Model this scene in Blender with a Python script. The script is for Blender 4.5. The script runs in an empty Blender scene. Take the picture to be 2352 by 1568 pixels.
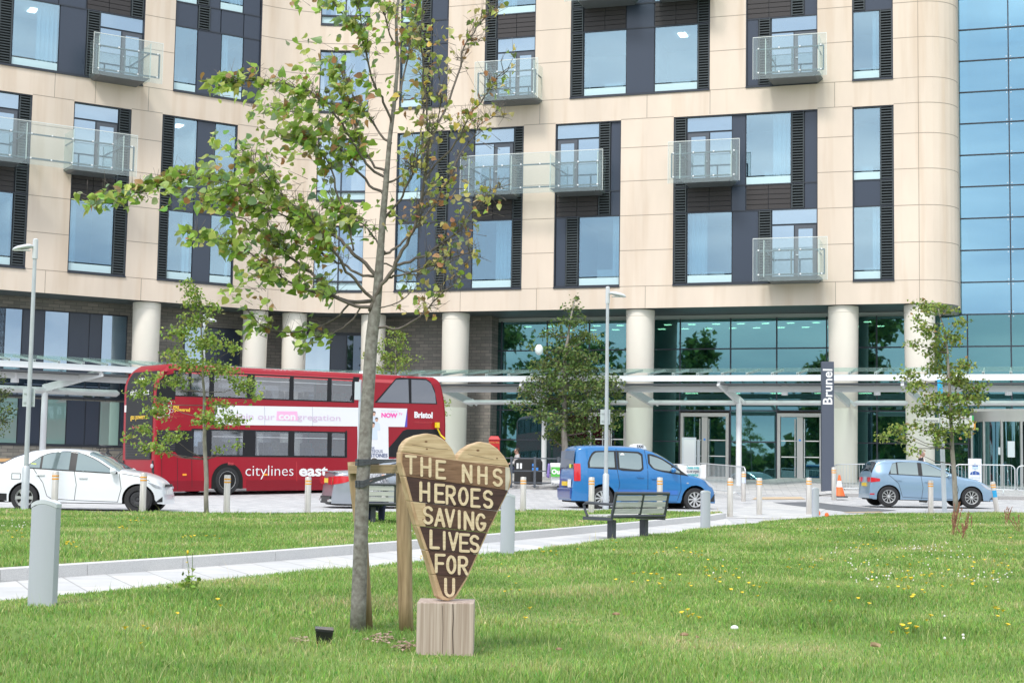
import bpy, bmesh, math, random
import numpy as np
from mathutils import Vector, Matrix
random.seed(7); rng = np.random.default_rng(7)
scene = bpy.context.scene
COL = scene.collection
R = math.radians
# ------------------------------------------------------------------ camera
F_PX, CAM_H, PITCH, ROLL = 3500.0, 1.12, math.atan(302/3500.0), 0.0167
_c, _s, _cr, _sr = math.cos(PITCH), math.sin(PITCH), math.cos(ROLL), math.sin(ROLL)
FWD = Vector((0, _c, _s)); _R0 = Vector((1, 0, 0)); _U0 = Vector((0, -_s, _c))
RGT = _R0*_cr + _U0*_sr; UPV = _U0*_cr - _R0*_sr
cam_d = bpy.data.cameras.new('camera'); cam = bpy.data.objects.new('camera', cam_d); COL.objects.link(cam)
cam_d.sensor_width = 36; cam_d.lens = 36*F_PX/2352; cam_d.clip_start = .1; cam_d.clip_end = 2000
cam.matrix_world = Matrix(((RGT.x, UPV.x, -FWD.x, 0), (RGT.y, UPV.y, -FWD.y, 0), (RGT.z, UPV.z, -FWD.z, CAM_H), (0, 0, 0, 1)))
scene.camera = cam
# ------------------------------------------------------------------ light
SUN_EL, SUN_AZ = R(52), R(205)          # behind the camera, a little to the left; light cloud
w = bpy.data.worlds.new('World'); scene.world = w; w.use_nodes = True
nt = w.node_tree; nt.nodes.clear()
sky = nt.nodes.new('ShaderNodeTexSky'); sky.sky_type = 'NISHITA'; sky.sun_disc = False
sky.sun_elevation = SUN_EL; sky.sun_rotation = SUN_AZ; sky.dust_density = 2.5; sky.air_density = 1.0
hs = nt.nodes.new('ShaderNodeHueSaturation'); hs.inputs['Saturation'].default_value = .42
tc = nt.nodes.new('ShaderNodeTexCoord'); mp = nt.nodes.new('ShaderNodeMapping'); mp.inputs['Scale'].default_value = (2.0, 2.0, 8.5)
nz = nt.nodes.new('ShaderNodeTexNoise'); nz.inputs['Scale'].default_value = 1.6; nz.inputs['Detail'].default_value = 6
cr = nt.nodes.new('ShaderNodeValToRGB'); cr.color_ramp.elements[0].position = .38; cr.color_ramp.elements[1].position = .68
mx = nt.nodes.new('ShaderNodeMix'); mx.data_type = 'RGBA'
cr.color_ramp.elements[0].color = (5.6, 6.9, 8.9, 1); cr.color_ramp.elements[1].color = (15.5, 15.8, 16.2, 1)
bg = nt.nodes.new('ShaderNodeBackground'); bg.inputs['Strength'].default_value = .080
ow = nt.nodes.new('ShaderNodeOutputWorld'); L = nt.links.new
L(tc.outputs['Generated'], mp.inputs[0]); L(mp.outputs[0], nz.inputs['Vector']); L(nz.outputs['Fac'], cr.inputs[0])
mx.inputs['Factor'].default_value = .78; L(cr.outputs[0], mx.inputs['B'])
L(sky.outputs[0], hs.inputs['Color']); L(hs.outputs[0], mx.inputs['A']); L(mx.outputs['Result'], bg.inputs[0]); L(bg.outputs[0], ow.inputs[0])
sun_d = bpy.data.lights.new('sun', 'SUN'); sun_d.energy = 1.5; sun_d.angle = R(11); sun_d.color = (1, .965, .91)
sun = bpy.data.objects.new('sun', sun_d); COL.objects.link(sun)
_sd = Vector((math.sin(SUN_AZ)*math.cos(SUN_EL), math.cos(SUN_AZ)*math.cos(SUN_EL), math.sin(SUN_EL)))
sun.rotation_euler = (-_sd).to_track_quat('-Z', 'Y').to_euler()
scene.view_settings.view_transform = 'Standard'; scene.view_settings.look = 'None'
scene.view_settings.exposure = 0.90; scene.view_settings.gamma = 1
# ------------------------------------------------------------------ picture measurements -> real positions
def ray(px, py):
    return FWD + RGT*((px-1176)/F_PX) + UPV*((784-py)/F_PX)
def atY(px, py, Y):
    d = ray(px, py); t = Y/d.y; return Vector((d.x*t, Y, CAM_H+d.z*t))
def hitline(px, py, A, B):
    d = ray(px, py); ex, ey = B[0]-A[0], B[1]-A[1]
    det = -d.x*ey + ex*d.y; t = (-A[0]*ey + ex*A[1])/det; k = (d.x*A[1]-d.y*A[0])/det
    return k*math.hypot(ex, ey), CAM_H+d.z*t
def smooth(a, b, x):
    t = min(1, max(0, (x-a)/(b-a))); return t*t*(3-2*t)
def terrain(x, y):
    """height of the paved ground: level at the camera, rising gently to the building"""
    y2 = min(y, 66)
    q = .09*smooth(20, 35, y2)
    if y2 > 35: q += .006*(y2-35) + .004*max(-6, min(26, x+8))*smooth(35, 40, y2)
    if y2 > 48: q += .0025*(y2-48)**2
    return min(q, .62) + max(0, min(1, (q-.62)/.5))*.38
def onground(px, py, off=0.0):
    d = ray(px, py); t = 5.0
    while t < 90:
        p = d*t
        if CAM_H+p.z <= terrain(p.x, p.y)+off: break
        t += .02
    p = d*t; return Vector((p.x, p.y, terrain(p.x, p.y)+off))
# ------------------------------------------------------------------ materials
MATS = {}
def mat(name, col, rough=.6, metal=0., spec=.5, var=0., vscale=6., bump=0., bscale=40., coat=0., emit=None, stretch=None, col2=None):
    if name in MATS: return MATS[name]
    m = bpy.data.materials.new(name); m.use_nodes = True; n = m.node_tree.nodes; l = m.node_tree.links.new
    b = n['Principled BSDF']
    b.inputs['Roughness'].default_value = rough; b.inputs['Metallic'].default_value = metal
    b.inputs['Specular IOR Level'].default_value = spec; b.inputs['Coat Weight'].default_value = coat
    b.inputs['Coat Roughness'].default_value = .05
    c = (*col, 1)
    t = n.new('ShaderNodeTexCoord'); mpn = n.new('ShaderNodeMapping'); l(t.outputs['Object'], mpn.inputs[0])
    if stretch: mpn.inputs['Scale'].default_value = stretch
    if var > 0 or col2:
        z = n.new('ShaderNodeTexNoise'); z.inputs['Scale'].default_value = vscale; z.inputs['Detail'].default_value = 5
        l(mpn.outputs[0], z.inputs['Vector'])
        rp = n.new('ShaderNodeValToRGB'); rp.color_ramp.elements[0].position = .3; rp.color_ramp.elements[1].position = .7
        if col2: rp.color_ramp.elements[0].color = c; rp.color_ramp.elements[1].color = (*col2, 1)
        else:
            rp.color_ramp.elements[0].color = (*[x*(1-var) for x in col], 1); rp.color_ramp.elements[1].color = (*[min(1, x*(1+var)) for x in col], 1)
        l(z.outputs['Fac'], rp.inputs[0]); l(rp.outputs[0], b.inputs['Base Color'])
    else: b.inputs['Base Color'].default_value = c
    if bump > 0:
        z2 = n.new('ShaderNodeTexNoise'); z2.inputs['Scale'].default_value = bscale; l(mpn.outputs[0], z2.inputs['Vector'])
        bp = n.new('ShaderNodeBump'); bp.inputs['Strength'].default_value = bump; l(z2.outputs['Fac'], bp.inputs['Height']); l(bp.outputs[0], b.inputs['Normal'])
    if emit: b.inputs['Emission Color'].default_value = (*emit[:3], 1); b.inputs['Emission Strength'].default_value = emit[3]
    MATS[name] = m; return m
def glassmat(name, tint, base, fac, rough=.02, wav=.0):
    """coated pane: mirror of the sky over a dark interior, stronger at grazing angles"""
    if name in MATS: return MATS[name]
    m = bpy.data.materials.new(name); m.use_nodes = True; n = m.node_tree.nodes; l = m.node_tree.links.new; n.clear()
    o = n.new('ShaderNodeOutputMaterial'); mx = n.new('ShaderNodeMixShader'); g = n.new('ShaderNodeBsdfGlossy'); d = n.new('ShaderNodeBsdfDiffuse')
    g.inputs['Color'].default_value = (*tint, 1); g.inputs['Roughness'].default_value = rough
    d.inputs['Color'].default_value = (*base, 1)
    fr = n.new('ShaderNodeFresnel'); fr.inputs['IOR'].default_value = 1.5
    ma = n.new('ShaderNodeMath'); ma.operation = 'ADD'; ma.inputs[1].default_value = fac; ma.use_clamp = True
    l(fr.outputs[0], ma.inputs[0]); l(ma.outputs[0], mx.inputs[0]); l(d.outputs[0], mx.inputs[1]); l(g.outputs[0], mx.inputs[2]); l(mx.outputs[0], o.inputs[0])
    if wav > 0:
        t = n.new('ShaderNodeTexCoord'); z = n.new('ShaderNodeTexNoise'); z.inputs['Scale'].default_value = .7; l(t.outputs['Object'], z.inputs['Vector'])
        bp = n.new('ShaderNodeBump'); bp.inputs['Strength'].default_value = wav; bp.inputs['Distance'].default_value = .1
        l(z.outputs['Fac'], bp.inputs['Height']); l(bp.outputs[0], g.inputs['Normal'])
    MATS[name] = m; return m
def clearglass(name, tint, refl, opac, dcol):
    """see-through sheet: mostly transparent, a little diffuse haze and mirror"""
    if name in MATS: return MATS[name]
    m = bpy.data.materials.new(name); m.use_nodes = True; n = m.node_tree.nodes; l = m.node_tree.links.new; n.clear()
    o = n.new('ShaderNodeOutputMaterial'); t = n.new('ShaderNodeBsdfTransparent'); t.inputs[0].default_value = (*tint, 1)
    d = n.new('ShaderNodeBsdfDiffuse'); d.inputs[0].default_value = (*dcol, 1); g = n.new('ShaderNodeBsdfGlossy'); g.inputs['Roughness'].default_value = .03
    a = n.new('ShaderNodeMixShader'); a.inputs[0].default_value = opac; l(t.outputs[0], a.inputs[1]); l(d.outputs[0], a.inputs[2])
    b = n.new('ShaderNodeMixShader'); b.inputs[0].default_value = refl; l(a.outputs[0], b.inputs[1]); l(g.outputs[0], b.inputs[2]); l(b.outputs[0], o.inputs[0])
    MATS[name] = m; return m
# ------------------------------------------------------------------ mesh helpers
frg = lambda a, c, n: [a+(c-a)*i/n for i in range(n+1)]
class MB:
    def __init__(self): self.v = []; self.f = []
    def add(self, vs, fs):
        o = len(self.v); self.v += [tuple(p) for p in vs]; self.f += [tuple(i+o for i in f) for f in fs]; return self
    def quad(self, a, b, c, d): return self.add([a, b, c, d], [(0, 1, 2, 3)])
    def box(self, x0, x1, y0, y1, z0, z1):
        return self.hexa([(x0, y0, z0), (x1, y0, z0), (x1, y1, z0), (x0, y1, z0)], [(x0, y0, z1), (x1, y0, z1), (x1, y1, z1), (x0, y1, z1)])
    def hexa(self, lo, hi):
        return self.add(list(lo)+list(hi), [(3, 2, 1, 0), (4, 5, 6, 7), (0, 1, 5, 4), (1, 2, 6, 5), (2, 3, 7, 6), (3, 0, 4, 7)])
    def bar(self, p0, p1, wd, ht, up=(0, 0, 1)):
        p0, p1, up = Vector(p0), Vector(p1), Vector(up); d = (p1-p0).normalized(); s = d.cross(up)
        if s.length < 1e-4: s = d.cross(Vector((1, 0, 0)))
        s = s.normalized()*wd/2; u = s.cross(d).normalized()*ht/2
        return self.hexa([p0-s-u, p0+s-u, p0+s+u, p0-s+u], [p1-s-u, p1+s-u, p1+s+u, p1-s+u])
    def tube(self, pts, rad, n=8, cap=True):
        pts = [Vector(p) for p in pts]; k = len(pts); rs = rad if hasattr(rad, '__len__') else [rad]*k
        o = len(self.v); ref = None
        for i, p in enumerate(pts):
            d = (pts[min(i+1, k-1)]-pts[max(i-1, 0)]).normalized()
            if ref is None: ref = d.cross(Vector((0, 0, 1))) if abs(d.z) < .95 else d.cross(Vector((1, 0, 0)))
            ref = (ref - d*ref.dot(d)).normalized(); b = d.cross(ref)
            for j in range(n):
                a = 2*math.pi*j/n; self.v.append(tuple(p+(ref*math.cos(a)+b*math.sin(a))*rs[i]))
        for i in range(k-1):
            for j in range(n):
                a, b2 = o+i*n+j, o+i*n+(j+1) % n; self.f.append((a, b2, b2+n, a+n))
        if cap: self.f.append(tuple(o+j for j in reversed(range(n)))); self.f.append(tuple(o+(k-1)*n+j for j in range(n)))
        return self
    def lathe(self, prof, n=24, c=(0, 0, 0), axis='z', cap=True):
        o = len(self.v)
        for r_, h in prof:
            for j in range(n):
                a = 2*math.pi*j/n; x, y = r_*math.cos(a), r_*math.sin(a)
                q = (x, y, h) if axis == 'z' else ((x, h, y) if axis == 'y' else (h, x, y))
                self.v.append((q[0]+c[0], q[1]+c[1], q[2]+c[2]))
        for i in range(len(prof)-1):
            for j in range(n):
                a, b = o+i*n+j, o+i*n+(j+1) % n; self.f.append((a, b, b+n, a+n))
        if cap: self.f.append(tuple(o+j for j in range(n))); self.f.append(tuple(o+(len(prof)-1)*n+j for j in range(n)))
        return self
    def prism(self, poly, fr, bk):
        """polygon points mapped by fr() to the front and bk() to the back, capped and walled"""
        n = len(poly); o = len(self.v); self.v += [tuple(fr(p)) for p in poly]+[tuple(bk(p)) for p in poly]
        self.f.append(tuple(range(o, o+n))); self.f.append(tuple(o+n+i for i in reversed(range(n))))
        for i in range(n): j = (i+1) % n; self.f.append((o+j, o+i, o+n+i, o+n+j))
        return self
    def grid(self, fn, us, vs):
        o = len(self.v); nv = len(vs)
        for u in us:
            for v_ in vs: self.v.append(tuple(fn(u, v_)))
        for i in range(len(us)-1):
            for j in range(nv-1): a = o+i*nv+j; self.f.append((a, a+nv, a+nv+1, a+1))
        return self
    def mesh(self, name, m=None, smooth_=False, org=None, bevel=0):
        me = bpy.data.meshes.new(name); vs = self.v
        if org is not None: vs = [(a-org[0], b-org[1], c-org[2]) for a, b, c in vs]
        me.from_pydata(vs, [], self.f); me.update()
        bm = bmesh.new(); bm.from_mesh(me); bmesh.ops.recalc_face_normals(bm, faces=bm.faces)
        if bevel > 0:
            es = [e for e in bm.edges if len(e.link_faces) == 2 and e.calc_face_angle(0) > .6]
            bmesh.ops.bevel(bm, geom=es, offset=bevel, segments=2, affect='EDGES', profile=.6)
        bm.to_mesh(me); bm.free()
        if m: me.materials.append(m)
        if smooth_:
            me.polygons.foreach_set('use_smooth', [True]*len(me.polygons))
            if smooth_ != 'all': me.set_sharp_from_angle(angle=R(38))
        return me
    def build(self, name, m, parent=None, smooth_=False, world=False, bevel=0):
        org = None
        if world and parent is not None:
            org = Vector((0, 0, 0)); q = parent
            while q is not None: org = org+q.location; q = q.parent
        o = bpy.data.objects.new(name, self.mesh(name, m, smooth_, org, bevel)); COL.objects.link(o)
        if parent is not None: o.parent = parent
        return o
def tag(o, label=None, cat=None, group=None, kind=None):
    for k, v in (('label', label), ('category', cat), ('group', group), ('kind', kind)):
        if v: o[k] = v
    return o
def thing(name, loc, label, cat, group=None, rz=0, rx=0):
    o = bpy.data.objects.new(name, None); o.empty_display_size = .2; COL.objects.link(o); o.location = loc; o.rotation_euler = (rx, 0, rz)
    return tag(o, label, cat, group)
def copy_tree(o, parent=None):
    c = o.copy(); COL.objects.link(c); c.parent = parent
    for ch in o.children: copy_tree(ch, c)
    return c
def text_mb(s, size, bold=0., align='CENTER', extr=.002, shear=0., xs=1.):
    cu = bpy.data.curves.new('t', 'FONT'); cu.body = s; cu.size = size; cu.offset = bold; cu.align_x = align; cu.extrude = extr; cu.shear = shear; cu.resolution_u = 3
    ob = bpy.data.objects.new('t', cu); COL.objects.link(ob); bpy.context.view_layer.update()
    me = ob.to_mesh(); b = MB(); b.add([(v.co.x*xs, v.co.y, v.co.z) for v in me.vertices], [tuple(p.vertices) for p in me.polygons])
    ob.to_mesh_clear(); bpy.data.objects.remove(ob); bpy.data.curves.remove(cu); return b
def xform(b, fn): b.v = [tuple(fn(*p)) for p in b.v]; return b
# ------------------------------------------------------------------ facade plan
RA, RB = Vector((-.57, 67.45)), Vector((16.63, 61.82)); RD = (RB-RA).normalized()
LA, LB = Vector((-21.14, 62.43)), Vector((-11.85, 68.38)); LD = (LB-LA).normalized()
UL1, UR0, UR1 = 11.6, -5.72, 18.1
P_L1 = LA+LD*UL1; P_R0 = RA+RD*UR0
def nrm(d): return Vector((d.y, -d.x))
NL, NR = nrm(LD), nrm(RD)
_k = np.linalg.solve(np.array([[LD.x, -RD.x], [LD.y, -RD.y]]), np.array([RA.x-LA.x, RA.y-LA.y])); PC = LA+LD*float(_k[0])
def bez(t): return P_L1*(1-t)**2 + PC*2*t*(1-t) + P_R0*t*t
def bezn(t): return nrm(((PC-P_L1)*(1-t) + (P_R0-PC)*t).normalized())
CR = 1.5                                            # rounded stone corner
CC = RA+RD*UR1-NR*CR; PH = 3.06
def plan(seg, u, out=0.):
    """segment + running length (m) -> plan point; out = distance in front of the stone face"""
    if seg == 'L': p = LA+LD*u; n = NL
    elif seg == 'R': p = RA+RD*u; n = NR
    elif seg == 'M': p = bez(u); n = bezn(u)
    else:                                            # 'C': arc then the straight return
        arc = math.pi/2*CR
        if u < arc:
            a = u/CR; n = NR*math.cos(a)+RD*math.sin(a); p = CC+n*CR
        else: n = RD.copy(); p = CC+RD*CR-NR*(u-arc)
    q = p+n*out; return (q.x, q.y)
def P3(seg, u, z, out=0.): a = plan(seg, u, out); return (a[0], a[1], z)
def UL(px, py, off=0): return hitline(px, py, LA-NL*off, LB-NL*off)[0]
def UR(px, py, off=0): return hitline(px, py, RA-NR*off, RB-NR*off)[0]
U_ = {'L': UL, 'R': UR}
def um(px, py):
    """curved middle: bezier parameter seen at this measurement"""
    d = ray(px, py); best = min(range(401), key=lambda i: abs(bez(i/400).x*d.y - bez(i/400).y*d.x)); return best/400
SOFF, TOP = 8.3, 26.0
Zb = {'F1': (9.37, 12.40), 'S2': (12.43, 13.50), 'F2': (13.53, 16.56), 'F3': (17.82, 20.70), 'S4': (20.73, 21.80), 'F4': (21.83, 24.9)}
stone = mat('pale_stone', (.69, .575, .475), .75, var=.085, vscale=.55, bump=.05, bscale=60, stretch=(1, 1, .35))
_n = stone.node_tree.nodes; _l = stone.node_tree.links.new; _b = _n['Principled BSDF']; _src = _b.inputs['Base Color'].links[0].from_socket
_tc = _n.new('ShaderNodeTexCoord'); _mp = _n.new('ShaderNodeMapping'); _mp.inputs['Scale'].default_value = (1.5, 1.5, .10); _z = _n.new('ShaderNodeTexNoise'); _z.inputs['Scale'].default_value = 1.3; _z.inputs['Detail'].default_value = 7
_r = _n.new('ShaderNodeValToRGB'); _r.color_ramp.elements[0].position = .50; _r.color_ramp.elements[0].color = (1, 1, 1, 1); _r.color_ramp.elements[1].position = .74; _r.color_ramp.elements[1].color = (.89, .84, .78, 1)
_m = _n.new('ShaderNodeMix'); _m.data_type = 'RGBA'; _m.blend_type = 'MULTIPLY'; _m.inputs['Factor'].default_value = 1
_l(_tc.outputs['Object'], _mp.inputs[0]); _l(_mp.outputs[0], _z.inputs['Vector']); _l(_z.outputs['Fac'], _r.inputs[0]); _l(_src, _m.inputs['A']); _l(_r.outputs[0], _m.inputs['B']); _l(_m.outputs['Result'], _b.inputs['Base Color'])
joint = mat('stone_joint', (.33, .27, .22), .9)  # darker colour of the joints between the stone panels
frame_m = mat('charcoal_frame', (.028, .034, .048), .45)
panel_m = mat('charcoal_panel', (.031, .043, .069), .32, spec=.6)
louv_m = mat('dark_louvre', (.050, .062, .068), .5)
dark_m = mat('black_void', (.008, .010, .012), .8)
plank_m = mat('brown_cladding', (.035, .029, .029), .55)
frost_m = mat('frosted_glass', (.50, .66, .70), .25, spec=.6)
pane_m = clearglass('window_glass', (.68, .82, .87), .27, .05, (.04, .10, .16)); panec_m = glassmat('window_glass_curved', (.72, .88, 1.0), (.06, .11, .16), .36, .015, .02)
for nd in pane_m.node_tree.nodes:
    if nd.type == 'BSDF_GLOSSY': nd.inputs['Color'].default_value = (.74, .92, 1.0, 1); nd.inputs['Roughness'].default_value = .01
paneg_m = glassmat('entrance_glass', (.42, .72, .78), (.004, .040, .040), .33, .012, .015)
paneb_m = glassmat('atrium_glass', (.55, .80, .98), (.02, .085, .14), .46, .012, .02)
bal_m = clearglass('balcony_glass', (.94, .975, .965), .06, .055, (.55, .66, .64))
rail_m = mat('balcony_rail', (.13, .17, .19), .4, metal=.3)
chrome = mat('bright_metal', (.75, .76, .76), .25, metal=.9)
white_m = mat('white_paint', (.74, .75, .76), .4)
ground_items = []
hosp = thing('hospital_building', (0, 66, 0), 'large pale stone hospital block with dark window bays and glass balconies', 'building')
# ---- bays: (seg, floor, list of items); item = (type, pxL, pxR, py)
BAYS = [
 ('R', 1958, 2053.5, 440, 9.3, 16.6, [('F1', 560, 'w1960-2021 l2022.5-2052'), ('S2', 440, 'p1960-2021 l2022.5-2052'), ('F2', 320, 'w1960-2020.5 l2022-2052')]),
 ('R', 1957, 2051, 90, 17.75, 25, [('F3', 90, 'w1958-2018.5 l2021-2049.5'), ('S4', 10, 'l1957.5-1985 p1987-2049'), ('F4', -60, 'l1957.5-1985 w1987-2049')]),
 ('R', 1546, 1878, 450, 9.3, 16.6, [('F2', 330, 'l1548-1575 a1578-1679.5 p1681.5-1711 w1713.5-1815 l1818-1845.5 p1848-1876.5'),
    ('S2', 450, 'l1548-1575 b1578-1678 p1680-1711 b1713.5-1815 l1818-1845.5 p1848-1876.5'), ('F1', 570, 'l1548-1575 w1578-1679 p1682-1740 l1742.5-1770 d1773-1876.5')]),
 ('R', 1713, 1877.5, 110, 17.75, 25, [('F3', 110, 'p1714-1740 l1742.5-1768.5 d1772-1876'), ('S4', 10, 'b1714-1815 l1818-1845 p1848-1876'), ('F4', -60, 'w1714-1815 l1818-1845 p1848-1876')]),
 ('R', 1310, 1630.5, 140, 17.75, 25, [('F3', 140, 'l1312.5-1338 w1341-1436 p1438.5-1501 w1503.5-1600 l1602.5-1629'), ('S4', 40, 'l1312.5-1338 b1341-1436 p1438.5-1501 b1503.5-1600 l1602.5-1629'), ('F4', -50, 'l1312.5-1338 a1341-1436 p1438.5-1501 d1503.5-1600 l1602.5-1629')]),
 ('R', 1273.5, 1424.8, 470, 9.3, 16.6, [('F2', 380, 'a1278-1373 l1375.5-1400 p1402.5-1424.5'), ('S2', 470, 'b1276.5-1371 l1374-1400 p1402.5-1423.5'), ('F1', 580, 'p1275-1297 l1299-1326 w1329-1422.5')]),
 ('R', 908.5, 1200.5, 480, 9.3, 16.6, [('F2', 380, 'w912-964 p966.5-1002 l1004-1027 p1031-1086 d1089-1177 l1180-1200.5'), ('S2', 470, 'p911-958 p963-1000 l1001.5-1024 p1028-1083 b1086-1174 l1177-1199'), ('F1', 580, 'w909-956 p960-997 l999-1020 p1024-1081 w1083.5-1172 l1174.5-1197')]),
 ('R', 918, 1028.5, 160, 17.75, 25, [('F3', 160, 'w920-967 l969-990 p992-1027'), ('S4', 80, 'p921-967 l969-990 p992-1027'), ('F4', 0, 'w922-967 l969-990 p992-1027')]),
 ('R', 1113, 1229.5, 130, 17.75, 25, [('F3', 130, 'l1114-1139 d1142-1228.5'), ('S4', 60, 'l1114-1139 b1142-1229'), ('F4', 0, 'l1114-1139 w1142-1229')]),
 ('L', -150, 331.5, 110, 17.75, 25, [('F3', 110, 'w-110--8 l-3-26 w30-135 p137.5-198 l200.5-229 d231.5-330'), ('S4', 10, 'p-110--8 l-3-26 p30-135 p137.5-199 b203-302 l305-331'), ('F4', -60, 'w-110--8 l-3-26 w30-135 p137.5-199 d203-302 l305-331')]),
 ('L', 400.5, 600.5, 120, 17.75, 25, [('F3', 120, 'w402.5-453.5 p456-509 w511.5-559.5 p562-599.5'), ('S4', 30, 'p404-456 l458.5-484 p486-509 p511.5-562 p564-601.5'), ('F4', -50, 'w404-456 l458.5-484 p486-509 w511.5-562 p564-601.5')]),
 ('L', -150, 67.5, 400, 9.3, 16.6, [('F2', 300, 'p-140--70 d-64-41 l44-74'), ('S2', 400, 'p-140--78 b-72-34 l37-68'), ('F1', 520, 'p-150--90 w-84-28 l31-62')]),
 ('L', 163, 296.5, 420, 9.3, 16.6, [('F2', 310, 'd171-271 l274-302'), ('S2', 420, 'b165.5-266 l268.5-297'), ('F1', 540, 'w158.5-260 l262.5-290.5')]),
 ('L', 366.5, 541.5, 460, 9.3, 16.6, [('F2', 350, 'l374-399 w401.5-452 p454.5-494.5 w496.5-546'), ('S2', 460, 'l368-393 p395.5-446 p448.5-490 p492.5-541'), ('F1', 560, 'l361.5-386 w388-443 p445.5-484.5 w486.5-534.5')]),
]
def parse(s):
    out = []
    import re
    for tk in s.split():
        m_ = re.match(r'([a-z])(-?[\d.]+)-(-?[\d.]+)$', tk); out.append((m_.group(1), float(m_.group(2)), float(m_.group(3))))
    return out
REC = .16
openings = {'L': [], 'R': [], 'M': []}
def slab(b, seg, u0, u1, z0, z1, o0, o1):
    """box on the facade between two distances from the stone face (o1 nearer the camera)"""
    q = [plan(seg, u0, o0), plan(seg, u1, o0), plan(seg, u1, o1), plan(seg, u0, o1)]
    return b.hexa([(*p, z0) for p in q], [(*p, z1) for p in q])
def pane(name, m, seg, u0, u1, z0, z1, o, parent, th=.02):
    b = MB(); slab(b, seg, u0, u1, z0, z1, o-th, o); return b.build(name, m, parent, world=True)
room_m = mat('room_wall', (.58, .61, .63), .8); ceil_m = mat('room_ceiling', (.70, .70, .68), .8); cur_m = mat('curtain', (.66, .68, .70), .85); rlamp = mat('room_lamp', (1, 1, 1), .5, emit=(1, .93, .82, 5.))
def room(seg, u0, u1, z0, z1, par):
    """the ward behind a window: walls, ceiling, sometimes a curtain, a bed or a lit lamp"""
    D0, D1 = -REC-.11, -REC-random.uniform(2.6, 4.2); a, c = u0-random.uniform(.1, .9), u1+random.uniform(.1, .9); b = MB()
    b.quad(P3(seg, a, z0-.1, D1), P3(seg, c, z0-.1, D1), P3(seg, c, z1-.02, D1), P3(seg, a, z1-.02, D1))
    for u in (a, c): b.quad(P3(seg, u, z0-.1, D0), P3(seg, u, z1-.02, D0), P3(seg, u, z1-.02, D1), P3(seg, u, z0-.1, D1))
    b.quad(P3(seg, a, z0-.1, D0), P3(seg, c, z0-.1, D0), P3(seg, c, z0-.1, D1), P3(seg, a, z0-.1, D1)); rm = b.build('room', room_m, par, world=True)
    b = MB(); b.quad(P3(seg, a, z1-.03, D0), P3(seg, c, z1-.03, D0), P3(seg, c, z1-.03, D1), P3(seg, a, z1-.03, D1)); b.build('ceiling', ceil_m, rm, world=True)
    r_ = random.random(); w_ = u1-u0
    if r_ < .55 and w_ > .8:
        side = random.random() < .5; cw_ = w_*random.uniform(.16, .5); s0 = u0+.02 if side else u1-cw_-.02; n = 26; b = MB()
        b.grid(lambda u, z: P3(seg, s0+cw_*u, z, D0-.08-.035*math.sin(u*cw_*34)), frg(0, 1, n*2), [z0-.05, z1-.04]); b.build('curtain', cur_m, rm, world=True, smooth_='all')
    if random.random() < .45:
        b = MB(); x = u0+w_*random.uniform(.15, .5); zz = z0+random.uniform(.55, .8); slab(b, seg, x, x+min(.9, w_*.45), z0, zz, D0-1.2, D0-.6); b.build('cabinet', cur_m, rm, world=True)
    if random.random() < .30:
        b = MB(); x = u0+w_*random.uniform(.4, .7); slab(b, seg, x, x+.32, z1-.075, z1-.035, D0-1.5, D0-.9); b.build('lamp', rlamp, rm, world=True)
def fill(typ, seg, u0, u1, z0, z1, par, prev=-REC):
    if typ == 'w':
        room(seg, u0, u1, z0, z1, par); zf = z0+.34; pane('frosted_pane', frost_m, seg, u0, u1, z0, zf-.03, prev+.03, par); pane('pane', pane_m, seg, u0, u1, zf+.03, z1, prev+.03, par)
    elif typ == 'p': pane('dark_panel', panel_m, seg, u0, u1, z0, z1, prev+.045, par)
    elif typ == 'b':
        b = MB(); n = 5; h = (z1-z0)/n; um_ = (u0+u1)/2
        for i in range(n):
            for a, c in ((u0, um_-.012), (um_+.012, u1)): slab(b, seg, a, c, z0+i*h+.012, z0+(i+1)*h-.012, prev, prev+.05)
        b.build('cladding_boards', plank_m, par, world=True)
    elif typ == 'l':
        pane('louvre_back', dark_m, seg, u0, u1, z0, z1, prev+.012, par, .01)
        b = MB(); n = max(3, round((z1-z0)/.115)); h = (z1-z0)/n
        for i in range(n):
            q0, q1 = plan(seg, u0, prev+.02), plan(seg, u1, prev+.02); r0, r1 = plan(seg, u0, prev+.10), plan(seg, u1, prev+.10); zz = z0+i*h
            b.hexa([(*r0, zz+.015), (*r1, zz+.015), (*q1, zz+.045), (*q0, zz+.045)], [(*r0, zz+.055), (*r1, zz+.055), (*q1, zz+.085), (*q0, zz+.085)])
        slab(b, seg, u0-.005, u0+.03, z0, z1, prev, prev+.11); slab(b, seg, u1-.03, u1+.005, z0, z1, prev, prev+.11)
        b.build('louvre', louv_m, par, world=True)
    elif typ in 'ad':                                  # transom above a fixed light and a glazed door (a: door on the left, d: on the right)
        zt = z1-.62; pane('transom_pane', panec_m, seg, u0, u1, zt, z1, prev+.03, par)
        mid = u0+(u1-u0)*.5; lo = z0+.03
        du = (u0, mid) if typ == 'a' else (mid, u1); fu = (mid+.03, u1) if typ == 'a' else (u0, mid-.03)
        pane('pane', panec_m, seg, fu[0], fu[1], lo, zt-.08, prev+.03, par)
        d = MB(); slab(d, seg, du[0]+.02, du[1]-.02, lo, zt-.08, prev+.01, prev+.05); dr = d.build('balcony_door', mat('door_frame', (.085, .095, .115), .4), par, world=True)
        pane('door_pane', panec_m, seg, du[0]+.17, du[1]-.17, lo+.16, zt-.24, prev+.062, dr)
        hb = MB(); hx = du[1]-.12 if typ == 'a' else du[0]+.12; slab(hb, seg, hx-.05, hx+.05, lo+1.02, lo+1.06, prev+.05, prev+.11); hb.build('handle', chrome, dr, world=True)
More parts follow.
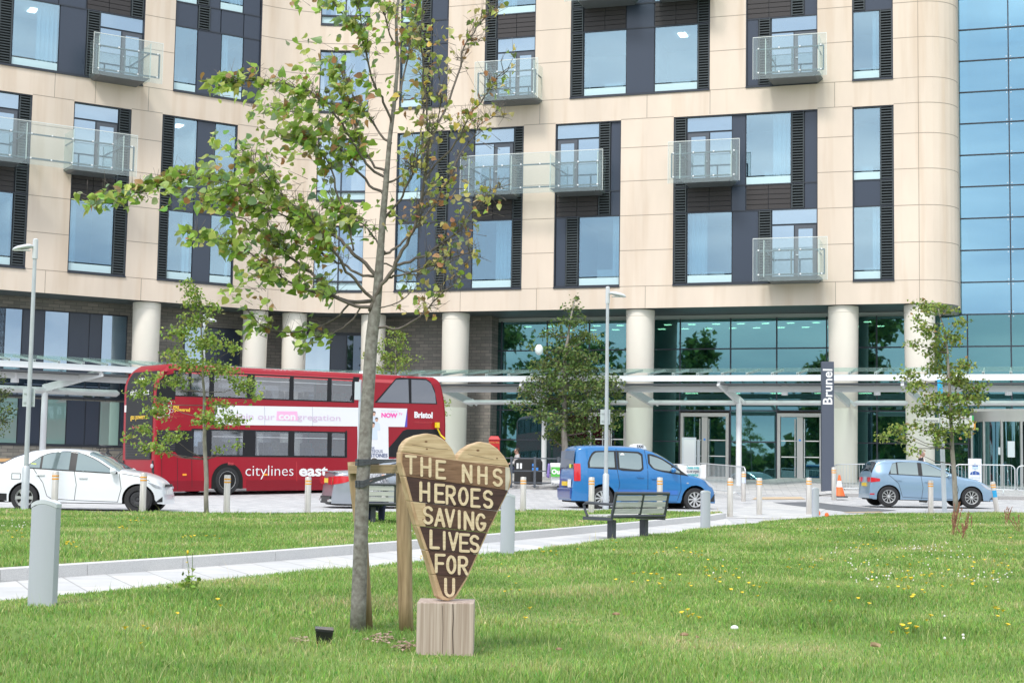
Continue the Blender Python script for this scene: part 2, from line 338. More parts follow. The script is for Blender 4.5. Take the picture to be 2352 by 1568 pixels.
for seg, pl, pr, py, z0, z1, rows in BAYS:
    U = U_[seg]; u0, u1 = U(pl, py), U(pr, py); openings[seg].append((u0, u1, z0, z1))
    b = MB(); zz_ = [z0]                                                          # backing behind everything that is not glass
    for fl, pyr, s in sorted(rows, key=lambda q: Zb[q[0]][0]):
        za, zb_ = Zb[fl]; x = u0; slab(b, seg, u0, u1, zz_[-1], za+.03, -REC-.1, -REC); zz_.append(zb_-.03)
        for typ, a, c in parse(s):
            if typ == 'w':
                ua, uc = max(U(a, pyr), u0+.05)+.03, min(U(c, pyr), u1-.05)-.03
                if ua-x > .01: slab(b, seg, x, ua, za+.03, zb_-.03, -REC-.1, -REC)
                x = uc
        if u1-x > .01: slab(b, seg, x, u1, za+.03, zb_-.03, -REC-.1, -REC)
    slab(b, seg, u0, u1, zz_[-1], z1, -REC-.1, -REC)
    slab(b, seg, u0, u1, z0-.07, z0, -REC, .05)                                  # sill
    ft = b.build('window_bay', frame_m, hosp, world=True)
    tr = MB(); slab(tr, seg, u0, u0+.045, z0, z1, -REC, -.03); slab(tr, seg, u1-.045, u1, z0, z1, -REC, -.03); slab(tr, seg, u0, u1, z1-.05, z1, -REC, -.03)
    for fl, pyr, s in rows:
        za, zb_ = Zb[fl]; items = parse(s)
        slab(tr, seg, u0+.046, u1-.046, za-.055, za-.004, -REC, -REC+.07)
        for typ, a, c in items:
            ua, uc = max(U(a, pyr), u0+.05), min(U(c, pyr), u1-.05)
            if uc-ua > .08: fill(typ, seg, ua, uc, za, zb_, ft)
    tr.build('mullions', frame_m, ft, world=True)
# curved middle windows
for (pl, pr, py, z0, z1) in ((720, 833, 600, 9.3, 12.36), (727.5, 840, 390, 13.5, 16.45), (734, 847, 190, 17.65, 20.6), (738, 850.5, 20, 21.8, 24.9)):
    t0, t1 = um(pl, py), um(pr, py); openings['M'].append((t0, t1, z0, z1)); N = 10; ts = [t0+(t1-t0)*i/N for i in range(N+1)]
    def band(za, zb_, o0, o1, tt=ts):
        b = MB()
        for i in range(len(tt)-1): slab(b, 'M', tt[i], tt[i+1], za, zb_, o0, o1)
        return b
    fr_ = band(z0, z1, -.3, -.22); fr_.v += []; 
    for za, zb_ in ((z0-.06, z0+.06), (z0+.42, z0+.5), (z1-.06, z1)):
        q = band(za, zb_, -.22, -.10 if za > z0 else .03); fr_.add(q.v, q.f)
    tm = (t0+t1)/2
    for tq in (t0+.004, tm, t1-.004): slab(fr_, 'M', tq-.005, tq+.005, z0+.06, z1-.06, -.22, -.12)
    fo = fr_.build('window_bay', frame_m, hosp, world=True)
    h = N//2
    for tt in (ts[:h+1], ts[h:]):
        band(z0+.06, z0+.42, -.21, -.18, tt).build('frosted_pane', frost_m, fo, world=True); band(z0+.5, z1-.06, -.21, -.18, tt).build('pane', panec_m, fo, world=True, smooth_=True)
# ---- stone wall with real openings and reveals
wall = MB()
def wall_seg(seg, u0, u1, sub=None):
    ops = openings.get(seg, []); us = sorted({u0, u1, *[o[0] for o in ops], *[o[1] for o in ops]}); us = [u for u in us if u0-1e-6 <= u <= u1+1e-6]
    if sub: us = sorted({*us, *[u0+(u1-u0)*i/sub for i in range(sub+1)]})
    zs = sorted({SOFF, TOP, *[o[2] for o in ops], *[o[3] for o in ops]})
    for a, b in zip(us, us[1:]):
        for c, d in zip(zs, zs[1:]):
            mu, mz = (a+b)/2, (c+d)/2
            if any(o[0] < mu < o[1] and o[2] < mz < o[3] for o in ops): continue
            wall.quad(P3(seg, a, c), P3(seg, b, c), P3(seg, b, d), P3(seg, a, d))
    for o in ops:
        nn = 10 if seg == 'M' else 1
        for k in (0, 1): wall.quad(P3(seg, o[k], o[2]), P3(seg, o[k], o[3]), P3(seg, o[k], o[3], -.3), P3(seg, o[k], o[2], -.3))
        for k in (2, 3):
            for i in range(nn):
                a, b = o[0]+(o[1]-o[0])*i/nn, o[0]+(o[1]-o[0])*(i+1)/nn; wall.quad(P3(seg, a, o[k]), P3(seg, b, o[k]), P3(seg, b, o[k], -.3), P3(seg, a, o[k], -.3))
ULX = UL(-150, 400)-3
openings['L'] = [(max(o[0], ULX+.2), *o[1:]) for o in openings['L']]
wall_seg('L', ULX, UL1); wall_seg('M', 0., 1., 24); wall_seg('R', UR0, UR1); wall_seg('C', 0., math.pi/2*CR+PH-CR, 14)
jb = MB()
def jh(seg, u0, u1, z, n=1):
    for i in range(n):
        a, b = u0+(u1-u0)*i/n, u0+(u1-u0)*(i+1)/n; ops = openings.get(seg, [])
        cuts = sorted([(max(a, o[0]), min(b, o[1])) for o in ops if o[2]-.1 < z < o[3]+.05 and o[1] > a and o[0] < b]); x = a
        for c0, c1 in cuts+[(b, b)]:
            if c0-x > .02: slab(jb, seg, x, c0, z-.014, z+.014, -.02, .003)
            x = max(x, c1)
for z in (9.26, 10.83, 12.36, 13.88, 15.36, 16.63, 17.7, 19.4, 20.9, 22.35, 23.9):
    jh('L', ULX, UL1, z); jh('M', 0, 1, z, 24); jh('R', UR0, UR1, z); jh('C', 0, math.pi/2*CR+PH-CR, z, 14)
def jv(seg, u, z0, z1): slab(jb, seg, u-.012, u+.012, z0, z1, -.02, .003)
for px, py in ((104, 640), (324, 660)): jv('L', UL(px, py), SOFF, 9.25)
for px, py in ((1057, 690), (1232, 690), (1482, 680), (1919, 670)): jv('R', UR(px, py), SOFF, 9.25)
for px, py in ((220, 195), (341, 235), (127, 175)): jv('L', UL(px, py), 16.64, 17.69)
for px, py in ((1060, 280), (1240, 260), (1486, 250), (1631, 215), (1917, 215)): jv('R', UR(px, py), 16.64, 17.69)
jv('R', UR1-.02, SOFF, TOP); jv('C', math.pi/2*CR, SOFF, TOP); [slab(jb, 'M', t_-.0022, t_+.0022, SOFF, 9.25, -.02, .003) for t_ in (.05, .62)]
nwf = len(wall.f); wall.add(jb.v, jb.f); wo = wall.build('stone_wall', stone, hosp, world=True); wo.data.materials.append(joint)
wo.data.polygons.foreach_set('material_index', [0]*nwf+[1]*(len(wall.f)-nwf))
# top slab so nothing shines through, and the dark soffit over the walkway
sf = MB()
def strip(segs, o0, o1, z0, z1, b):
    for seg, a, c, n in segs:
        for i in range(n): slab(b, seg, a+(c-a)*i/n, a+(c-a)*(i+1)/n, z0, z1, o0, o1)
ALL = (('L', ULX, UL1, 1), ('M', 0., 1., 16), ('R', UR0, UR1-.05, 1))
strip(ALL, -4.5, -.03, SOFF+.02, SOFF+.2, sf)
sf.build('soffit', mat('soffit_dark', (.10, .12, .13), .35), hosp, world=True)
rf = MB(); strip(ALL, -6, .0, TOP, TOP+.3, rf); rf.build('roof', mat('roof_grey', (.3, .3, .3), .8), hosp, world=True)
# ---- balconies
def balcony(seg, ranges, glass, z0, cols):
    """ranges: (u0,u1) of each concrete tray; glass: (u0,u1) of the glass front"""
    g0, g1 = glass; root = None
    D_ = 1.25
    for a, c in ranges:
        sl = MB()
        q = [plan(seg, a, -.02), plan(seg, c, -.02), plan(seg, c, D_), plan(seg, a, D_)]
        lo = [plan(seg, a+.18, -.02), plan(seg, c-.18, -.02), plan(seg, c-.18, D_-.12), plan(seg, a+.18, D_-.12)]
        sl.hexa([(*p, z0-.02) for p in lo], [(*p, z0+.14) for p in q])
        sb_ = sl.build('balcony' if root is None else 'floor_slab', mat('balcony_slab', (.12, .13, .14), .5), root or hosp, world=True); root = root or sb_
    G = MB(); slab(G, seg, g0, g1, z0-.05, z0+1.72, D_+.06, D_+.075); G.build('glass_front', bal_m, root, world=True)
    ed = MB(); slab(ed, seg, g0, g1, z0+1.721, z0+1.745, D_+.055, D_+.08); slab(ed, seg, g0-.015, g0-.001, z0-.05, z0+1.745, D_+.055, D_+.08); slab(ed, seg, g1+.001, g1+.015, z0-.05, z0+1.745, D_+.055, D_+.08)
    ed.build('glass_edge', mat('glass_edge', (.72, .75, .72), .3), root, world=True)
    for a, c in ranges:
        for uu in (a+.02, c-.02):
            S = MB(); slab(S, seg, uu-.008, uu+.008, z0+.02, z0+1.66, .02, D_+.055); S.build('side_glass', bal_m, root, world=True)
            E_ = MB(); slab(E_, seg, uu-.016, uu+.016, z0+.14, z0+1.66, D_+.02, D_+.045); E_.build('side_edge', mat('glass_edge', (1, 1, 1)), root, world=True)
    rl = MB()
    for zz in (z0+.22, z0+1.22): slab(rl, seg, g0+.12, g1-.10, zz-.03, zz+.03, D_-.02, D_+.04)
    posts = [g0+.14, g1-.12]
    for a, c in ranges: posts += [(a+c)/2]
    for uu in posts: slab(rl, seg, uu-.03, uu+.03, z0+.22, z0+1.22, D_-.02, D_+.039)
    for a, c in ranges:
        for uu in (a+.08, c-.08): slab(rl, seg, uu-.025, uu+.025, z0+1.17, z0+1.22, .0, D_-.02)
    rl.build('rail', rail_m, root, world=True)
    st = MB(); n = max(2, round((g1-g0)/1.6))
    for zz in (z0+.22, z0+1.24):
        for i in range(n*2):
            uu = g0+.22+(g1-g0-.44)*(i/(n*2-1))
            if n > 2 or i in (0, 1, 2, 3): p = plan(seg, uu, D_+.05); nn = plan(seg, uu, D_+.10); st.tube([(*p, zz), (*nn, zz)], .035, 8)
    st.build('glass_fixings', white_m, root, world=True)
def ur(px, py): return UR(px, py, -1.3)
def ul(px, py): return UL(px, py, -1.3)
def zr(px, py, seg):
    A, B, N = (RA, RB, NR) if seg == 'R' else (LA, LB, NL); return hitline(px, py, A+N*1.3, B+N*1.3)[1]
for seg, gl, tr_, ytop, ybot in (
    ('R', (1535, 1698, 365), [(1560, 1680, 420)], (1616, 322), (1616, 418)),
    ('R', (1730, 1900, 590), [(1753, 1882, 640)], (1815, 545), (1815, 643)),
    ('R', (1730, 1898, 130), [(1757, 1882, 180)], (1815, 81), (1815, 175)),
    ('R', (1091, 1235, 180), [(1115, 1226, 225)], (1163, 138), (1163, 231)),
    ('R', (1058, 1384, 390), [(1075, 1174, 432), (1262, 1373, 432)], (1221, 351), (1221, 436)),
    ('R', (1298, 1646, -40), [(1318, 1450, 0), (1497, 1625, 0)], None, None),
    ('L', (214, 373, 140), [(224, 345, 190)], (294, 87), (294, 178)),
    ('L', (-140, 315, 330), [(-115, 60, 380), (165, 283, 395)], (158, 290), (158, 384))):
    u = ur if seg == 'R' else ul
    zt = zr(*ytop, seg) if ytop else None; zb0 = zr(*ybot, seg) if ybot else None
    z0 = {True: 21.75, False: 0}[zt is None] or round(zt-1.745, 2)
    balcony(seg, [(u(a, y), u(b, y)) for a, b, y in tr_], (u(gl[0], gl[2]), u(gl[1], gl[2])), z0, None)
# ------------------------------------------------------------------ ground floor: stone wall, windows, columns
def brickmat(name, c1, c2, mort, sc, bw=.5, rh=.25, mort_s=.012, rough=.8, rot=None, off=.5, bias=0.):
    if name in MATS: return MATS[name]
    m = mat(name, c1, rough); n = m.node_tree.nodes; l = m.node_tree.links.new; b = n['Principled BSDF']
    uv = n.new('ShaderNodeUVMap'); bk = n.new('ShaderNodeTexBrick'); bk.inputs['Scale'].default_value = sc
    bk.inputs['Color1'].default_value = (*c1, 1); bk.inputs['Color2'].default_value = (*c2, 1); bk.inputs['Mortar'].default_value = (*mort, 1)
    bk.inputs['Brick Width'].default_value = bw; bk.inputs['Row Height'].default_value = rh; bk.inputs['Mortar Size'].default_value = mort_s
    bk.offset = off; bk.inputs['Bias'].default_value = bias
    mp_ = n.new('ShaderNodeMapping'); l(uv.outputs[0], mp_.inputs[0]); l(mp_.outputs[0], bk.inputs['Vector'])
    if rot: mp_.inputs['Rotation'].default_value = (0, 0, rot)
    z = n.new('ShaderNodeTexNoise'); z.inputs['Scale'].default_value = 3.; z.inputs['Detail'].default_value = 4; l(mp_.outputs[0], z.inputs['Vector'])
    mxx = n.new('ShaderNodeMix'); mxx.data_type = 'RGBA'; mxx.blend_type = 'MULTIPLY'; mxx.inputs['Factor'].default_value = 1
    rp = n.new('ShaderNodeValToRGB'); rp.color_ramp.elements[0].color = (.78, .78, .78, 1); rp.color_ramp.elements[1].color = (1.12, 1.12, 1.12, 1)
    l(z.outputs['Fac'], rp.inputs[0]); l(bk.outputs['Color'], mxx.inputs['A']); l(rp.outputs[0], mxx.inputs['B']); l(mxx.outputs['Result'], b.inputs['Base Color'])
    return m
def set_uv(ob, fn):
    me = ob.data; uv = me.uv_layers.new(name='UVMap'); 
    for lp in me.loops: uv.data[lp.index].uv = fn(me.vertices[lp.vertex_index].co)
rubble = brickmat('rubble_stone', (.20, .185, .165), (.30, .27, .235), (.14, .13, .12), 1., .46, .15, .012, bias=-.1)
OFW = -2.2
ucut = UR(1128, 850, 2.2)
sw = MB(); UVW = []
def sw_strip(seg, a, c, n, z0, z1):
    for i in range(n):
        slab(sw, seg, a+(c-a)*i/n, a+(c-a)*(i+1)/n, z0, z1, OFW-.3, OFW)
sw_strip('L', ULX, UL1, 1, -.5, SOFF+.01); sw_strip('M', 0, 1, 16, -.5, SOFF+.01); sw_strip('R', UR0, ucut, 1, -.5, SOFF+.01)
slab(sw, 'R', ucut-.3, ucut, -.5, SOFF+.01, OFW-1.2, OFW-.3)
swo = sw.build('rubble_wall', rubble, hosp, world=True); set_uv(swo, lambda c: (c.x*1.12, c.z))
def gw(seg, items, z0, z1, py, off=OFW, top=.06):
    U = UL if seg == 'L' else UR
    a = U(items[0][1], py, -off)-.05; c = U(items[-1][2], py, -off)+.05
    b = MB(); slab(b, seg, a, c, z0-.1, z1+top, off, off+.03); fo = b.build('ground_window', frame_m, hosp, world=True)
    for typ, x0, x1 in items:
        u0, u1 = U(x0, py, -off), U(x1, py, -off)
        pane('pane' if typ in 'wgf' else 'dark_panel', {'w': panec_m, 'p': panel_m, 'g': panedk_m, 'f': paneft_m}[typ], seg, u0, u1, z0, z1, off+.055, fo)
    return fo
panedk_m = glassmat('dark_window_glass', (.5, .62, .75), (.012, .02, .035), .12, .015)
paneft_m = glassmat('film_window_glass', (.75, .98, .93), (.26, .40, .38), .22, .03)
gw('L', parse('w-160--70 p-66-12 w-10-49 p52-75 p77-101 w103-156 p159-204 p206-232 w235-290'), 5.15, 7.75, 740)
gw('L', parse('f-160--64 p-60--40 f-28-38 p41-90 g92-104 f108-150 p153-193 p196-225 f229-272 p276-330'), 2.05, 3.95, 960, top=.0)
gw('L', parse('g-160--64 g-62-38 g41-104 g107-150 g153-193 g196-225 g229-272 g276-330'), 4.12, 4.98, 880)
gw('L', parse('w425-470 p473-500 p502-550'), 2.1, 7.5, 760)
# windows on the curved part: between the columns
def gwm(pl, pr, py, items):
    fo = None
    for typ, a, c in items:
        t0, t1 = um(a, py), um(c, py); b = MB(); n = 4
        for i in range(n): slab(b, 'M', t0+(t1-t0)*i/n, t0+(t1-t0)*(i+1)/n, 2.1, 7.45, OFW, OFW+.06)
        if fo is None:
            f = MB(); A, B = um(pl, py), um(pr, py)
            for i in range(8): slab(f, 'M', A+(B-A)*i/8, A+(B-A)*(i+1)/8, 2.0, 7.6, OFW, OFW+.03)
            fo = f.build('ground_window', frame_m, hosp, world=True)
        b.build('pane' if typ != 'p' else 'dark_panel', panec_m if typ == 'w' else (panel_m if typ == 'p' else panedk_m), fo, world=True)
gwm(610, 641, 780, [('w', 612, 638)])
gwm(706, 827, 780, [('w', 708, 750), ('p', 752, 778), ('g', 780, 824)])
col_m = mat('column_concrete', (.78, .715, .63), .7, var=.05, vscale=.8, bump=.04, stretch=(1, 1, .3))
for px, py, seg in ((337, 720, 'L'), (587, 730, 'L'), (682, 740, 'M'), (858, 740, 'R'), (1047, 740, 'R'), (1471, 735, 'R'), (1937, 725, 'R'), (2112, 725, 'R')):
    if seg == 'M': p = plan('M', um(px, py), -.75)
    else: p = plan(seg, U_[seg](px, py, .75), -.75)
    g = terrain(p[0], p[1])+.1; rt = .60 if px < 1000 else .625
    if 560 < px < 1000: rt = .565
    b = MB(); b.lathe([(rt*.88, g-.3), (rt*.9, g), (rt*.93, 4.0), (rt*.925, 4.005), (rt*.925, 4.03), (rt*.93, 4.035), (rt, SOFF-.34), (rt*.985, SOFF-.335), (rt*.985, SOFF-.30), (rt*1.01, SOFF-.295), (rt*1.01, SOFF-.02)], 40, (p[0], p[1], 0))
    b.build('column', col_m, hosp, smooth_=True, world=True)
# ------------------------------------------------------------------ glazed entrance wall and atrium tower
OG = -PH-.05
UG = lambda px, py: UR(px, py, -OG)
lobby = clearglass('entrance_glass_clear', (.20, .44, .43), .30, .12, (.006, .05, .045))
for nd in lobby.node_tree.nodes:
    if nd.type == 'BSDF_GLOSSY': nd.inputs['Color'].default_value = (.40, .76, .80, 1); nd.inputs['Roughness'].default_value = .012
atr = clearglass('atrium_glass_clear', (.26, .46, .56), .43, .14, (.03, .13, .21))
for nd in atr.node_tree.nodes:
    if nd.type == 'BSDF_GLOSSY': nd.inputs['Color'].default_value = (.48, .79, .95, 1); nd.inputs['Roughness'].default_value = .012
zt_ = [1.0, 2.66, 4.03, 5.40, 6.77, 8.13]; zT = [8.13+1.367*i for i in range(0, 14)]
ux_low = [UG(1128, 850)]+[UG(p, y) for p, y in ((1151.5, 850), (1256, 850), (1353, 850), (1458, 850), (1562, 850), (1678, 850), (1784, 850), (1899, 850), (2014, 850), (2113, 850), (2223, 850))]
u_t = UG(2318, 300); ux_low += [u_t-.02, u_t+2.05, u_t+4.1, u_t+6.15]
ux_up = [UR1+CR-.1, u_t, u_t+2.05, u_t+4.1, u_t+6.15]
DOORS = [(UG(1564, 1020), UG(1674.5, 1020)), (UG(1786, 1020), UG(1890, 1020)), (UG(1353, 1000), UG(1440, 1000))]
cw = MB(); gp = []
mfr = MB()
for a, c in zip(ux_low, ux_low[1:]):
    for z0, z1 in zip(zt_, zt_[1:]):
        if c > u_t-.5 and z0 < 3.9: continue                      # the revolving door stands here
        if z1 < 4.1 and any(d[0]-.05 < (a+c)/2 < d[1]+.05 for d in DOORS): continue
        gp.append((a+.03, c-.03, z0+.03, z1-.03, lobby))
for a, c in zip(ux_up, ux_up[1:]):
    for z0, z1 in zip(zT, zT[1:]): gp.append((a+.02, c-.02, z0+.02, z1-.02, atr))
cfo = MB()
for u in ux_low[1:]:
    if u < u_t-.1 or u > u_t+3.5: slab(cfo, 'R', u-.028, u+.028, 0.7, 8.13, OG-.02, OG+.045)
    else: slab(cfo, 'R', u-.028, u+.028, 4.03, 8.13, OG-.02, OG+.045)
for z in zt_[1:-1]:
    for a, c in zip(ux_low, ux_low[1:]):
        if z < 3 and (c > u_t-.5 or any(d[0]-.05 < (a+c)/2 < d[1]+.05 for d in DOORS)): continue
        slab(cfo, 'R', a+.03, c-.03, z-.028, z+.028, OG-.02, OG+.04)
for u in ux_up[1:]: slab(cfo, 'R', u-.026, u+.026, 8.16, zT[-1], OG-.02, OG+.045)
for z in zT:
    for a, c in zip(ux_up, ux_up[1:]): slab(cfo, 'R', a+.028, c-.028, z-.026, z+.026, OG-.02, OG+.04)
cf = cfo.build('curtain_wall', frame_m, hosp, world=True)
for a, c, z0, z1, m in gp: pane('pane', m, 'R', a, c, z0, z1, OG, cf, .012)
# patch fittings (small round clamps at pane corners of the atrium)
fx = MB()
for u in ux_up[1:]:
    for z in zT:
        for du in (-.09, .09):
            for dz in (-.1, .1):
                p, q = plan('R', u+du, OG+.001), plan('R', u+du, OG+.03); fx.tube([(*p, z+dz), (*q, z+dz)], .025, 6)
fx.build('glass_clamps', chrome, cf, world=True)
# inside the lobby: floor, back wall, ceiling with lit lamps, columns, display boards
ib = MB(); slab(ib, 'R', ux_low[0], u_t+7, .9, .99, OG-14, OG-.06); slab(ib, 'R', ux_low[0], u_t+7, .99, 26, OG-14.3, OG-14)
slab(ib, 'R', ux_low[0]-.2, ux_low[0], .9, 8.3, OG-14, OG-.06); slab(ib, 'R', u_t+7, u_t+7.2, .9, 26, OG-14, OG-.06)
ib.build('lobby_shell', mat('lobby_wall', (.30, .34, .33), .7), hosp, world=True)
cb = MB(); slab(cb, 'R', ux_low[0], UR1+CR, 8.02, 8.3, OG-14, OG-.06); slab(cb, 'R', ux_low[0], UR1, 5.2, 5.5, OG-14, OG-6)
for k in range(3): slab(cb, 'R', UR1+CR+.2, u_t+7, 12.2+4.1*k, 12.5+4.1*k, OG-14, OG-3.2)
slab(cb, 'R', UR1+CR+.35, UR1+CR+1.3, .99, 25.5, OG-1.2, OG-.7)
cb.build('lobby_floors', mat('lobby_ceiling', (.46, .50, .49), .7), hosp, world=True)
lmp = mat('lobby_lamp', (1, 1, 1), .5, emit=(1, .55, .36, 12.))
lb = MB()
for i in range(15):
    for j, dz in ((1.2, 0), (3.2, 0)):
        u = ux_low[1]+.7+i*1.12+(.4 if j > 2 else 0); slab(lb, 'R', u, u+.32, 7.99, 8.015, OG-j-.16, OG-j)
for i in range(5): slab(lb, 'R', 6.3+i*2.1, 6.9+i*2.1, 5.17, 5.195, OG-7.3, OG-7.1)
lb.build('ceiling_lamp', lmp, hosp, world=True)
dk = mat('lobby_dark', (.05, .05, .05), .7); db = MB()
for u, w_, z1, o in ((2.2, 1.5, 4.0, 5), (5.2, 2.2, 3.6, 4.5), (9.6, 1.6, 3.8, 6), (13.2, 2.4, 2.4, 3.5), (16.5, 1.8, 3.4, 5), (15.0, .8, 5, 7)): slab(db, 'R', u, u+w_, .99, z1, OG-o-.6, OG-o)
db.build('lobby_counter', dk, hosp, world=True)
pb = MB()
for u, w_, z0, z1 in ((6.2, .9, 1.9, 3.1), (7.6, 1.0, 1.8, 3.1), (8.9, .7, 2.1, 3.2), (10.4, .9, 1.9, 3.0)): slab(pb, 'R', u, u+w_, z0, z1, OG-2.65, OG-2.6)
pb.build('lobby_picture', mat('lobby_picture', (.25, .24, .22), .5, col2=(.75, .72, .66), vscale=2.3), hosp, world=True)
wb = MB(); slab(wb, 'R', 13.8, 15.9, 1.0, 2.2, OG-1.6, OG-1.5); slab(wb, 'R', 15.6, 18.5, 1.0, 2.3, OG-1.9, OG-1.8); wb.build('timber_screen', mat('timber_slats', (.32, .21, .11), .6, col2=(.2, .13, .07), vscale=30, stretch=(1, 1, .05)), hosp, world=True)
# doors
steel = mat('brushed_steel', (.52, .51, .49), .38, metal=.75)
for k, (a, c) in enumerate(DOORS):
    b = MB(); z1 = 3.92; g = 1.0
    slab(b, 'R', a, a+.13, g, z1, OG-.05, OG+.12); slab(b, 'R', c-.13, c, g, z1, OG-.05, OG+.12); slab(b, 'R', a+.13, c-.13, z1-.16, z1, OG-.05, OG+.12)
    m_ = (a+c)/2; slab(b, 'R', m_-.13, m_+.13, g, z1-.17, OG-.03, OG+.08); slab(b, 'R', a+.13, m_-.13, g, g+.12, OG-.03, OG+.08); slab(b, 'R', m_+.13, c-.13, g, g+.12, OG-.03, OG+.08)
    d = b.build('entrance_door', steel, hosp, world=True)
    pane('pane', lobby, 'R', a+.14, m_-.14, g+.13, z1-.17, OG, d, .012); pane('pane', lobby, 'R', m_+.14, c-.14, g+.13, z1-.17, OG, d, .012)
    h = MB()
    for s_ in (-1, 1):
        p0 = plan('R', m_+s_*.2, OG+.16); h.tube([(*p0, g+.15), (*p0, z1-.25)], .028, 8)
    h.build('handle', chrome, d, world=True)
    st = MB()
    for zz in (g+1.02, g+1.72):
        n = 22
        for s0, s1 in ((a+.16, m_-.16), (m_+.16, c-.16)):
            for i in range(n): x = s0+(s1-s0)*(i+.5)/n; slab(st, 'R', x-.014, x+.014, zz-.02, zz+.02, OG+.001, OG+.004)
    st.build('manifestation_dots', white_m, d, world=True)
    dt = MB(); p0, p1 = plan('R', m_, OG+.081), plan('R', m_, OG+.09); dt.tube([(*p0, g+1.75), (*p1, g+1.75)], .05, 12); dt.build('blue_sticker', mat('sticker_blue', (.05, .25, .7), .5), d, world=True)
# revolving door drum
ud = UG(2322, 1000); pc = plan('R', ud, OG-.1); DRr = 1.75
rdm = MB(); rdm.lathe([(DRr+.05, 3.55), (DRr+.05, 3.98)], 40, (pc[0], pc[1], 0)); rd = rdm.build('revolving_door', steel, hosp, world=True, smooth_=True)
b = MB(); slab(b, 'R', UG(2238, 1000)-.1, ud+4, 3.985, 4.10, OG-1, OG+.9); b.build('door_canopy', steel, rd, world=True)
ps = MB()
for a in (-170, -145, -120, -95, -60, -30): q = R(a); ps.tube([(pc[0]+DRr*math.cos(q), pc[1]+DRr*math.sin(q), .9), (pc[0]+DRr*math.cos(q), pc[1]+DRr*math.sin(q), 3.6)], .06, 8)
ps.build('drum_posts', steel, rd, world=True)
dg = MB(); dg.grid(lambda a, z: (pc[0]+(DRr-.02)*math.cos(a), pc[1]+(DRr-.02)*math.sin(a), z), [R(-170+5*i) for i in range(16)], [1.0, 3.55]); dg.build('drum_glass', lobby, rd, world=True, smooth_=True)
wg = MB()
for a in (-75, 15, 105, 195): q = R(a); wg.bar((pc[0], pc[1], 2.25), (pc[0]+1.6*math.cos(q), pc[1]+1.6*math.sin(q), 2.25), .05, 2.4)
wg.build('door_wing', mat('door_wing', (.06, .07, .08), .3), rd, world=True)
po = MB(); q = R(-112)
for a, z0, z1, hw in ((-108, 2.1, 2.75, 4.5), (-122, 2.2, 2.5, 2.5)): po.grid(lambda a_, z: (pc[0]+(DRr+.03)*math.cos(a_), pc[1]+(DRr+.03)*math.sin(a_), z), [R(a-hw), R(a), R(a+hw)], [z0, z1])
po.build('poster', mat('poster_white', (.75, .77, .8), .6), rd, world=True)
# ------------------------------------------------------------------ covered walkway in front of the building
can = thing('walkway_canopy', (0, 58, 0), 'long white steel and glass walkway canopy along the hospital front', 'canopy')
def run(b, o0, o1, z0, z1, uR=34.):
    strip((('L', ULX, UL1, 1), ('M', 0., 1., 14), ('R', UR0, uR, 1)), o0, o1, z0, z1, b)
b = MB(); run(b, 3.7, 3.85, 4.90, 5.14); b.build('fascia_beam', white_m, can, world=True)
b = MB(); run(b, 3.1, 3.2, 4.5, 4.74); b.build('lower_beam', mat('white_paint_grey', (.62, .64, .64), .45), can, world=True)
b = MB(); run(b, 3.0, 3.72, 4.76, 4.82); b.build('gutter', mat('gutter_dark', (.12, .13, .14), .6), can, world=True)
rg = clearglass('canopy_glass', (.82, .92, .89), .10, .10, (.5, .62, .58))
b = MB()
for seg, a, c, n in (('L', ULX, UL1, 12), ('M', 0., 1., 12), ('R', UR0, 34., 26)):
    for i in range(n):
        u0, u1 = a+(c-a)*i/n+.01*(seg != 'M'), a+(c-a)*(i+1)/n
        q = [plan(seg, u0, .6), plan(seg, u1, .6), plan(seg, u1, 3.95), plan(seg, u0, 3.95)]
        b.hexa([(*q[0], 5.62), (*q[1], 5.62), (*q[2], 5.24), (*q[3], 5.24)], [(*q[0], 5.64), (*q[1], 5.64), (*q[2], 5.26), (*q[3], 5.26)])
b.build('roof_glass', rg, can, world=True)
b = MB()
for seg, a, c, n in (('L', ULX, UL1, 18), ('M', 0., 1., 6), ('R', UR0, 34., 40)):
    for i in range(n):
        u = a+(c-a)*(i+.5)/n; e = .012 if seg == 'M' else .05
        slab(b, seg, u-e, u-e*.5, 5.14, 5.24, 3.7, 3.8); slab(b, seg, u+e*.5, u+e, 5.14, 5.24, 3.7, 3.8); slab(b, seg, u-e, u+e, 5.20, 5.235, 3.68, 3.82)
        q0, q1 = plan(seg, u, 3.7), plan(seg, u, .7); b.bar((*q0, 5.2), (*q1, 5.56), .06, .09)
b.build('glass_bracket', mat('white_paint_grey', (1, 1, 1)), can, world=True)
def tube_run(seg, pa, pb_, py, rad=.1):
    U = UL if seg == 'L' else UR; u0, u1 = U(pa, py, -2.2), U(pb_, py, -2.2); b = MB()
    P = [plan(seg, u0+(u1-u0)*i/4, 2.2) for i in range(5)]; e0, e1 = plan(seg, u0-.12, 2.2), plan(seg, u1+.12, 2.2)
    b.tube([(*e0, 4.12)]+[(*p, 4.12) for p in P]+[(*e1, 4.12)], [rad*.35]+[rad]*5+[rad*.35], 12); b.build('rail_tube', mat('tube_grey', (.60, .61, .61), .45), can, smooth_=True, world=True)
tube_run('L', -160, 268, 890, .14); tube_run('R', 1070, 1243, 920); tube_run('R', 1257, 1436, 920); tube_run('R', 1495, 1688, 920); tube_run('R', 1707, 1900, 920); tube_run('R', 1968, 2078, 920); tube_run('R', 2150, 2352, 920)
for seg, px, rad in (('L', 99, .125), ('R', 1250, .115), ('R', 1697, .115)):
    U = UL if seg == 'L' else UR; u = U(px, 1000, -2.2); p = plan(seg, u, 2.2); g = terrain(*p); b = MB()
    b.tube([(*p, g-.1), (*p, 4.3)], rad, 14); po_ = b.build('post', white_m, can, smooth_=True, world=True)
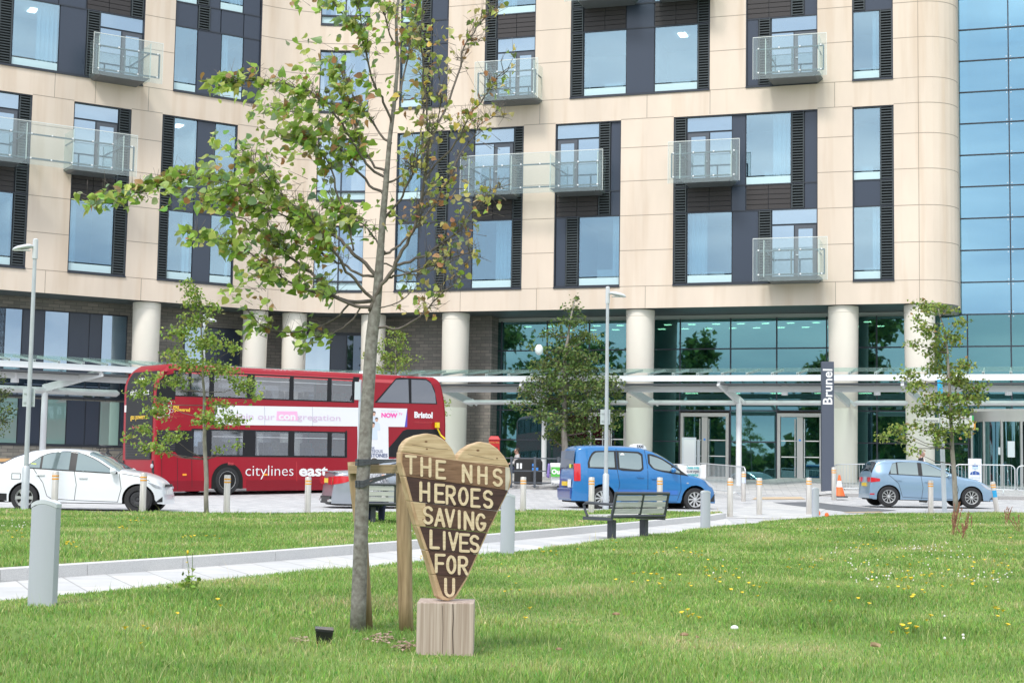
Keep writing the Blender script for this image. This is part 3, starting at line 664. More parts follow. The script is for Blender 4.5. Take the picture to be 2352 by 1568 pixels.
for seg, px, st in (('L', 99, 2.2), ('L', 337, .3), ('R', 1045, .0), ('R', 1250, 2.2), ('R', 1471, 0.), ('R', 1697, 2.2), ('R', 1937, .0), ('R', 2112, .0)):
    U = UL if seg == 'L' else UR; u = U(px, 910, -2.2); p0 = plan(seg, u, st); p1 = plan(seg, u, 3.75); dx = -.55 if seg == 'R' else 1.9
    p1 = plan(seg, u+dx, 3.75); b = MB()
    b.bar((*p0, 4.2), (*p1, 4.86), .12, .30); b.bar((p0[0], p0[1], 4.35), (*plan(seg, u+.3, st+.2), 4.1), .06, .1); b.build('arm', mat('white_paint_grey', (1, 1, 1)), can, world=True)
for px in (1360, 1801, 2014, 2316):
    u = UR(px, 880, -3.2); p = plan('R', u, 3.05); b = MB(); b.lathe([(.13, 4.38), (.13, 4.76)], 14, (p[0], p[1], 0)); b.build('downlight', white_m, can, smooth_=True, world=True)
for px in (36, 474):
    u = UL(px, 880, -3.2); p = plan('L', u, 3.05); b = MB(); b.lathe([(.16, 4.34), (.16, 4.72)], 14, (p[0], p[1], 0)); b.build('downlight', white_m, can, smooth_=True, world=True)
# ------------------------------------------------------------------ ground, road, pavement, path, kerbs
def sheet(name, m, fn, us, vs, uv=None):
    b = MB(); b.grid(fn, us, vs); me = b.mesh(name, m, 'all'); o = bpy.data.objects.new(name, me); COL.objects.link(o); tag(o, kind='structure')
    set_uv(o, uv or (lambda c: (c.x, c.y))); return o
def lerp(a, b, t): return a+(b-a)*t
def polyat(pts, t):
    """point at fraction t of a polyline's x-index"""
    k = t*(len(pts)-1); i = min(int(k), len(pts)-2); f = k-i; return Vector(pts[i]).lerp(Vector(pts[i+1]), f)
setts = brickmat('road_setts', (.56, .55, .545), (.39, .39, .40), (.30, .30, .30), 1., .42, .2, .012, .75, rot=R(45), bias=-.25)
slabs = brickmat('pavement_slabs', (.58, .565, .545), (.42, .42, .43), (.33, .32, .31), 1., .62, .31, .012, .75, rot=R(8), bias=-.2)
pslab = brickmat('path_slabs', (.56, .55, .53), (.42, .425, .435), (.33, .32, .31), 1., .95, .48, .009, .75, rot=R(67), bias=-.3)
sheet('ground', mat('far_ground', (.12, .18, .045), .9), lambda x, y: (x, y, terrain(x, y)-.12), [-600, -200, -80]+frg(-50, 50, 20)+[80, 200, 600], [-300, -100, -40, 0, 20]+frg(25, 70, 24)+[120, 300, 800])
sheet('road', setts, lambda x, y: (x, y, terrain(x, y)), frg(-48, 48, 60), frg(20, 66, 60))
KB = [(-48, 40), (-30, 49.5), (-21, 54), (-12, 59.5), (-6, 60), (0, 58.5), (4, 57.6), (8, 56.8), (12, 56), (20, 55.4), (48, 52)]
def kerbY(x):
    for (a, b), (c, d) in zip(KB, KB[1:]):
        if a <= x <= c: return b+(d-b)*(x-a)/(c-a)
    return 56
def kh(x): return .004+.116*max(1-smooth(3.6, 4.4, x), smooth(11.2, 12., x))
sheet('pavement', slabs, lambda x, t: (x, lerp(kerbY(x)+.14, 76, t), terrain(x, lerp(kerbY(x)+.14, 76, t))+kh(x)), frg(-48, 48, 96), [t*t for t in frg(0, 1, 14)])
granite = mat('granite', (.55, .54, .525), .7, var=.22, vscale=140, bump=.05)
granite_d = mat('granite_kerb_dark', (.33, .32, .31), .75, var=.25, vscale=40)
def kerbrun(name, pts, h, wd, m, base):
    b = MB()
    for p, q in zip(pts, pts[1:]):
        p, q = Vector(p), Vector(q); d = (q-p).normalized(); n = Vector((-d.y, d.x)); g = .004
        a0, a1 = p+d*g, q-d*g; w_ = [a0, a1, a1+n*wd, a0+n*wd]
        b.hexa([(v.x, v.y, base(v.x, v.y)-.1) for v in w_], [(v.x, v.y, base(v.x, v.y)+h(v.x)) for v in w_])
    o = b.build(name, m, bevel=0); return tag(o, kind='structure')
kerbrun('road_kerb', [(x, kerbY(x)) for x in frg(-46, 4.2, 56)], lambda x: kh(x)+.004, .14, granite_d, terrain)
kerbrun('road_kerb', [(x, kerbY(x)) for x in frg(11.4, 46, 38)], lambda x: kh(x)+.004, .14, granite_d, terrain)
# path between the two lawns
KP = [Vector(p) for p in ((-14, -3.5), (-10, 2.6))]+[onground(*p).xy for p in ((0, 1337.7), (200, 1322.5), (420, 1306), (632, 1289), (806, 1274), (1000, 1257), (1182, 1241), (1400, 1220), (1634.8, 1196), (1668, 1190))]
EP = [Vector(p) for p in ((-12.4, -4), (-8.4, 2.6))]+[onground(*p).xy for p in ((0, 1383), (229, 1360), (432, 1340), (632, 1321), (800, 1306), (969, 1291), (1182, 1268), (1354, 1248), (1486, 1231), (1600, 1218), (1692, 1207), (1780, 1197), (1870, 1188.5), (2000, 1181), (2352, 1179.5), (2700, 1180))]+[Vector((38, 47))]
def ppath(x, t):
    k = polyat(KP, x); e = polyat(EP[:13], x); p = k.lerp(e, t); p = k+(p-k)*1.15; return (p.x, p.y, terrain(p.x, p.y)+.006)
sheet('path', pslab, ppath, frg(0, 1, 40), [0, .5, 1])
sheet('plaza_paving', pslab, lambda s, t: (lerp(Vector((5.0, 37.2)).lerp(Vector((8.5, 52)), s).x, Vector((7.4, 37.2)).lerp(Vector((11, 52)), s).x, t), lerp(37.2, 52, s), terrain(lerp(5+3.5*s, 7.4+3.6*s, t), lerp(37.2, 52, s))+.008), frg(0, 1, 14), [0, .5, 1])
asph = mat('asphalt_patch', (.13, .135, .145), .85, var=.12, vscale=30)
pA = [onground(*p) for p in ((1775, 1154), (1870, 1152.5), (2060, 1172), (1965, 1177))]
b = MB(); b.grid(lambda s, t: (lambda p: (p.x, p.y, terrain(p.x, p.y)+.012))(pA[0].lerp(pA[1], s).lerp(pA[3].lerp(pA[2], s), t)), frg(0, 1, 6), frg(0, 1, 8)); tag(b.build('asphalt_patch', asph), kind='structure')
tac = mat('buff_paving', (.55, .42, .28), .8, var=.1)
for q in (((1736, 1142), (1840, 1141), (1850, 1146.5), (1728, 1147)), ((1935, 1176.5), (2020, 1175), (2030, 1177), (1950, 1178))):
    pA2 = [onground(*p) for p in q]; b = MB(); b.grid(lambda s, t: (lambda p: (p.x, p.y, terrain(p.x, p.y)+.014))(pA2[0].lerp(pA2[1], s).lerp(pA2[3].lerp(pA2[2], s), t)), frg(0, 1, 4), frg(0, 1, 4)); tag(b.build('buff_paving', tac), kind='structure')
kerbrun('path_kerb', KP, lambda x: .125, .19, granite, terrain)
# ------------------------------------------------------------------ lawns
ROADEDGE = [(-30, 33), (-20, 35.2)]+[tuple(onground(*p).xy) for p in ((0, 1174), (200, 1178), (420, 1182), (632, 1183.5), (900, 1180), (1148, 1177), (1300, 1174.5), (1450, 1175), (1600, 1179.5), (1662, 1184))]
KP_L = [k+Vector((-(KP[min(i+1, len(KP)-1)]-KP[max(i-1, 0)]).normalized().y, (KP[min(i+1, len(KP)-1)]-KP[max(i-1, 0)]).normalized().x))*.19 for i, k in enumerate(KP)]
def bumps(x, y): return .02*math.sin(x*.9+y*.35)+.018*math.sin(y*1.1-x*.4)
def near_fn(s, t):
    e = polyat(EP, s); b_ = Vector((-9, -6)).lerp(Vector((45, -6)), s); p = e.lerp(b_, t)
    return (p.x, p.y, terrain(p.x, p.y)+.035*min(1, t*30)+bumps(p.x, p.y)*min(1, t*6))
def far_fn(s, t):
    k = polyat(KP_L, s); r_ = polyat([Vector(p) for p in ROADEDGE], s); p = k.lerp(r_, t)
    return (p.x, p.y, terrain(p.x, p.y)+lerp(.115, .03, t)+bumps(p.x, p.y)*4*t*(1-t))
def lawnmat(name, blade):
    m = bpy.data.materials.new(name); m.use_nodes = True; n = m.node_tree.nodes; l = m.node_tree.links.new; b = n['Principled BSDF']
    b.inputs['Roughness'].default_value = .55 if blade else .9; b.inputs['Specular IOR Level'].default_value = .25
    tc_ = n.new('ShaderNodeTexCoord'); z = n.new('ShaderNodeTexNoise'); z.inputs['Scale'].default_value = .55; z.inputs['Detail'].default_value = 5; l(tc_.outputs['Object'], z.inputs['Vector'])
    rp = n.new('ShaderNodeValToRGB'); e = rp.color_ramp.elements; e[0].position = .33; e[0].color = (.185, .305, .066, 1); e[1].position = .66; e[1].color = (.40, .455, .165, 1)
    e2 = e.new(.5); e2.color = (.265, .405, .095, 1); l(z.outputs['Fac'], rp.inputs[0])
    mm = n.new('ShaderNodeMix'); mm.data_type = 'RGBA'; mm.blend_type = 'MULTIPLY'; mm.inputs['Factor'].default_value = 1; l(rp.outputs[0], mm.inputs['A'])
    if blade:
        a = n.new('ShaderNodeAttribute'); a.attribute_name = 'tint'; l(a.outputs['Color'], mm.inputs['B'])
        tr_ = n.new('ShaderNodeBsdfTranslucent'); ms = n.new('ShaderNodeMixShader'); ms.inputs[0].default_value = .35; l(mm.outputs['Result'], tr_.inputs[0]); l(mm.outputs['Result'], b.inputs['Base Color'])
        l(b.outputs[0], ms.inputs[1]); l(tr_.outputs[0], ms.inputs[2]); l(ms.outputs[0], n['Material Output'].inputs[0])
    else: mm.inputs['B'].default_value = (.55, .55, .5, 1); l(mm.outputs['Result'], b.inputs['Base Color'])
    return m
lg = lawnmat('lawn_soil', False)
near = sheet('lawn', lg, near_fn, frg(0, 1, 90), [0, .01, .03]+frg(.06, 1, 40)); far = sheet('lawn', lg, far_fn, frg(0, 1, 40), frg(0, 1, 16))
def blades(name, fn, n_list, uniform_w=False):
    """tufts of grass blades over a lawn; n_list = (ymin, ymax, count, height, width, segments)"""
    V, Fq, Ft, T = [], [], [], []; base = 0; allv = []; tri = []; tint = []
    for y0, y1, cnt, hh, ww, *ex in n_list:
        xs, ys, zs = [], [], []
        need = cnt
        S = rng.random(cnt*6); Tt = rng.random(cnt*6)
        # coarse table of the lawn so sampling stays fast
        gs, gt = np.linspace(0, 1, 181), np.linspace(0, 1, 121)
        key = name
        if key not in blades.tab: blades.tab[key] = np.array([[fn(s, t) for t in gt] for s in gs])
        tab = blades.tab[key]
        def samp(S, Tt):
            a = S*180; b_ = Tt*120; i = np.minimum(a.astype(int), 179); j = np.minimum(b_.astype(int), 119); fa = (a-i)[:, None]; fb = (b_-j)[:, None]
            return tab[i, j]*(1-fa)*(1-fb)+tab[i+1, j]*fa*(1-fb)+tab[i, j+1]*(1-fa)*fb+tab[i+1, j+1]*fa*fb
        # cell areas -> area-uniform sampling inside the camera's view wedge
        A = tab[1:, :-1]-tab[:-1, :-1]; B = tab[:-1, 1:]-tab[:-1, :-1]; area = np.abs(A[..., 0]*B[..., 1]-A[..., 1]*B[..., 0])
        C = (tab[:-1, :-1]+tab[1:, 1:])/2; ok = (C[..., 1] > y0-1) & (C[..., 1] < y1+1) & (np.abs(C[..., 0]) < C[..., 1]*.38+2)
        pr = (area*ok).ravel(); pr = pr/pr.sum(); idx = rng.choice(pr.size, cnt, p=pr); ii, jj = idx//120, idx % 120
        P = samp((ii+rng.random(cnt))/180, (jj+rng.random(cnt))/120)
        P = P[(P[:, 1] > y0) & (P[:, 1] <= y1)]; k = len(P)
        pat = .8+.5*np.sin(P[:, 0]*1.7+np.sin(P[:, 1]*1.1)*2)*np.sin(P[:, 1]*.9+1.3*np.sin(P[:, 0]*.8))+.25*rng.standard_normal(k)
        h = hh*np.clip(pat, .35, 1.7)*(.7+.6*rng.random(k)); wd = ww*(.7+.6*rng.random(k))
        ang = rng.random(k)*2*np.pi; la = rng.random(k)*2*np.pi; ln = h*(.15+.75*rng.random(k))
        dx, dy = np.cos(ang)*wd/2, np.sin(ang)*wd/2; lx, ly = np.cos(la)*ln, np.sin(la)*ln
        v = np.zeros((k, 5, 3)); v[:, 0] = P+np.stack([-dx, -dy, -.01+0*dx], 1); v[:, 1] = P+np.stack([dx, dy, -.01+0*dx], 1)
        v[:, 2] = P+np.stack([dx*.8+lx*.35, dy*.8+ly*.35, h*.6], 1); v[:, 3] = P+np.stack([-dx*.8+lx*.35, -dy*.8+ly*.35, h*.6], 1); v[:, 4] = P+np.stack([lx, ly, h], 1)
        o = base+np.arange(k)[:, None]*5
        tri.append(np.concatenate([o+np.array([[0, 1, 2]]), o+np.array([[0, 2, 3]]), o+np.array([[3, 2, 4]])], 0)); allv.append(v.reshape(-1, 3)); base += k*5
        t = np.ones((k, 3))*(.75+.6*rng.random((k, 1))); t *= 1+.12*rng.standard_normal((k, 3))
        straw = rng.random(k) < (.95 if ex else .12); t[straw] = np.array([2.3, 1.55, 2.9])*(.7+.4*rng.random((straw.sum(), 1)))
        dkk = rng.random(k) < .2; t[dkk] *= np.array([.5, .72, .6])
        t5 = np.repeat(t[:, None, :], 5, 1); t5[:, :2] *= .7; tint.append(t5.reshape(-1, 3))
    v = np.concatenate(allv); tr_ = np.concatenate(tri); ti = np.clip(np.concatenate(tint), 0, 4)
    me = bpy.data.meshes.new(name); me.vertices.add(len(v)); me.vertices.foreach_set('co', v.ravel().astype(np.float32))
    me.loops.add(tr_.size); me.loops.foreach_set('vertex_index', tr_.ravel().astype(np.int32)); me.polygons.add(len(tr_))
    me.polygons.foreach_set('loop_start', np.arange(0, tr_.size, 3, dtype=np.int32)); me.polygons.foreach_set('loop_total', np.full(len(tr_), 3, dtype=np.int32))
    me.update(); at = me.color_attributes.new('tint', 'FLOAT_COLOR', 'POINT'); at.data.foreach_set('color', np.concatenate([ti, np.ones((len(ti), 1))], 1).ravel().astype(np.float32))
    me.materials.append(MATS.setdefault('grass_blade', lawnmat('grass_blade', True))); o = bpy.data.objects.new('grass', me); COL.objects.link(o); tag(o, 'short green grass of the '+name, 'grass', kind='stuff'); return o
blades.tab = {}
blades('near lawn with flowers', near_fn, [(6.5, 11, 150000, .038, .0042), (11, 17, 170000, .040, .006), (17, 28, 160000, .044, .010), (28, 50, 120000, .045, .019), (7, 18, 9000, .030, .016), (18, 34, 9000, .032, .026), (7, 20, 2600, .13, .0032, 1), (20, 46, 1800, .13, .007, 1)])
blades('far lawn beside the road', far_fn, [(12, 28, 130000, .045, .009), (28, 42, 110000, .045, .018), (14, 38, 1500, .13, .007, 1)])
def lawn_z(x, y, fn=None):
    """height of the near lawn at a place"""
    tab = blades.tab['near lawn with flowers' if fn is None else fn]; d = (tab[..., 0]-x)**2+(tab[..., 1]-y)**2; i = np.unravel_index(np.argmin(d), d.shape); return float(tab[i][2])
def onlawn(px, py, far_=False):
    d = ray(px, py); nm = 'far lawn beside the road' if far_ else None
    p = onground(px, py, .05); 
    for _ in range(4):
        z = lawn_z(p.x, p.y, nm); t = (z-CAM_H)/d.z; p = Vector((d.x*t, d.y*t, z))
    return p
# ------------------------------------------------------------------ trees
def leafmat(name, transl=.4):
    m = bpy.data.materials.new(name); m.use_nodes = True; n = m.node_tree.nodes; l = m.node_tree.links.new; b = n['Principled BSDF']
    b.inputs['Roughness'].default_value = .42; b.inputs['Specular IOR Level'].default_value = .4
    a = n.new('ShaderNodeAttribute'); a.attribute_name = 'tint'; tr_ = n.new('ShaderNodeBsdfTranslucent'); ms = n.new('ShaderNodeMixShader'); ms.inputs[0].default_value = transl
    l(a.outputs['Color'], b.inputs['Base Color']); l(a.outputs['Color'], tr_.inputs[0]); l(b.outputs[0], ms.inputs[1]); l(tr_.outputs[0], ms.inputs[2]); l(ms.outputs[0], n['Material Output'].inputs[0]); return m
leaf_m = leafmat('lime_leaf')
LT_BIG = (np.array([(0, 0, 0), (.0, .30, .05), (.28, .47, .06), (.62, .36, .03), (1.02, 0, -.10), (.62, -.36, .03), (.28, -.47, .06), (.0, -.30, .05), (.34, 0, -.04), (.66, 0, -.05)]),
          [(0, 8, 2), (0, 2, 1), (8, 9, 3), (8, 3, 2), (9, 4, 3), (0, 7, 6), (0, 6, 8), (8, 6, 5), (8, 5, 9), (9, 5, 4)])
LT_SM = (np.array([(0, 0, 0), (.35, .42, .05), (1.0, 0, -.05), (.35, -.42, .05), (.45, 0, -.05)]), [(0, 4, 1), (4, 2, 1), (0, 3, 4), (4, 3, 2)])
def leaves_mesh(name, P, D, N, S, C, T=LT_SM):
    """one leaf per point: D = direction of the blade, N = its face normal"""
    tv, tf = T; k = len(P); D = D/np.linalg.norm(D, axis=1)[:, None]; B = np.cross(N, D); B /= np.linalg.norm(B, axis=1)[:, None]+1e-9; N = np.cross(D, B)
    curl = (rng.random(k)*2.6-.4)[:, None, None]
    v = P[:, None]+S[:, None, None]*(tv[None, :, 0:1]*D[:, None]+tv[None, :, 1:2]*B[:, None]+curl*(tv[None, :, 2:3]*2.2-.16*tv[None, :, 0:1]**2)*N[:, None])
    nv = len(tv); f = (np.arange(k)[:, None, None]*nv+np.array(tf)[None]).reshape(-1, 3)
    me = bpy.data.meshes.new(name); v = v.reshape(-1, 3); me.vertices.add(len(v)); me.vertices.foreach_set('co', v.ravel().astype(np.float32))
    me.loops.add(f.size); me.loops.foreach_set('vertex_index', f.ravel().astype(np.int32)); me.polygons.add(len(f))
    me.polygons.foreach_set('loop_start', np.arange(0, f.size, 3, dtype=np.int32)); me.polygons.foreach_set('loop_total', np.full(len(f), 3, dtype=np.int32)); me.update()
    at = me.color_attributes.new('tint', 'FLOAT_COLOR', 'POINT'); c = np.repeat(np.concatenate([C, np.ones((k, 1))], 1), nv, 0); at.data.foreach_set('color', c.ravel().astype(np.float32)); me.materials.append(leaf_m); return me
def pal(k, table):
    """pick leaf colours from ((weight, rgb), ...)"""
    w_ = np.array([t[0] for t in table], float); w_ /= w_.sum(); c = np.array([t[1] for t in table])[rng.choice(len(table), k, p=w_)]
    return np.clip(c*(.75+.5*rng.random((k, 1)))*(1+.08*rng.standard_normal((k, 3))), .004, .9)
GREEN = ((4, (.34, .47, .085)), (2.2, (.22, .34, .06)), (1.6, (.24, .33, .18)), (2.6, (.46, .53, .15)), (.8, (.42, .24, .10)))
MIXED = ((3, (.28, .36, .07)), (1.5, (.18, .25, .09)), (2.4, (.45, .45, .13)), (1.8, (.52, .46, .20)), (1.5, (.46, .24, .11)), (.8, (.62, .50, .10)))
bark_m = mat('lime_bark', (.20, .175, .145), .85, bump=.25, bscale=60, col2=(.31, .285, .25), vscale=14, stretch=(1, 1, .35))
bark_l = mat('lichen_bark', (.125, .11, .095), .85, bump=.3, bscale=50, col2=(.27, .26, .235), vscale=30)
twig_m = mat('twig_bark', (.075, .058, .05), .8, col2=(.19, .16, .14), vscale=9)
def wobble(pts, a, n=3):
    out = [Vector(pts[0])]
    for p, q in zip(pts, pts[1:]):
        p, q = Vector(p), Vector(q)
        for i in range(1, n+1): out.append(p.lerp(q, i/n)+Vector([random.gauss(0, a) for _ in range(3)])*(1 if i < n else .3))
    return out
# --- the young lime in the foreground: trunk and limbs measured from the photograph
LT = thing('lime_tree', onlawn(821, 1449), 'young lime tree with sparse wind blown leaves tied to wooden stakes', 'tree'); TY = LT.location.y
TR = [(821, 1452, 37), (824, 1380, 35), (827, 1290, 33), (830, 1200, 32), (833, 1110, 31), (838, 1030, 30.5), (842, 950, 30), (848, 860, 29.5), (854, 775, 28.5), (860, 725, 28), (866, 683, 22), (871, 620, 20.5), (875, 560, 19.5), (879, 505, 18.5), (886, 426, 16.5), (890, 380, 14), (895, 320, 12.5), (904, 250, 11.5), (908, 215, 11), (914, 140, 9.5), (911, 90, 9), (910, 45, 8), (915, 0, 8), (919, -60, 7), (922, -130, 5), (925, -190, 3)]
tp = [atY(x, y, TY+.02*math.sin(y*.01)) for x, y, w_ in TR]; tp[0].z = LT.location.z-.05
b = MB(); b.tube([tp[0]+Vector((0, 0, .0))]+tp[1:], [w_/2*TY/F_PX*(1 if y_ > 600 else .84) for _, y_, w_ in TR], 16); trunk = b.build('trunk', bark_l, LT, smooth_='all', world=True)
BR = [  # points (px), start width, leaf density along it, palette 0 green 1 mixed, depth lean
 ([(866, 692), (855, 691), (818, 694), (780, 686), (750, 667), (715, 626), (683, 602), (658, 586), (639, 567), (600, 532), (560, 502), (520, 490)], 13, 1.0, 0, .5),
 ([(862, 706), (848, 705), (829, 704), (804, 698), (764, 680), (726, 672), (683, 656), (647, 637), (623, 618), (598, 599), (560, 572), (500, 545), (440, 540)], 11, 1.0, 0, -.3),
 ([(802, 698), (780, 724), (750, 743), (715, 756), (661, 764), (628, 759), (609, 751), (590, 737)], 5, .5, 0, .2),
 ([(829, 704), (813, 732), (788, 754), (758, 769), (720, 778), (700, 800)], 3.5, .1, 0, .1),
 ([(862, 700), (856, 683), (826, 656), (804, 632), (788, 610), (772, 583), (750, 561), (726, 518), (691, 480), (655, 458), (626, 423), (600, 390), (575, 365)], 10, 1.0, 0, -.6),
 ([(870, 640), (861, 629), (840, 605), (818, 588), (802, 569), (783, 550), (748, 531), (726, 518), (693, 496), (642, 461), (601, 439), (574, 428), (500, 412), (434, 409), (401, 412), (366, 426), (325, 442), (298, 449), (250, 455), (212, 464)], 12, 1.35, 0, .3),
 ([(872, 632), (857, 634), (834, 634), (807, 621), (786, 605), (764, 594), (737, 580), (704, 559), (669, 545), (628, 529), (601, 507), (560, 470), (520, 450)], 8, 1.0, 0, .7),
 ([(812, 575), (810, 561), (807, 534), (796, 504), (770, 470), (752, 440)], 5, .5, 0, .2),
 ([(850, 715), (859, 689), (870, 670), (886, 645), (905, 618), (918, 588), (935, 561), (951, 529), (962, 496), (967, 464), (975, 412), (981, 361), (986, 320), (981, 271), (972, 190), (967, 108), (968, 54), (972, -20)], 14, .55, 1, -.4),
 ([(909, 612), (916, 607), (940, 602), (975, 588), (1002, 569), (1032, 548), (1057, 529), (1075, 496), (1103, 461), (1130, 434), (1172, 423)], 9, .75, 1, .4),
 ([(892, 638), (902, 634), (935, 629), (967, 618), (997, 610), (1029, 596), (1057, 586), (1090, 575)], 6, .8, 1, -.5),
 ([(874, 598), (888, 605), (916, 621), (954, 632), (981, 626), (1013, 610), (1040, 596)], 4, .4, 1, .6),
 ([(877, 585), (894, 580), (910, 569), (924, 556), (946, 529), (970, 507), (1002, 464), (1024, 423), (1046, 377), (1067, 341), (1100, 287), (1124, 274), (1145, 268)], 7, .55, 1, .5),
 ([(977, 412), (981, 406), (1019, 360), (1046, 325), (1062, 298), (1076, 271), (1103, 238), (1124, 206), (1141, 179), (1170, 154)], 6, .6, 1, -.2),
 ([(981, 380), (997, 306), (1019, 260), (1040, 206), (1059, 152), (1062, 122), (1073, 95), (1089, 76), (1103, 54), (1116, 40), (1127, 14)], 7, .5, 1, .35),
 ([(899, 330), (883, 320), (864, 293), (846, 266), (824, 238), (805, 211), (785, 180)], 7, .7, 0, .4),
 ([(897, 290), (897, 271), (880, 236), (867, 211), (853, 176), (845, 144), (837, 108), (834, 81), (829, 46), (818, 0), (810, -40)], 7, .45, 0, -.4),
 ([(834, 89), (813, 65), (780, 24), (764, 0), (745, -20)], 4, .8, 0, .1),
 ([(887, 405), (886, 393), (861, 385), (845, 360), (826, 325), (813, 282), (804, 244), (796, 211), (786, 173), (770, 140)], 8, .8, 0, .3),
 ([(886, 415), (883, 406), (842, 377), (829, 360), (810, 325), (786, 284), (758, 249), (731, 225), (710, 211), (655, 190), (600, 183), (550, 185), (500, 192)], 8, 1.15, 0, -.5),
 ([(884, 446), (875, 439), (848, 426), (827, 399), (807, 380), (788, 350), (772, 318), (750, 290), (700, 262), (640, 250), (600, 244)], 8, 1.0, 0, .6),
 ([(886, 425), (894, 419), (916, 407), (935, 393), (951, 372), (965, 310), (975, 220), (985, 150)], 6, .5, 1, .3),
 ([(880, 506), (886, 499), (899, 485), (918, 461), (929, 434), (948, 399), (960, 360), (985, 320), (1005, 280), (1012, 230), (1010, 180)], 7, .6, 1, -.5),
 ([(886, 582), (878, 575), (864, 550), (845, 526), (818, 507), (796, 493), (760, 482)], 5, .9, 0, .4),
 ([(861, 750), (870, 752), (899, 756), (932, 748), (962, 729), (986, 705), (1008, 680), (1040, 656), (1062, 626), (1075, 598)], 7.5, .5, 1, .2),
 ([(868, 706), (880, 705), (916, 694), (943, 672), (956, 656)], 3, .1, 1, -.2),
 ([(783, 470), (777, 453), (769, 410), (748, 361), (726, 331), (700, 312), (650, 305)], 5.5, 1.0, 0, -.2),
 ([(750, 561), (700, 520), (640, 490), (590, 470), (540, 455), (480, 450)], 5, 1.2, 0, .1),
 ([(910, 230), (925, 190), (935, 140), (945, 90), (955, 40), (960, -20)], 5, .6, 0, .3), ([(912, 110), (895, 80), (885, 40), (870, 10), (850, -20)], 4, .5, 0, -.3)]
P_, D_, S_, C_ = [], [], [], []; limb = MB(); twig = MB(); m2 = TY/F_PX
def leaf_at(p, pi, wind=.8):
    d = Vector((-.75*wind+random.gauss(0, .55), random.gauss(0, .6), random.gauss(-.25, .5))); off = Vector((random.gauss(-.012, .02), random.gauss(0, .03), random.gauss(-.005, .02)))
    P_.append(p+off); D_.append(d); S_.append(random.uniform(.030, .068) if pi == 0 else random.uniform(.022, .052)); C_.append(pi)
for pts, w0, dens, pi, lean in BR:
    n = len(pts); lens = [0]
    for a, c in zip(pts, pts[1:]): lens.append(lens[-1]+math.hypot(a[0]-c[0], a[1]-c[1]))
    tot = lens[-1]; q = [atY(x, y, TY+lean*1.15*(l_/tot)**1.2*min(1, tot/350)) for (x, y), l_ in zip(pts, lens)]
    qs = wobble(q, .006, 2); k = len(qs); rad = [max(.0022, (w0*(1-i/(k-1))**.85*.68+1.7)/2*m2) for i in range(k)]; limb.tube(qs, rad, 7)
    nl = int(tot*(dens*.105+.06))
    for i in range(nl):                     # side twigs carrying leaves
        f = random.uniform(.22 if pi == 0 else .28, 1.0)**.85; j = f*(k-1); j0 = min(int(j), k-2); p = qs[j0].lerp(qs[j0+1], j-j0); along = (qs[j0+1]-qs[j0]).normalized()
        tl = random.uniform(.03, .20)*(1.1-.4*f); side = Vector((random.gauss(0, 1), random.gauss(0, 1), random.gauss(.35, .8))).normalized(); e = p+(along*.7+side*.75)*tl
        mid = p.lerp(e, .5)+Vector((random.gauss(0, .01), random.gauss(0, .01), random.gauss(0, .01)))
        if tl > .05: twig.tube([p, mid, e], [.0022, .0017, .0011], 4)
        for _ in range(random.choice((1, 2, 3, 4, 5) if pi == 0 else (0, 1, 1, 2, 3))): leaf_at(p.lerp(e, random.uniform(.55, 1.05)), pi, 1. if pi == 0 else .3)
        for _ in range(random.choice((0, 1, 2, 3) if pi == 0 else (1, 2, 3, 4))): e2 = mid+Vector((random.gauss(0, .05), random.gauss(0, .05), random.gauss(.04, .05))); twig.tube([mid, e2], [.0016, .0009], 4)
for cx, cy, rx, ry, n in ((545, 205, 50, 22, 26), (660, 215, 60, 45, 60), (640, 265, 55, 30, 42), (600, 340, 70, 35, 55), (700, 320, 45, 40, 40), (500, 330, 45, 28, 26), (520, 390, 75, 30, 70), (440, 415, 60, 32, 55), (395, 450, 40, 25, 26), (470, 465, 50, 25, 36), (600, 420, 60, 40, 60), (660, 380, 60, 45, 55), (480, 545, 60, 18, 32), (545, 560, 45, 30, 36), (590, 620, 50, 25, 36), (555, 665, 40, 22, 26), (590, 690, 40, 18, 18), (290, 440, 45, 18, 26), (235, 458, 35, 16, 22), (720, 150, 40, 25, 24), (700, 100, 30, 16, 12), (720, 8, 45, 12, 14), (800, 480, 60, 22, 36), (730, 440, 50, 30, 30), (590, 760, 28, 22, 14), (960, 90, 50, 45, 38), (915, 20, 35, 30, 20), (1000, 150, 40, 40, 26), (1090, 480, 40, 40, 20), (1040, 540, 45, 30, 16), (975, 690, 32, 25, 14), (870, 110, 30, 30, 14), (1130, 450, 40, 15, 12), (1000, 250, 60, 60, 26), (960, 320, 50, 50, 20), (1090, 300, 50, 40, 18), (1010, 430, 50, 40, 22), (940, 220, 40, 50, 20), (1140, 200, 30, 40, 8), (870, 200, 40, 50, 14), (820, 140, 50, 40, 16), (760, 110, 40, 30, 16), (1000, 80, 40, 50, 20), (880, 40, 50, 40, 22), (1060, 420, 50, 40, 16), (905, 480, 50, 50, 16), (840, 330, 40, 50, 16)):
    pi = 0 if cx < 900 else 1
    for i in range(int(n*((.55 if 560 < cx < 780 and 300 < cy < 480 else .78) if pi == 0 else 1.0))):
        a, r_ = random.uniform(0, 6.28), random.random()**.5; p = atY(cx+math.cos(a)*r_*rx, cy+math.sin(a)*r_*ry, TY+random.gauss(0, .3)); leaf_at(p, pi, 1. if pi == 0 else .4)
        if i % 3 == 0: twig.tube([p, p+Vector((random.gauss(.06, .04), random.gauss(0, .05), random.gauss(-.03, .03)))], [.001, .002], 4)
limb.build('branches', twig_m if False else mat('branch_bark', (.085, .068, .058), .8, col2=(.17, .145, .125), vscale=16), LT, smooth_='all', world=True); twig.build('twigs', twig_m, LT, smooth_='all', world=True)
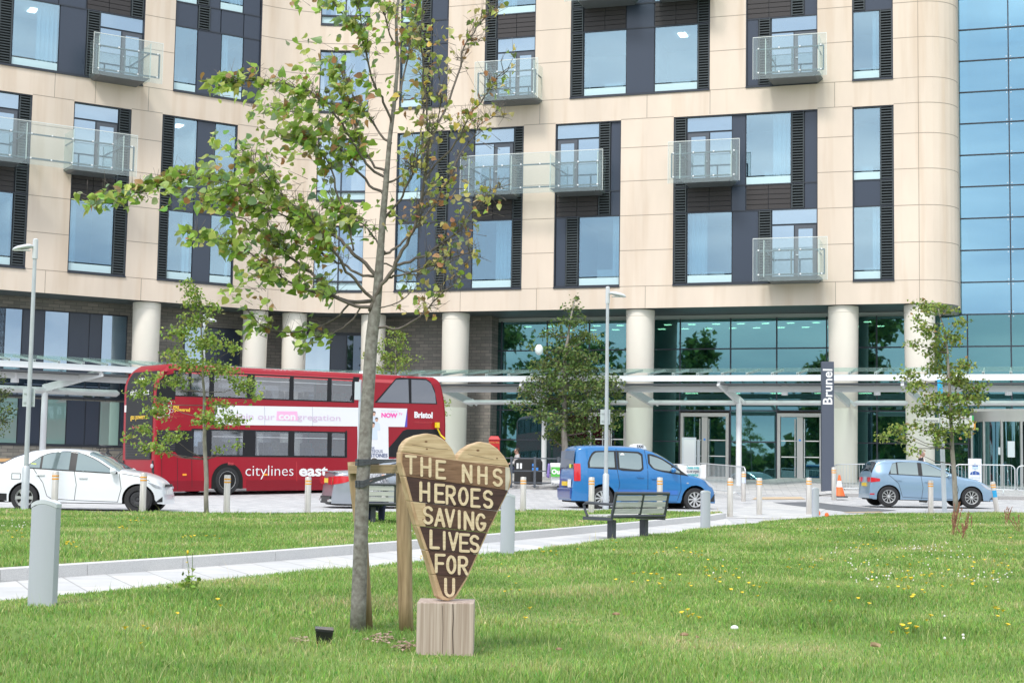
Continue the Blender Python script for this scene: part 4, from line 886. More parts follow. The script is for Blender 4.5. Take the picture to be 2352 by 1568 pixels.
P = np.array(P_)-np.array(LT.location); D = np.array(D_); N = rng.standard_normal((len(P), 3))*.9+np.array([.1, -.2, .8]); C = np.where(np.array(C_)[:, None] == 0, pal(len(P), GREEN), pal(len(P), MIXED))
crown = bpy.data.objects.new('crown', leaves_mesh('lime_leaves', P, D, N, np.array(S_), C, LT_BIG)); COL.objects.link(crown); crown.parent = LT
# --- other trees: trunk line and foliage masses measured in the photograph
def small_tree(name, label, base, Y, trunk_px, w0, blobs, n, size, table, spread=.5, group=None, limbs=.9, z=None, m_=None):
    g = base if isinstance(base, Vector) else atY(*base, Y); 
    if z is not None: g.z = z
    t = thing(name, g, label, 'tree', group); q = [g+Vector((0, 0, -.1))]+[atY(x, y, Y) for x, y in trunk_px]; qs = wobble(q, .012, 2); k = len(qs)
    b = MB(); b.tube(qs, [max(.012, w0*(1-.85*i/(k-1))) for i in range(k)], 9)
    areas = np.array([bl[2]*bl[3] for bl in blobs], float); cnt = np.maximum(6, (n*areas/areas.sum())).astype(int); Pl = []; 
    lb_ = MB()
    for (cx, cy, rx, ry), c in zip(blobs, cnt):
        dy = random.gauss(0, spread); ce = atY(cx, cy, Y+dy); sx, sz = rx*Y/F_PX, ry*Y/F_PX
        cand = [p for p in qs if p.z < ce.z-.12*abs(ce.x-p.x)] or [qs[len(qs)//3]]; st = max(cand, key=lambda p: p.z-.55*abs(p.x-ce.x)); mid = st.lerp(ce, .5)+Vector((0, 0, -.08*abs(ce.x-st.x)))
        if random.random() < limbs: lb_.tube([st, mid, ce], [w0*.22, w0*.13, w0*.05], 5)
        sub = max(2, c//9)                                    # small sprays so that gaps stay open between them
        for _ in range(sub):
            a = rng.standard_normal(3); a /= np.linalg.norm(a); r_ = random.random()**.45; sp = np.array(ce)+a*np.array([sx, max(.12, sx*.8), sz])*r_
            if random.random() < limbs*.55: lb_.tube([ce, Vector(sp)], [w0*.05, w0*.025], 4)
            Pl.append(sp+rng.standard_normal((max(1, c//sub), 3))*np.array([.11, .11, .07])*size*10)
    P = np.concatenate(Pl); b.build('trunk', m_ or bark_m, t, smooth_='all', world=True)
    if lb_.v: lb_.build('branches', twig_m, t, smooth_='all', world=True)
    k = len(P); D = rng.standard_normal((k, 3))+np.array([-.4, 0, -.3]); N = rng.standard_normal((k, 3))*.7+np.array([0, -.3, .9])
    o = bpy.data.objects.new('crown', leaves_mesh('leaves', P-np.array(g), D, N, size*(.7+.6*rng.random(k)), pal(k, table))); COL.objects.link(o); o.parent = t; return t
FRESH = ((4, (.27, .38, .07)), (3, (.20, .29, .05)), (2, (.38, .45, .10)), (1, (.13, .20, .05)))
DEEP = ((4, (.060, .095, .026)), (3, (.10, .145, .038)), (2, (.038, .062, .022)), (1.6, (.19, .23, .07)))
OPEN = ((4, (.11, .185, .05)), (3, (.16, .25, .065)), (1.5, (.06, .09, .028)), (2, (.24, .29, .085)))
OLIVE = ((4, (.25, .34, .07)), (3, (.18, .25, .05)), (2, (.36, .41, .10)), (1, (.09, .125, .03)), (.3, (.36, .22, .09)))
gp_ = onlawn(475, 1180, True); Yt = gp_.y
small_tree('sapling', 'slim young tree on the far lawn in front of the red bus', gp_, Yt, [(474, 1100), (470, 1010), (468, 960), (469, 900), (466, 830), (463, 760), (459, 705), (450, 662)], .055,
 [(438, 662, 16, 18), (446, 690, 26, 22), (490, 705, 16, 16), (452, 735, 32, 22), (418, 768, 36, 18), (478, 785, 44, 26), (402, 810, 28, 18), (432, 835, 40, 20), (505, 845, 46, 22), (560, 885, 34, 22), (585, 910, 14, 12), (350, 872, 40, 13), (318, 905, 24, 12), (402, 878, 36, 14), (360, 945, 36, 16), (330, 985, 32, 13), (300, 1000, 12, 8), (392, 1000, 34, 14), (352, 1028, 34, 12), (380, 1035, 14, 9), (470, 962, 34, 16), (528, 962, 42, 16), (500, 1036, 9, 8), (545, 1022, 14, 7), (372, 920, 24, 10), (540, 800, 20, 12), (505, 930, 30, 12)], 4200, .074, FRESH, .3)
small_tree('broadleaf_tree', 'bushy dark green tree in front of the entrance glass behind the blue taxi', (1297, 1092), 61.5, [(1297, 1060), (1296, 1000), (1297, 950), (1296, 880), (1300, 800), (1308, 750), (1320, 690)], .16,
 [(1325, 690, 9, 10), (1318, 712, 18, 14), (1306, 742, 30, 16), (1338, 738, 20, 10), (1268, 768, 34, 12), (1315, 775, 40, 18), (1356, 775, 36, 12), (1238, 798, 22, 9), (1295, 808, 55, 20), (1350, 820, 42, 14), (1262, 838, 50, 16), (1305, 850, 60, 24), (1368, 850, 30, 14), (1250, 876, 48, 18), (1320, 890, 84, 28), (1390, 878, 42, 18), (1216, 900, 32, 14), (1196, 930, 24, 9), (1270, 925, 70, 26), (1350, 930, 66, 26), (1412, 905, 24, 16), (1412, 950, 24, 12), (1250, 955, 40, 14), (1310, 970, 66, 22), (1380, 975, 44, 16), (1290, 1005, 46, 16), (1345, 1010, 36, 14), (1262, 998, 20, 10)], 6800, .125, OPEN, .7, z=terrain(2.1, 61.5)+.1)
gp2 = onlawn(2197, 1180)
small_tree('sapling', 'young tree on the lawn edge in front of the light blue hatchback', gp2, gp2.y, [(2193, 1100), (2187, 1030), (2184, 960), (2181, 880), (2177, 810), (2166, 745), (2155, 710)], .075,
 [(2122, 698, 22, 10), (2138, 712, 26, 14), (2172, 708, 24, 9), (2108, 730, 12, 10), (2136, 756, 30, 18), (2200, 742, 14, 14), (2180, 775, 34, 16), (2104, 788, 18, 10), (2150, 808, 36, 16), (2212, 838, 32, 12), (2088, 862, 22, 14), (2150, 846, 32, 16), (2192, 872, 36, 20), (2112, 888, 30, 12), (2246, 888, 32, 11), (2170, 915, 50, 16), (2226, 912, 36, 16), (2128, 938, 34, 14), (2192, 948, 40, 16), (2062, 985, 24, 10), (2094, 978, 18, 10), (2030, 1003, 14, 10), (2080, 1006, 16, 9), (2152, 985, 34, 14), (2218, 982, 20, 16), (2100, 1036, 12, 9), (2156, 1014, 20, 8), (2168, 1000, 20, 10)], 4300, .09, OLIVE, .4)
small_tree('broadleaf_tree', 'small leafy tree rising behind the bus roof by the stone wall', (905, 1090), 60.5, [(905, 1000), (906, 900), (908, 820), (912, 770)], .08,
 [(905, 762, 22, 10), (928, 772, 20, 9), (890, 785, 18, 12), (918, 795, 30, 12), (866, 806, 18, 12), (842, 815, 14, 9), (905, 820, 36, 14), (938, 824, 28, 10), (890, 845, 50, 14), (1022, 925, 10, 8), (1018, 950, 10, 8)], 1100, .10, FRESH, .5, z=terrain(-4.6, 60.5)+.1)
small_tree('broadleaf_tree', 'sparse tree at the left edge behind the white saloon car', (-14, 1090), 50, [(-12, 1000), (-8, 930), (-5, 850)], .07,
 [(0, 868, 12, 10), (10, 900, 20, 12), (-6, 920, 26, 16), (16, 940, 22, 14), (4, 965, 24, 14), (-10, 990, 18, 10)], 700, .075, DEEP, .3, z=terrain(-16, 50))
# tall trees across the road behind the viewer: they are what the entrance glass mirrors
for i, (x, y, h, r_) in enumerate(((-84, -62, 22, 7), (-76, -66, 17, 5), (-97, -60, 24, 7), (-63, -60, 21, 3.2), (-37, -60, 24, 5), (-44.5, -62, 18, 3.2))):
    g = Vector((x, y, 0)); lab = ['very tall round tree', 'lower bushy tree', 'broadest tall tree', 'tall slim tree', 'tall rounded tree', 'slim low tree'][i]+' behind the viewer, mirrored in the entrance glass'
    t = thing('broadleaf_tree', g, lab, 'tree', 'trees mirrored in the glass'); b = MB(); b.tube([g, g+Vector((.3, 0, h*.4)), g+Vector((.1, .2, h*.9))], [.4, .3, .08], 8); b.build('trunk', bark_m, t, True, world=True)
    k = 2600; Pn = []
    for _ in range(26):
        a = rng.standard_normal(3); a /= np.linalg.norm(a); c = np.array([0, 0, h*.58])+a*np.array([r_*.75, r_*.75, h*.36]); Pn.append(c+rng.standard_normal((k//26, 3))*np.array([.17*r_+.2, .17*r_+.2, .8]))
    Pn = np.concatenate(Pn); kk = len(Pn); o = bpy.data.objects.new('crown', leaves_mesh('leaves', Pn, rng.standard_normal((kk, 3)), rng.standard_normal((kk, 3))+np.array([0, 0, 1]), .9*(.7+.6*rng.random(kk)), pal(kk, DEEP)*1.9)); COL.objects.link(o); o.parent = t

# the belt of woodland far behind the viewer, one dark mass in the mirror of the glass
k = 14000; ax = rng.uniform(-190, 190, k); az = rng.random(k)**.8*(7.5+2.5*np.sin(ax*.11)+1.8*np.sin(ax*.37)); P = np.stack([ax, -96+rng.normal(0, 3, k), az], 1)
o = bpy.data.objects.new('woodland', leaves_mesh('woodland', P, rng.standard_normal((k, 3)), rng.standard_normal((k, 3))+np.array([0, .6, .6]), 1.9*(.7+.6*rng.random(k)), pal(k, DEEP)*1.2)); COL.objects.link(o); tag(o, 'dark belt of woodland far behind the viewer, mirrored in the glass', 'wood', kind='stuff')
# ------------------------------------------------------------------ the wooden heart on its block
def woodmat(name, c1, c2, stretch, rough=.7, sc=6., bump=.12):
    return mat(name, c1, rough, col2=c2, vscale=sc, stretch=stretch, bump=bump, bscale=sc*2)
pine = woodmat('pine_face', (.38, .255, .135), (.60, .45, .28), (1.2, 1.2, 14))
pine_s = woodmat('pine_edge', (.40, .25, .14), (.58, .42, .26), (10, 10, 2.5), sc=3)
brown_s = woodmat('brown_stain', (.135, .068, .036), (.26, .145, .085), (1.4, 1.4, 14))
dark_s = [woodmat('dark_stain_'+n_, c, c2, (1.4, 1.4, 14)) for n_, c, c2 in (('plum', (.034, .014, .012), (.070, .032, .026)), ('umber', (.052, .023, .015), (.115, .060, .038)), ('wine', (.044, .017, .014), (.085, .038, .028)))]
pale_l = woodmat('routed_letter', (.56, .42, .26), (.74, .60, .42), (1.4, 1.4, 12), sc=9)
post_m = woodmat('stake_wood', (.20, .135, .068), (.40, .29, .165), (9, 9, .9), sc=4)
block_m = woodmat('block_wood', (.285, .205, .16), (.52, .425, .365), (26, 26, .6), sc=2.2)
hb = onlawn(1022, 1505); YB = hb.y; bz = atY(1022, 1383.5, YB).z
heart = thing('heart_sign', (hb.x, hb.y, hb.z), 'carved wooden heart with routed tribute lettering standing on a timber block', 'sign')
PSI = R(24); EX = Vector((math.cos(PSI), math.sin(PSI))); HN = Vector((math.sin(PSI), -math.cos(PSI)))
Hc = Vector((hb.x, YB+.10)); HA, HB_ = Hc-EX, Hc+EX
def hz(zx, zy, dep=0.):
    """measured point -> point on the heart's front face (dep metres behind it)"""
    k, z = hitline(895.8+zx*.2563, 987.6+zy*.2563, HA, HB_); p = HA+EX*k-HN*dep; return Vector((p.x, p.y, z))
OUT = [(100, 205), (118, 140), (145, 100), (180, 72), (250, 45), (340, 28), (420, 42), (500, 92), (560, 165), (588, 225), (600, 264), (625, 215), (670, 170), (730, 130), (820, 102), (900, 118), (970, 165), (1030, 235), (1070, 310), (1087, 400), (1089, 470), (1066, 540), (975, 725), (878, 920), (790, 1115), (700, 1322), (605, 1480), (575, 1513), (522, 1526), (470, 1519), (436, 1490), (418, 1420), (384, 1293), (318, 1075), (240, 855), (183, 635), (125, 410), (97, 290)]
INN = [(114, 205), (1073, 335), (1076, 430), (1058, 535), (960, 725), (863, 920), (774, 1115), (682, 1320), (590, 1465), (560, 1492), (515, 1498), (478, 1478), (455, 1420), (415, 1293), (343, 1075), (266, 855), (206, 637), (146, 412), (112, 290)]
LN = [(-1e4, 0), (192-.1408*100, .1408), (412-.138*140, .138), (637-.112*205, .112), (855-.099*240, .099), (1073-.082*300, .082), (1290-.083*365, .083), (1e5, 0)]
def clip(poly, a, b_, keep_below):
    """keep the part of poly below (larger y than) / above the line y = a + b*x"""
    out = []; fn = lambda p: (p[1]-(a+b_*p[0]))*(1 if keep_below else -1)
    for p, q in zip(poly, poly[1:]+poly[:1]):
        fp, fq = fn(p), fn(q)
        if fp >= 0: out.append(p)
        if fp*fq < 0: t = fp/(fp-fq); out.append((p[0]+(q[0]-p[0])*t, p[1]+(q[1]-p[1])*t))
    return out
TH = .085
def plank(poly, m, d0, d1, name, par, bev=.004):
    b = MB(); b.prism(poly, lambda p: hz(p[0], p[1], d0), lambda p: hz(p[0], p[1], d0)+Vector((-HN.x, -HN.y, 0))*(d1-d0)); return b.build(name, m, par, world=True, bevel=bev)
top = clip(OUT, LN[1][0], LN[1][1], False); cl = lambda P, x, left: [p for p in clip([(q[1], q[0]) for q in P], x, 0, not left)]
for left in (True, False):
    lobe = [(q[1], q[0]) for q in cl(top, 600, left)]; plank(lobe, pine, .004, TH, 'plank', heart, .009)
stain = [brown_s, dark_s[0], dark_s[1], dark_s[0], dark_s[2], dark_s[1]]
for i in range(1, 7):
    g = 1.3
    body = clip(clip(OUT, LN[i][0]+g, LN[i][1], True), LN[i+1][0]-g, LN[i+1][1], False); po_ = plank(body, pine_s, .004, TH, 'plank', heart)
    face = clip(clip(INN, LN[i][0]+g+1, LN[i][1], True), LN[i+1][0]-g-1, LN[i+1][1], False)
    if i == 3:
        lf = [(q[1], q[0]) for q in cl(face, 318, True)]; rt = [(q[1], q[0]) for q in cl(face, 319, False)]; plank(lf, pine, .001, .003, 'stained_face', po_, 0); face = rt
    if i == 1:
        lf = [(q[1], q[0]) for q in cl(face, 1035, False)]; plank(lf, mat('weathered_pine', (.50, .45, .37), .8, var=.2, vscale=12), .001, .003, 'stained_face', po_, 0); face = [(q[1], q[0]) for q in cl(face, 1034, True)]
    plank(face, stain[i-1], .001, .003, 'stained_face', po_, 0)
arc = lambda cx, cy, rx, ry, a0, a1, n=9: [(cx+rx*math.cos(R(a0+(a1-a0)*i/n)), cy+ry*math.sin(R(a0+(a1-a0)*i/n))) for i in range(n+1)]
GL = {'T': [[(0, .03), (1, .03)], [(.5, .03), (.5, 1)]], 'H': [[(0, 0), (0, 1)], [(1, 0), (1, 1)], [(0, .5), (1, .5)]], 'E': [[(1, 0), (0, 0), (0, 1), (1, 1)], [(0, .5), (.8, .5)]],
 'N': [[(0, 1), (0, 0), (1, 1), (1, 0)]], 'S': [arc(.5, .25, .48, .25, -25, -270, 9)+arc(.5, .75, .5, .25, -90, 155, 9)], 'R': [[(0, 1), (0, 0), (.55, 0)]+arc(.55, .26, .45, .26, -90, 90, 8)+[(0, .52)], [(.45, .52), (1, 1)]],
 'O': [arc(.5, .5, .5, .5, 0, 360, 20)], 'A': [[(0, 1), (.5, 0), (1, 1)], [(.2, .66), (.8, .66)]], 'V': [[(0, 0), (.5, 1), (1, 0)]], 'I': [[(.5, 0), (.5, 1)]], 'G': [arc(.5, .5, .5, .5, -40, -330, 14)+[(1, .58), (.6, .58)]],
 'L': [[(0, 0), (0, 1), (1, 1)]], 'F': [[(0, 1), (0, 0), (1, 0)], [(0, .5), (.8, .5)]], 'U': [[(0, 0), (0, .65)]+arc(.5, .68, .5, .32, 180, 0, 9)+[(1, 0)]]}
LET = [('T', 145, 230, 226, 382), ('H', 284, 358, 250, 405), ('E', 420, 490, 277, 425), ('N', 655, 726, 315, 458), ('H', 795, 862, 330, 472), ('S', 930, 998, 350, 490), ('H', 275, 348, 470, 628), ('E', 410, 482, 487, 640), ('R', 510, 578, 502, 655), ('O', 622, 692, 517, 662), ('E', 733, 800, 530, 680), ('S', 843, 912, 545, 688),
 ('S', 306, 376, 688, 830), ('A', 408, 482, 705, 852), ('V', 503, 572, 712, 858), ('I', 610, 630, 725, 872), ('N', 672, 742, 735, 882), ('G', 778, 850, 752, 892), ('L', 366, 434, 900, 1050), ('I', 476, 496, 912, 1062), ('V', 532, 602, 920, 1066), ('E', 631, 704, 933, 1080), ('S', 724, 790, 946, 1085), ('F', 414, 486, 1115, 1266), ('O', 516, 582, 1130, 1276), ('R', 620, 688, 1136, 1284), ('U', 498, 570, 1332, 1482)]
dz = [0]
for ch, x0, x1, y0, y1 in LET:
    b = MB(); sl = max(.05, .14-(y0-230)*.00007)
    for st in GL[ch]:
        pp = [(x0+p[0]*(x1-x0), y0+p[1]*(y1-y0)+sl*p[0]*(x1-x0)*.5) for p in st]
        for p, q in zip(pp, pp[1:]):
            dz[0] = (dz[0]+1) % 12; dd = -.0006-.00025*dz[0]; a = math.atan2(q[1]-p[1], q[0]-p[0]); r_ = 12.2+random.uniform(-.9, .9); poly = []
            for c, a0 in ((q, -90), (p, 90)): poly += [(c[0]+r_*math.cos(a+R(a0+180*i/6)), c[1]+r_*math.sin(a+R(a0+180*i/6))) for i in range(7)]
            b.prism(poly, lambda w_: hz(w_[0], w_[1], dd), lambda w_: hz(w_[0], w_[1], .0015))
    b.build('letter', pale_l, heart, world=True)
b = MB(); xl, xr = atY(956.5, 1440, YB).x, atY(1087.5, 1440, YB).x; b.box(xl, xr, YB, YB+.32, hb.z-.08, bz); b.build('timber_block', block_m, heart, world=True, bevel=.006)
b = MB(); zc = lambda y: atY(1030, y, YB).z
pc_ = [(1040, 1386), (1041, 1420), (1039.5, 1450), (1041, 1505)]; q_ = [atY(x, y, YB-.0015) for x, y in pc_]
for p, q in zip(q_, q_[1:]): b.bar(p, q, .004, .006, (0, 1, 0))
pc_ = [(1016, 1390), (1017.5, 1440), (1016, 1500)]; q_ = [atY(x, y, YB-.0012) for x, y in pc_]
for p, q in zip(q_, q_[1:]): b.bar(p, q, .0015, .003, (0, 1, 0))
b.build('crack', mat('crack_dark', (.03, .02, .015), .9), heart, world=True)
kn = mat('knot', (.17, .085, .04), .7)
for zx, zy, r_ in ((325, 102, 11), (332, 168, 8), (790, 180, 12), (960, 250, 6), (560, 345, 8), (760, 420, 12), (330, 545, 9), (300, 800, 8), (905, 800, 9), (660, 640, 6), (700, 1225, 7)):
    b = MB(); b.prism([(zx+r_*1.25*math.cos(a), zy+r_*.8*math.sin(a)) for a in frg(0, 5.8, 10)], lambda p: hz(p[0], p[1], .0002 if zy > 200 else .0032), lambda p: hz(p[0], p[1], .006)); b.build('knot', kn, heart, world=True)
for pts in (((140, 395), (260, 405), (395, 428)), ((640, 545), (820, 575), (1020, 590)), ((300, 690), (420, 700)), ((520, 960), (640, 985), (760, 1000)), ((440, 1240), (560, 1262)), ((200, 130), (420, 165), (520, 170)), ((700, 215), (930, 262))):
    b = MB()
    for p, q in zip(pts, pts[1:]): b.prism([(p[0], p[1]-1.1), (q[0], q[1]-1.1), (q[0], q[1]+1.1), (p[0], p[1]+1.1)], lambda w_: hz(w_[0], w_[1], .0003 if w_[1] > 270 else .0034), lambda w_: hz(w_[0], w_[1], .006))
    b.build('crack', mat('crack_dark', (.03, .02, .015), .9), heart, world=True)
# ------------------------------------------------------------------ tree stakes with rubber ties
stk = thing('tree_stake_frame', onlawn(942, 1455), 'two rough timber stakes joined by a cross rail behind the heart, holding the lime tree', 'stake'); YS = TY+.12
zg = stk.location.z
b = MB(); b.tube([atY(x, y, YS+.08) for x, y in ((934, 1470), (931, 1380), (929, 1260), (926, 1150), (925, 1064))], [17*YS/F_PX, 16.6*YS/F_PX, 17.5*YS/F_PX, 16.5*YS/F_PX, 16*YS/F_PX], 16); b.build('round_stake', post_m, stk, smooth_='all', world=True)
b = MB(); b.tube([atY(x, y, YS+.06) for x, y in ((842, 1452), (836, 1340), (828, 1200), (815, 1090), (813, 1060))], 15*YS/F_PX, 14); b.build('round_stake', post_m, stk, smooth_='all', world=True)
b = MB(); p0, p1 = atY(800, 1077.5, YS), atY(935, 1076, YS); b.bar(p0, p1, .035, 20*YS/F_PX); b.build('cross_rail', woodmat('rail_wood', (.27, .20, .11), (.42, .32, .19), (1.2, 9, 12), sc=3), stk, world=True, bevel=.004)
rub = mat('rubber_tie', (.055, .060, .068), .5, bump=.1)
def tie(ylist, name):
    b = MB(); trx = lambda y: atY(833, y, TY)
    # band round the trunk, then drawn out to the stake
    for y0, y1, xe, ye0, ye1 in ylist:
        n = 16; c = atY(835.5, (y0+y1)/2, TY-.02); r_ = .054; zt, zb_ = atY(834, y0, TY-.02).z, atY(834, y1, TY-.02).z; e = atY(xe, (ye0+ye1)/2, YS-.03); et, eb = atY(xe, ye0, YS).z, atY(xe, ye1, YS).z
        pts = [(c.x+r_*math.cos(a), c.y+r_*math.sin(a)) for a in [R(80+190*i/n) for i in range(n+1)]]+[(c.x+r_*1.02, c.y-.035), (e.x, e.y)]
        zz = [(zb_, zt)]*(n+1)+[(zb_+(eb-zb_)*.35, zt+(et-zt)*.35), (eb, et)]
        for (p, za), (q, zc_) in zip(zip(pts, zz), zip(pts[1:], zz[1:])):
            for f0, f1, o in ((0, .48, 0), (.52, 1, 0)): b.quad((*p, za[0]+(za[1]-za[0])*f0), (*q, zc_[0]+(zc_[1]-zc_[0])*f0), (*q, zc_[0]+(zc_[1]-zc_[0])*f1), (*p, za[0]+(za[1]-za[0])*f1))
    o = b.build(name, rub, stk, world=True); sm = o.modifiers.new('s', 'SOLIDIFY'); sm.thickness = .006; return o
tie([(1054, 1069, 914, 1055, 1060)], 'rubber_tie'); tie([(1103, 1119, 905, 1086, 1091)], 'rubber_tie')
# ------------------------------------------------------------------ small things on the near lawn
sp = onlawn(744, 1476); bl = mat('black_plastic', (.012, .012, .014), .35)
t = thing('ground_spotlight', sp, 'small black garden spotlight in the bark patch left of the lime tree', 'spotlight', rz=R(8)); b = MB()
b.hexa([(-.048, -.04, -.02), (.048, -.04, -.02), (.048, .05, -.02), (-.048, .05, -.02)], [(-.055, -.055, .085), (.055, -.055, .075), (.055, .05, .082), (-.055, .05, .09)]); b.build('housing', bl, t, bevel=.005)
b = MB(); b.hexa([(-.058, -.062, .086), (.058, -.062, .076), (.058, .055, .083), (-.058, .055, .091)], [(-.058, -.062, .096), (.058, -.062, .086), (.058, .055, .093), (-.058, .055, .101)]); b.build('bezel', mat('black_gloss', (.03, .03, .032), .2), t); b = MB(); b.tube([(0, 0, -.12), (0, 0, -.01)], .012); b.build('spike', bl, t)
b = MB()
for px, py, sx, sy, n in ((690, 1476, 22, 5, 26), (880, 1472, 34, 10, 60), (1180, 1480, 8, 3, 0), (935, 1490, 26, 8, 40)):
    for _ in range(n):
        p = onlawn(px+random.gauss(0, sx*.6), py+random.gauss(0, sy*.6)); a = random.uniform(0, 3.1); l_ = random.uniform(.006, .022); w_ = l_*random.uniform(.3, .8); c, s_ = math.cos(a), math.sin(a); z = random.uniform(.012, .035)
        q = [Vector((c*x-s_*y, s_*x+c*y, random.uniform(-.006, .008)))+p+Vector((0, 0, z)) for x, y in ((-l_, -w_), (l_, -w_*.7), (l_*.8, w_), (-l_*.9, w_*.8))]; b.add(q, [(0, 1, 2, 3)])
o = b.build('bark_chips', mat('bark_chip', (.26, .17, .12), .9, col2=(.50, .38, .30), vscale=30)); tag(o, 'scattered bark chips around the tree foot and the spotlight', 'bark chips', kind='stuff'); sm = o.modifiers.new('s', 'SOLIDIFY'); sm.thickness = .004
# flowers: one hawkweed and one clover head, copied
ylw = mat('yellow_petal', (.80, .56, .02), .5); stem_m = mat('flower_stem', (.10, .17, .04), .6); wht = mat('clover_white', (.72, .68, .62), .7)
fl = MB(); fl.tube([(0, 0, 0), (.008, .004, .05), (.004, 0, .10)], .0014, 4); st_me = fl.mesh('stem', stem_m)
hd = MB(); n = 12
for i in range(n):
    a = 2*math.pi*i/n; c, s_ = math.cos(a), math.sin(a); hd.add([(.004, 0, .10), (.004+c*.016-s_*.005, s_*.016+c*.005, .108), (.004+c*.018+s_*.004, s_*.018-c*.004, .107)], [(0, 1, 2)])
hd.lathe([(.003, .094), (.007, .104), (.001, .106)], 8, (.004, 0, 0)); y_me = hd.mesh('petals', ylw)
ch = MB(); ch.lathe([(.002, .05), (.010, .055), (.012, .062), (.008, .071), (.001, .074)], 8); c_me = ch.mesh('clover_head', wht); cs = MB(); cs.tube([(0, 0, 0), (0, .003, .052)], .0013, 4); cs_me = cs.mesh('stem', stem_m)
def put(pos, kind, sc, far_=False):
    nm = 'yellow_flower' if kind == 'y' else 'clover_flower'; o = bpy.data.objects.new(nm, y_me if kind == 'y' else c_me); COL.objects.link(o); o.location = pos; o.scale = (sc,)*3; o.rotation_euler = (random.uniform(-.25, .25), random.uniform(-.25, .25), random.uniform(0, 6.28))
    s_ = bpy.data.objects.new('stem', st_me if kind == 'y' else cs_me); COL.objects.link(s_); s_.parent = o
    wh = 'far lawn' if far_ else 'near lawn'
    tag(o, ('yellow hawkweed flower open on a thin stem in the ' if kind == 'y' else 'white clover head among the grass of the ')+wh, 'flower', ('yellow flowers in the ' if kind == 'y' else 'clover heads in the ')+wh)
YF = [(498, 1398), (500, 1412), (287, 1479), (347, 1470), (403, 1425), (325, 1456), (1149+132/2.007*.0, 1406)]
YF = [(498, 1398, 1), (499, 1413, 1), (286, 1479, 1.2), (346, 1471, 1), (324, 1457, .8), (326, 1495, .7), (403, 1425, .8), (432, 1303, 1), (1150, 1300, .7), (1172, 1332, .8), (1180, 1349, .8), (1178, 1365, .8), (1192, 1367, .8), (1163, 1369, .8)]
def cluster(cx, cy, sx, sy, n, k, s0=.75, s1=1.05, far_=False):
    for _ in range(n):
        p = onlawn(cx+random.gauss(0, sx), cy+random.gauss(0, sy), far_); put(p, k, random.uniform(s0, s1)*(1.15 if k == 'y' else .85), far_)
for x, y, s_ in YF: put(onlawn(x, y+9), 'y', s_)
for c in ((1245, 1284, 24, 4, 9), (1410, 1262, 4, 3, 3), (1478, 1285, 40, 5, 6), (1590, 1292, 22, 9, 12), (1470, 1350, 40, 9, 14), (1640, 1326, 40, 10, 8), (1650, 1352, 40, 10, 12), (1720, 1380, 30, 12, 5), (1580, 1432, 14, 9, 5), (1850, 1310, 34, 14, 12), (1990, 1265, 36, 8, 14), (2020, 1320, 50, 18, 16), (2100, 1360, 45, 18, 20), (2220, 1340, 60, 20, 24), (2290, 1300, 40, 20, 12), (2180, 1290, 60, 12, 10), (2300, 1420, 26, 20, 6), (2085, 1470, 30, 12, 9), (2310, 1240, 20, 12, 5), (2000, 1230, 100, 8, 6), (1900, 1400, 60, 20, 3), (1010, 1300, 60, 6, 8), (1150, 1420, 60, 30, 2)): cluster(*c, 'y')
for c in ((320, 1207, 15, 3, 9), (275, 1228, 14, 3, 7), (160, 1268, 16, 4, 8), (468, 1247, 26, 4, 9), (20, 1240, 18, 6, 4), (60, 1225, 10, 8, 3)): cluster(*c, 'y', .8, 1.05, True)
for c in ((2000, 1300, 60, 10, 10), (2100, 1265, 50, 7, 20), (2190, 1275, 50, 8, 16), (2000, 1340, 30, 7, 10), (2090, 1325, 60, 12, 14), (2250, 1330, 50, 12, 12), (2310, 1335, 30, 8, 10), (2050, 1218, 60, 5, 14), (2180, 1195, 80, 4, 14), (2270, 1205, 40, 4, 8), (1640, 1312, 40, 14, 5), (1900, 1270, 30, 6, 6), (2200, 1450, 40, 30, 4)): cluster(*c, 'c', .7, 1.1)
for c in ((960, 1230, 34, 3, 22), (20, 1212, 26, 5, 16), (880, 1222, 40, 4, 8)): cluster(*c, 'c', .8, 1.1, True)
# dock seed stalks, dry leaves, bits of litter
dock = mat('dock_seed', (.28, .13, .08), .8, var=.3, vscale=20)
for px, py, h, n, lb in ((2190, 1232, .62, 9, 'largest clump of reddish dock stalks on the near lawn below the sapling'), (2215, 1240, .35, 6, 'short pale clump of dock stalks just right of the largest one'), (2225, 1215, .4, 3, 'two thin dock stalks beyond the short pale clump'), (2310, 1208, .42, 5, 'dock clump near the right edge of the picture'), (2340, 1222, .4, 3, 'rightmost bent dock stalk at the picture edge')):
    p = onlawn(px, py); t = thing('dock_plant', p, lb, 'weed', 'dock stalks on the lawn'); b = MB(); s_ = MB()
    for _ in range(n):
        e = Vector((random.gauss(0, .10), random.gauss(0, .08), h*random.uniform(.7, 1.05))); f = Vector((random.gauss(0, .03), random.gauss(0, .03), 0)); s_.tube([f, f.lerp(e, .5), e], .005, 4)
        for i in range(16): q = f.lerp(e, random.uniform(.4, 1)); b.tube([q+Vector((random.gauss(0, .008), 0, -.012)), q+Vector((random.gauss(0, .012), random.gauss(0, .01), .016))], [.008, .003], 5)
    s_.build('stalks', dock, t); b.build('seed_heads', dock, t)
wd = onlawn(436, 1355); t = thing('tall_weed', wd, 'tall weed with one yellow bud at the path edge', 'weed'); b = MB()
for dx in (-.01, .012): b.tube([(dx, 0, 0), (dx*1.5, 0, .2), (dx*2.4-.02, 0, .33)], .003, 5)
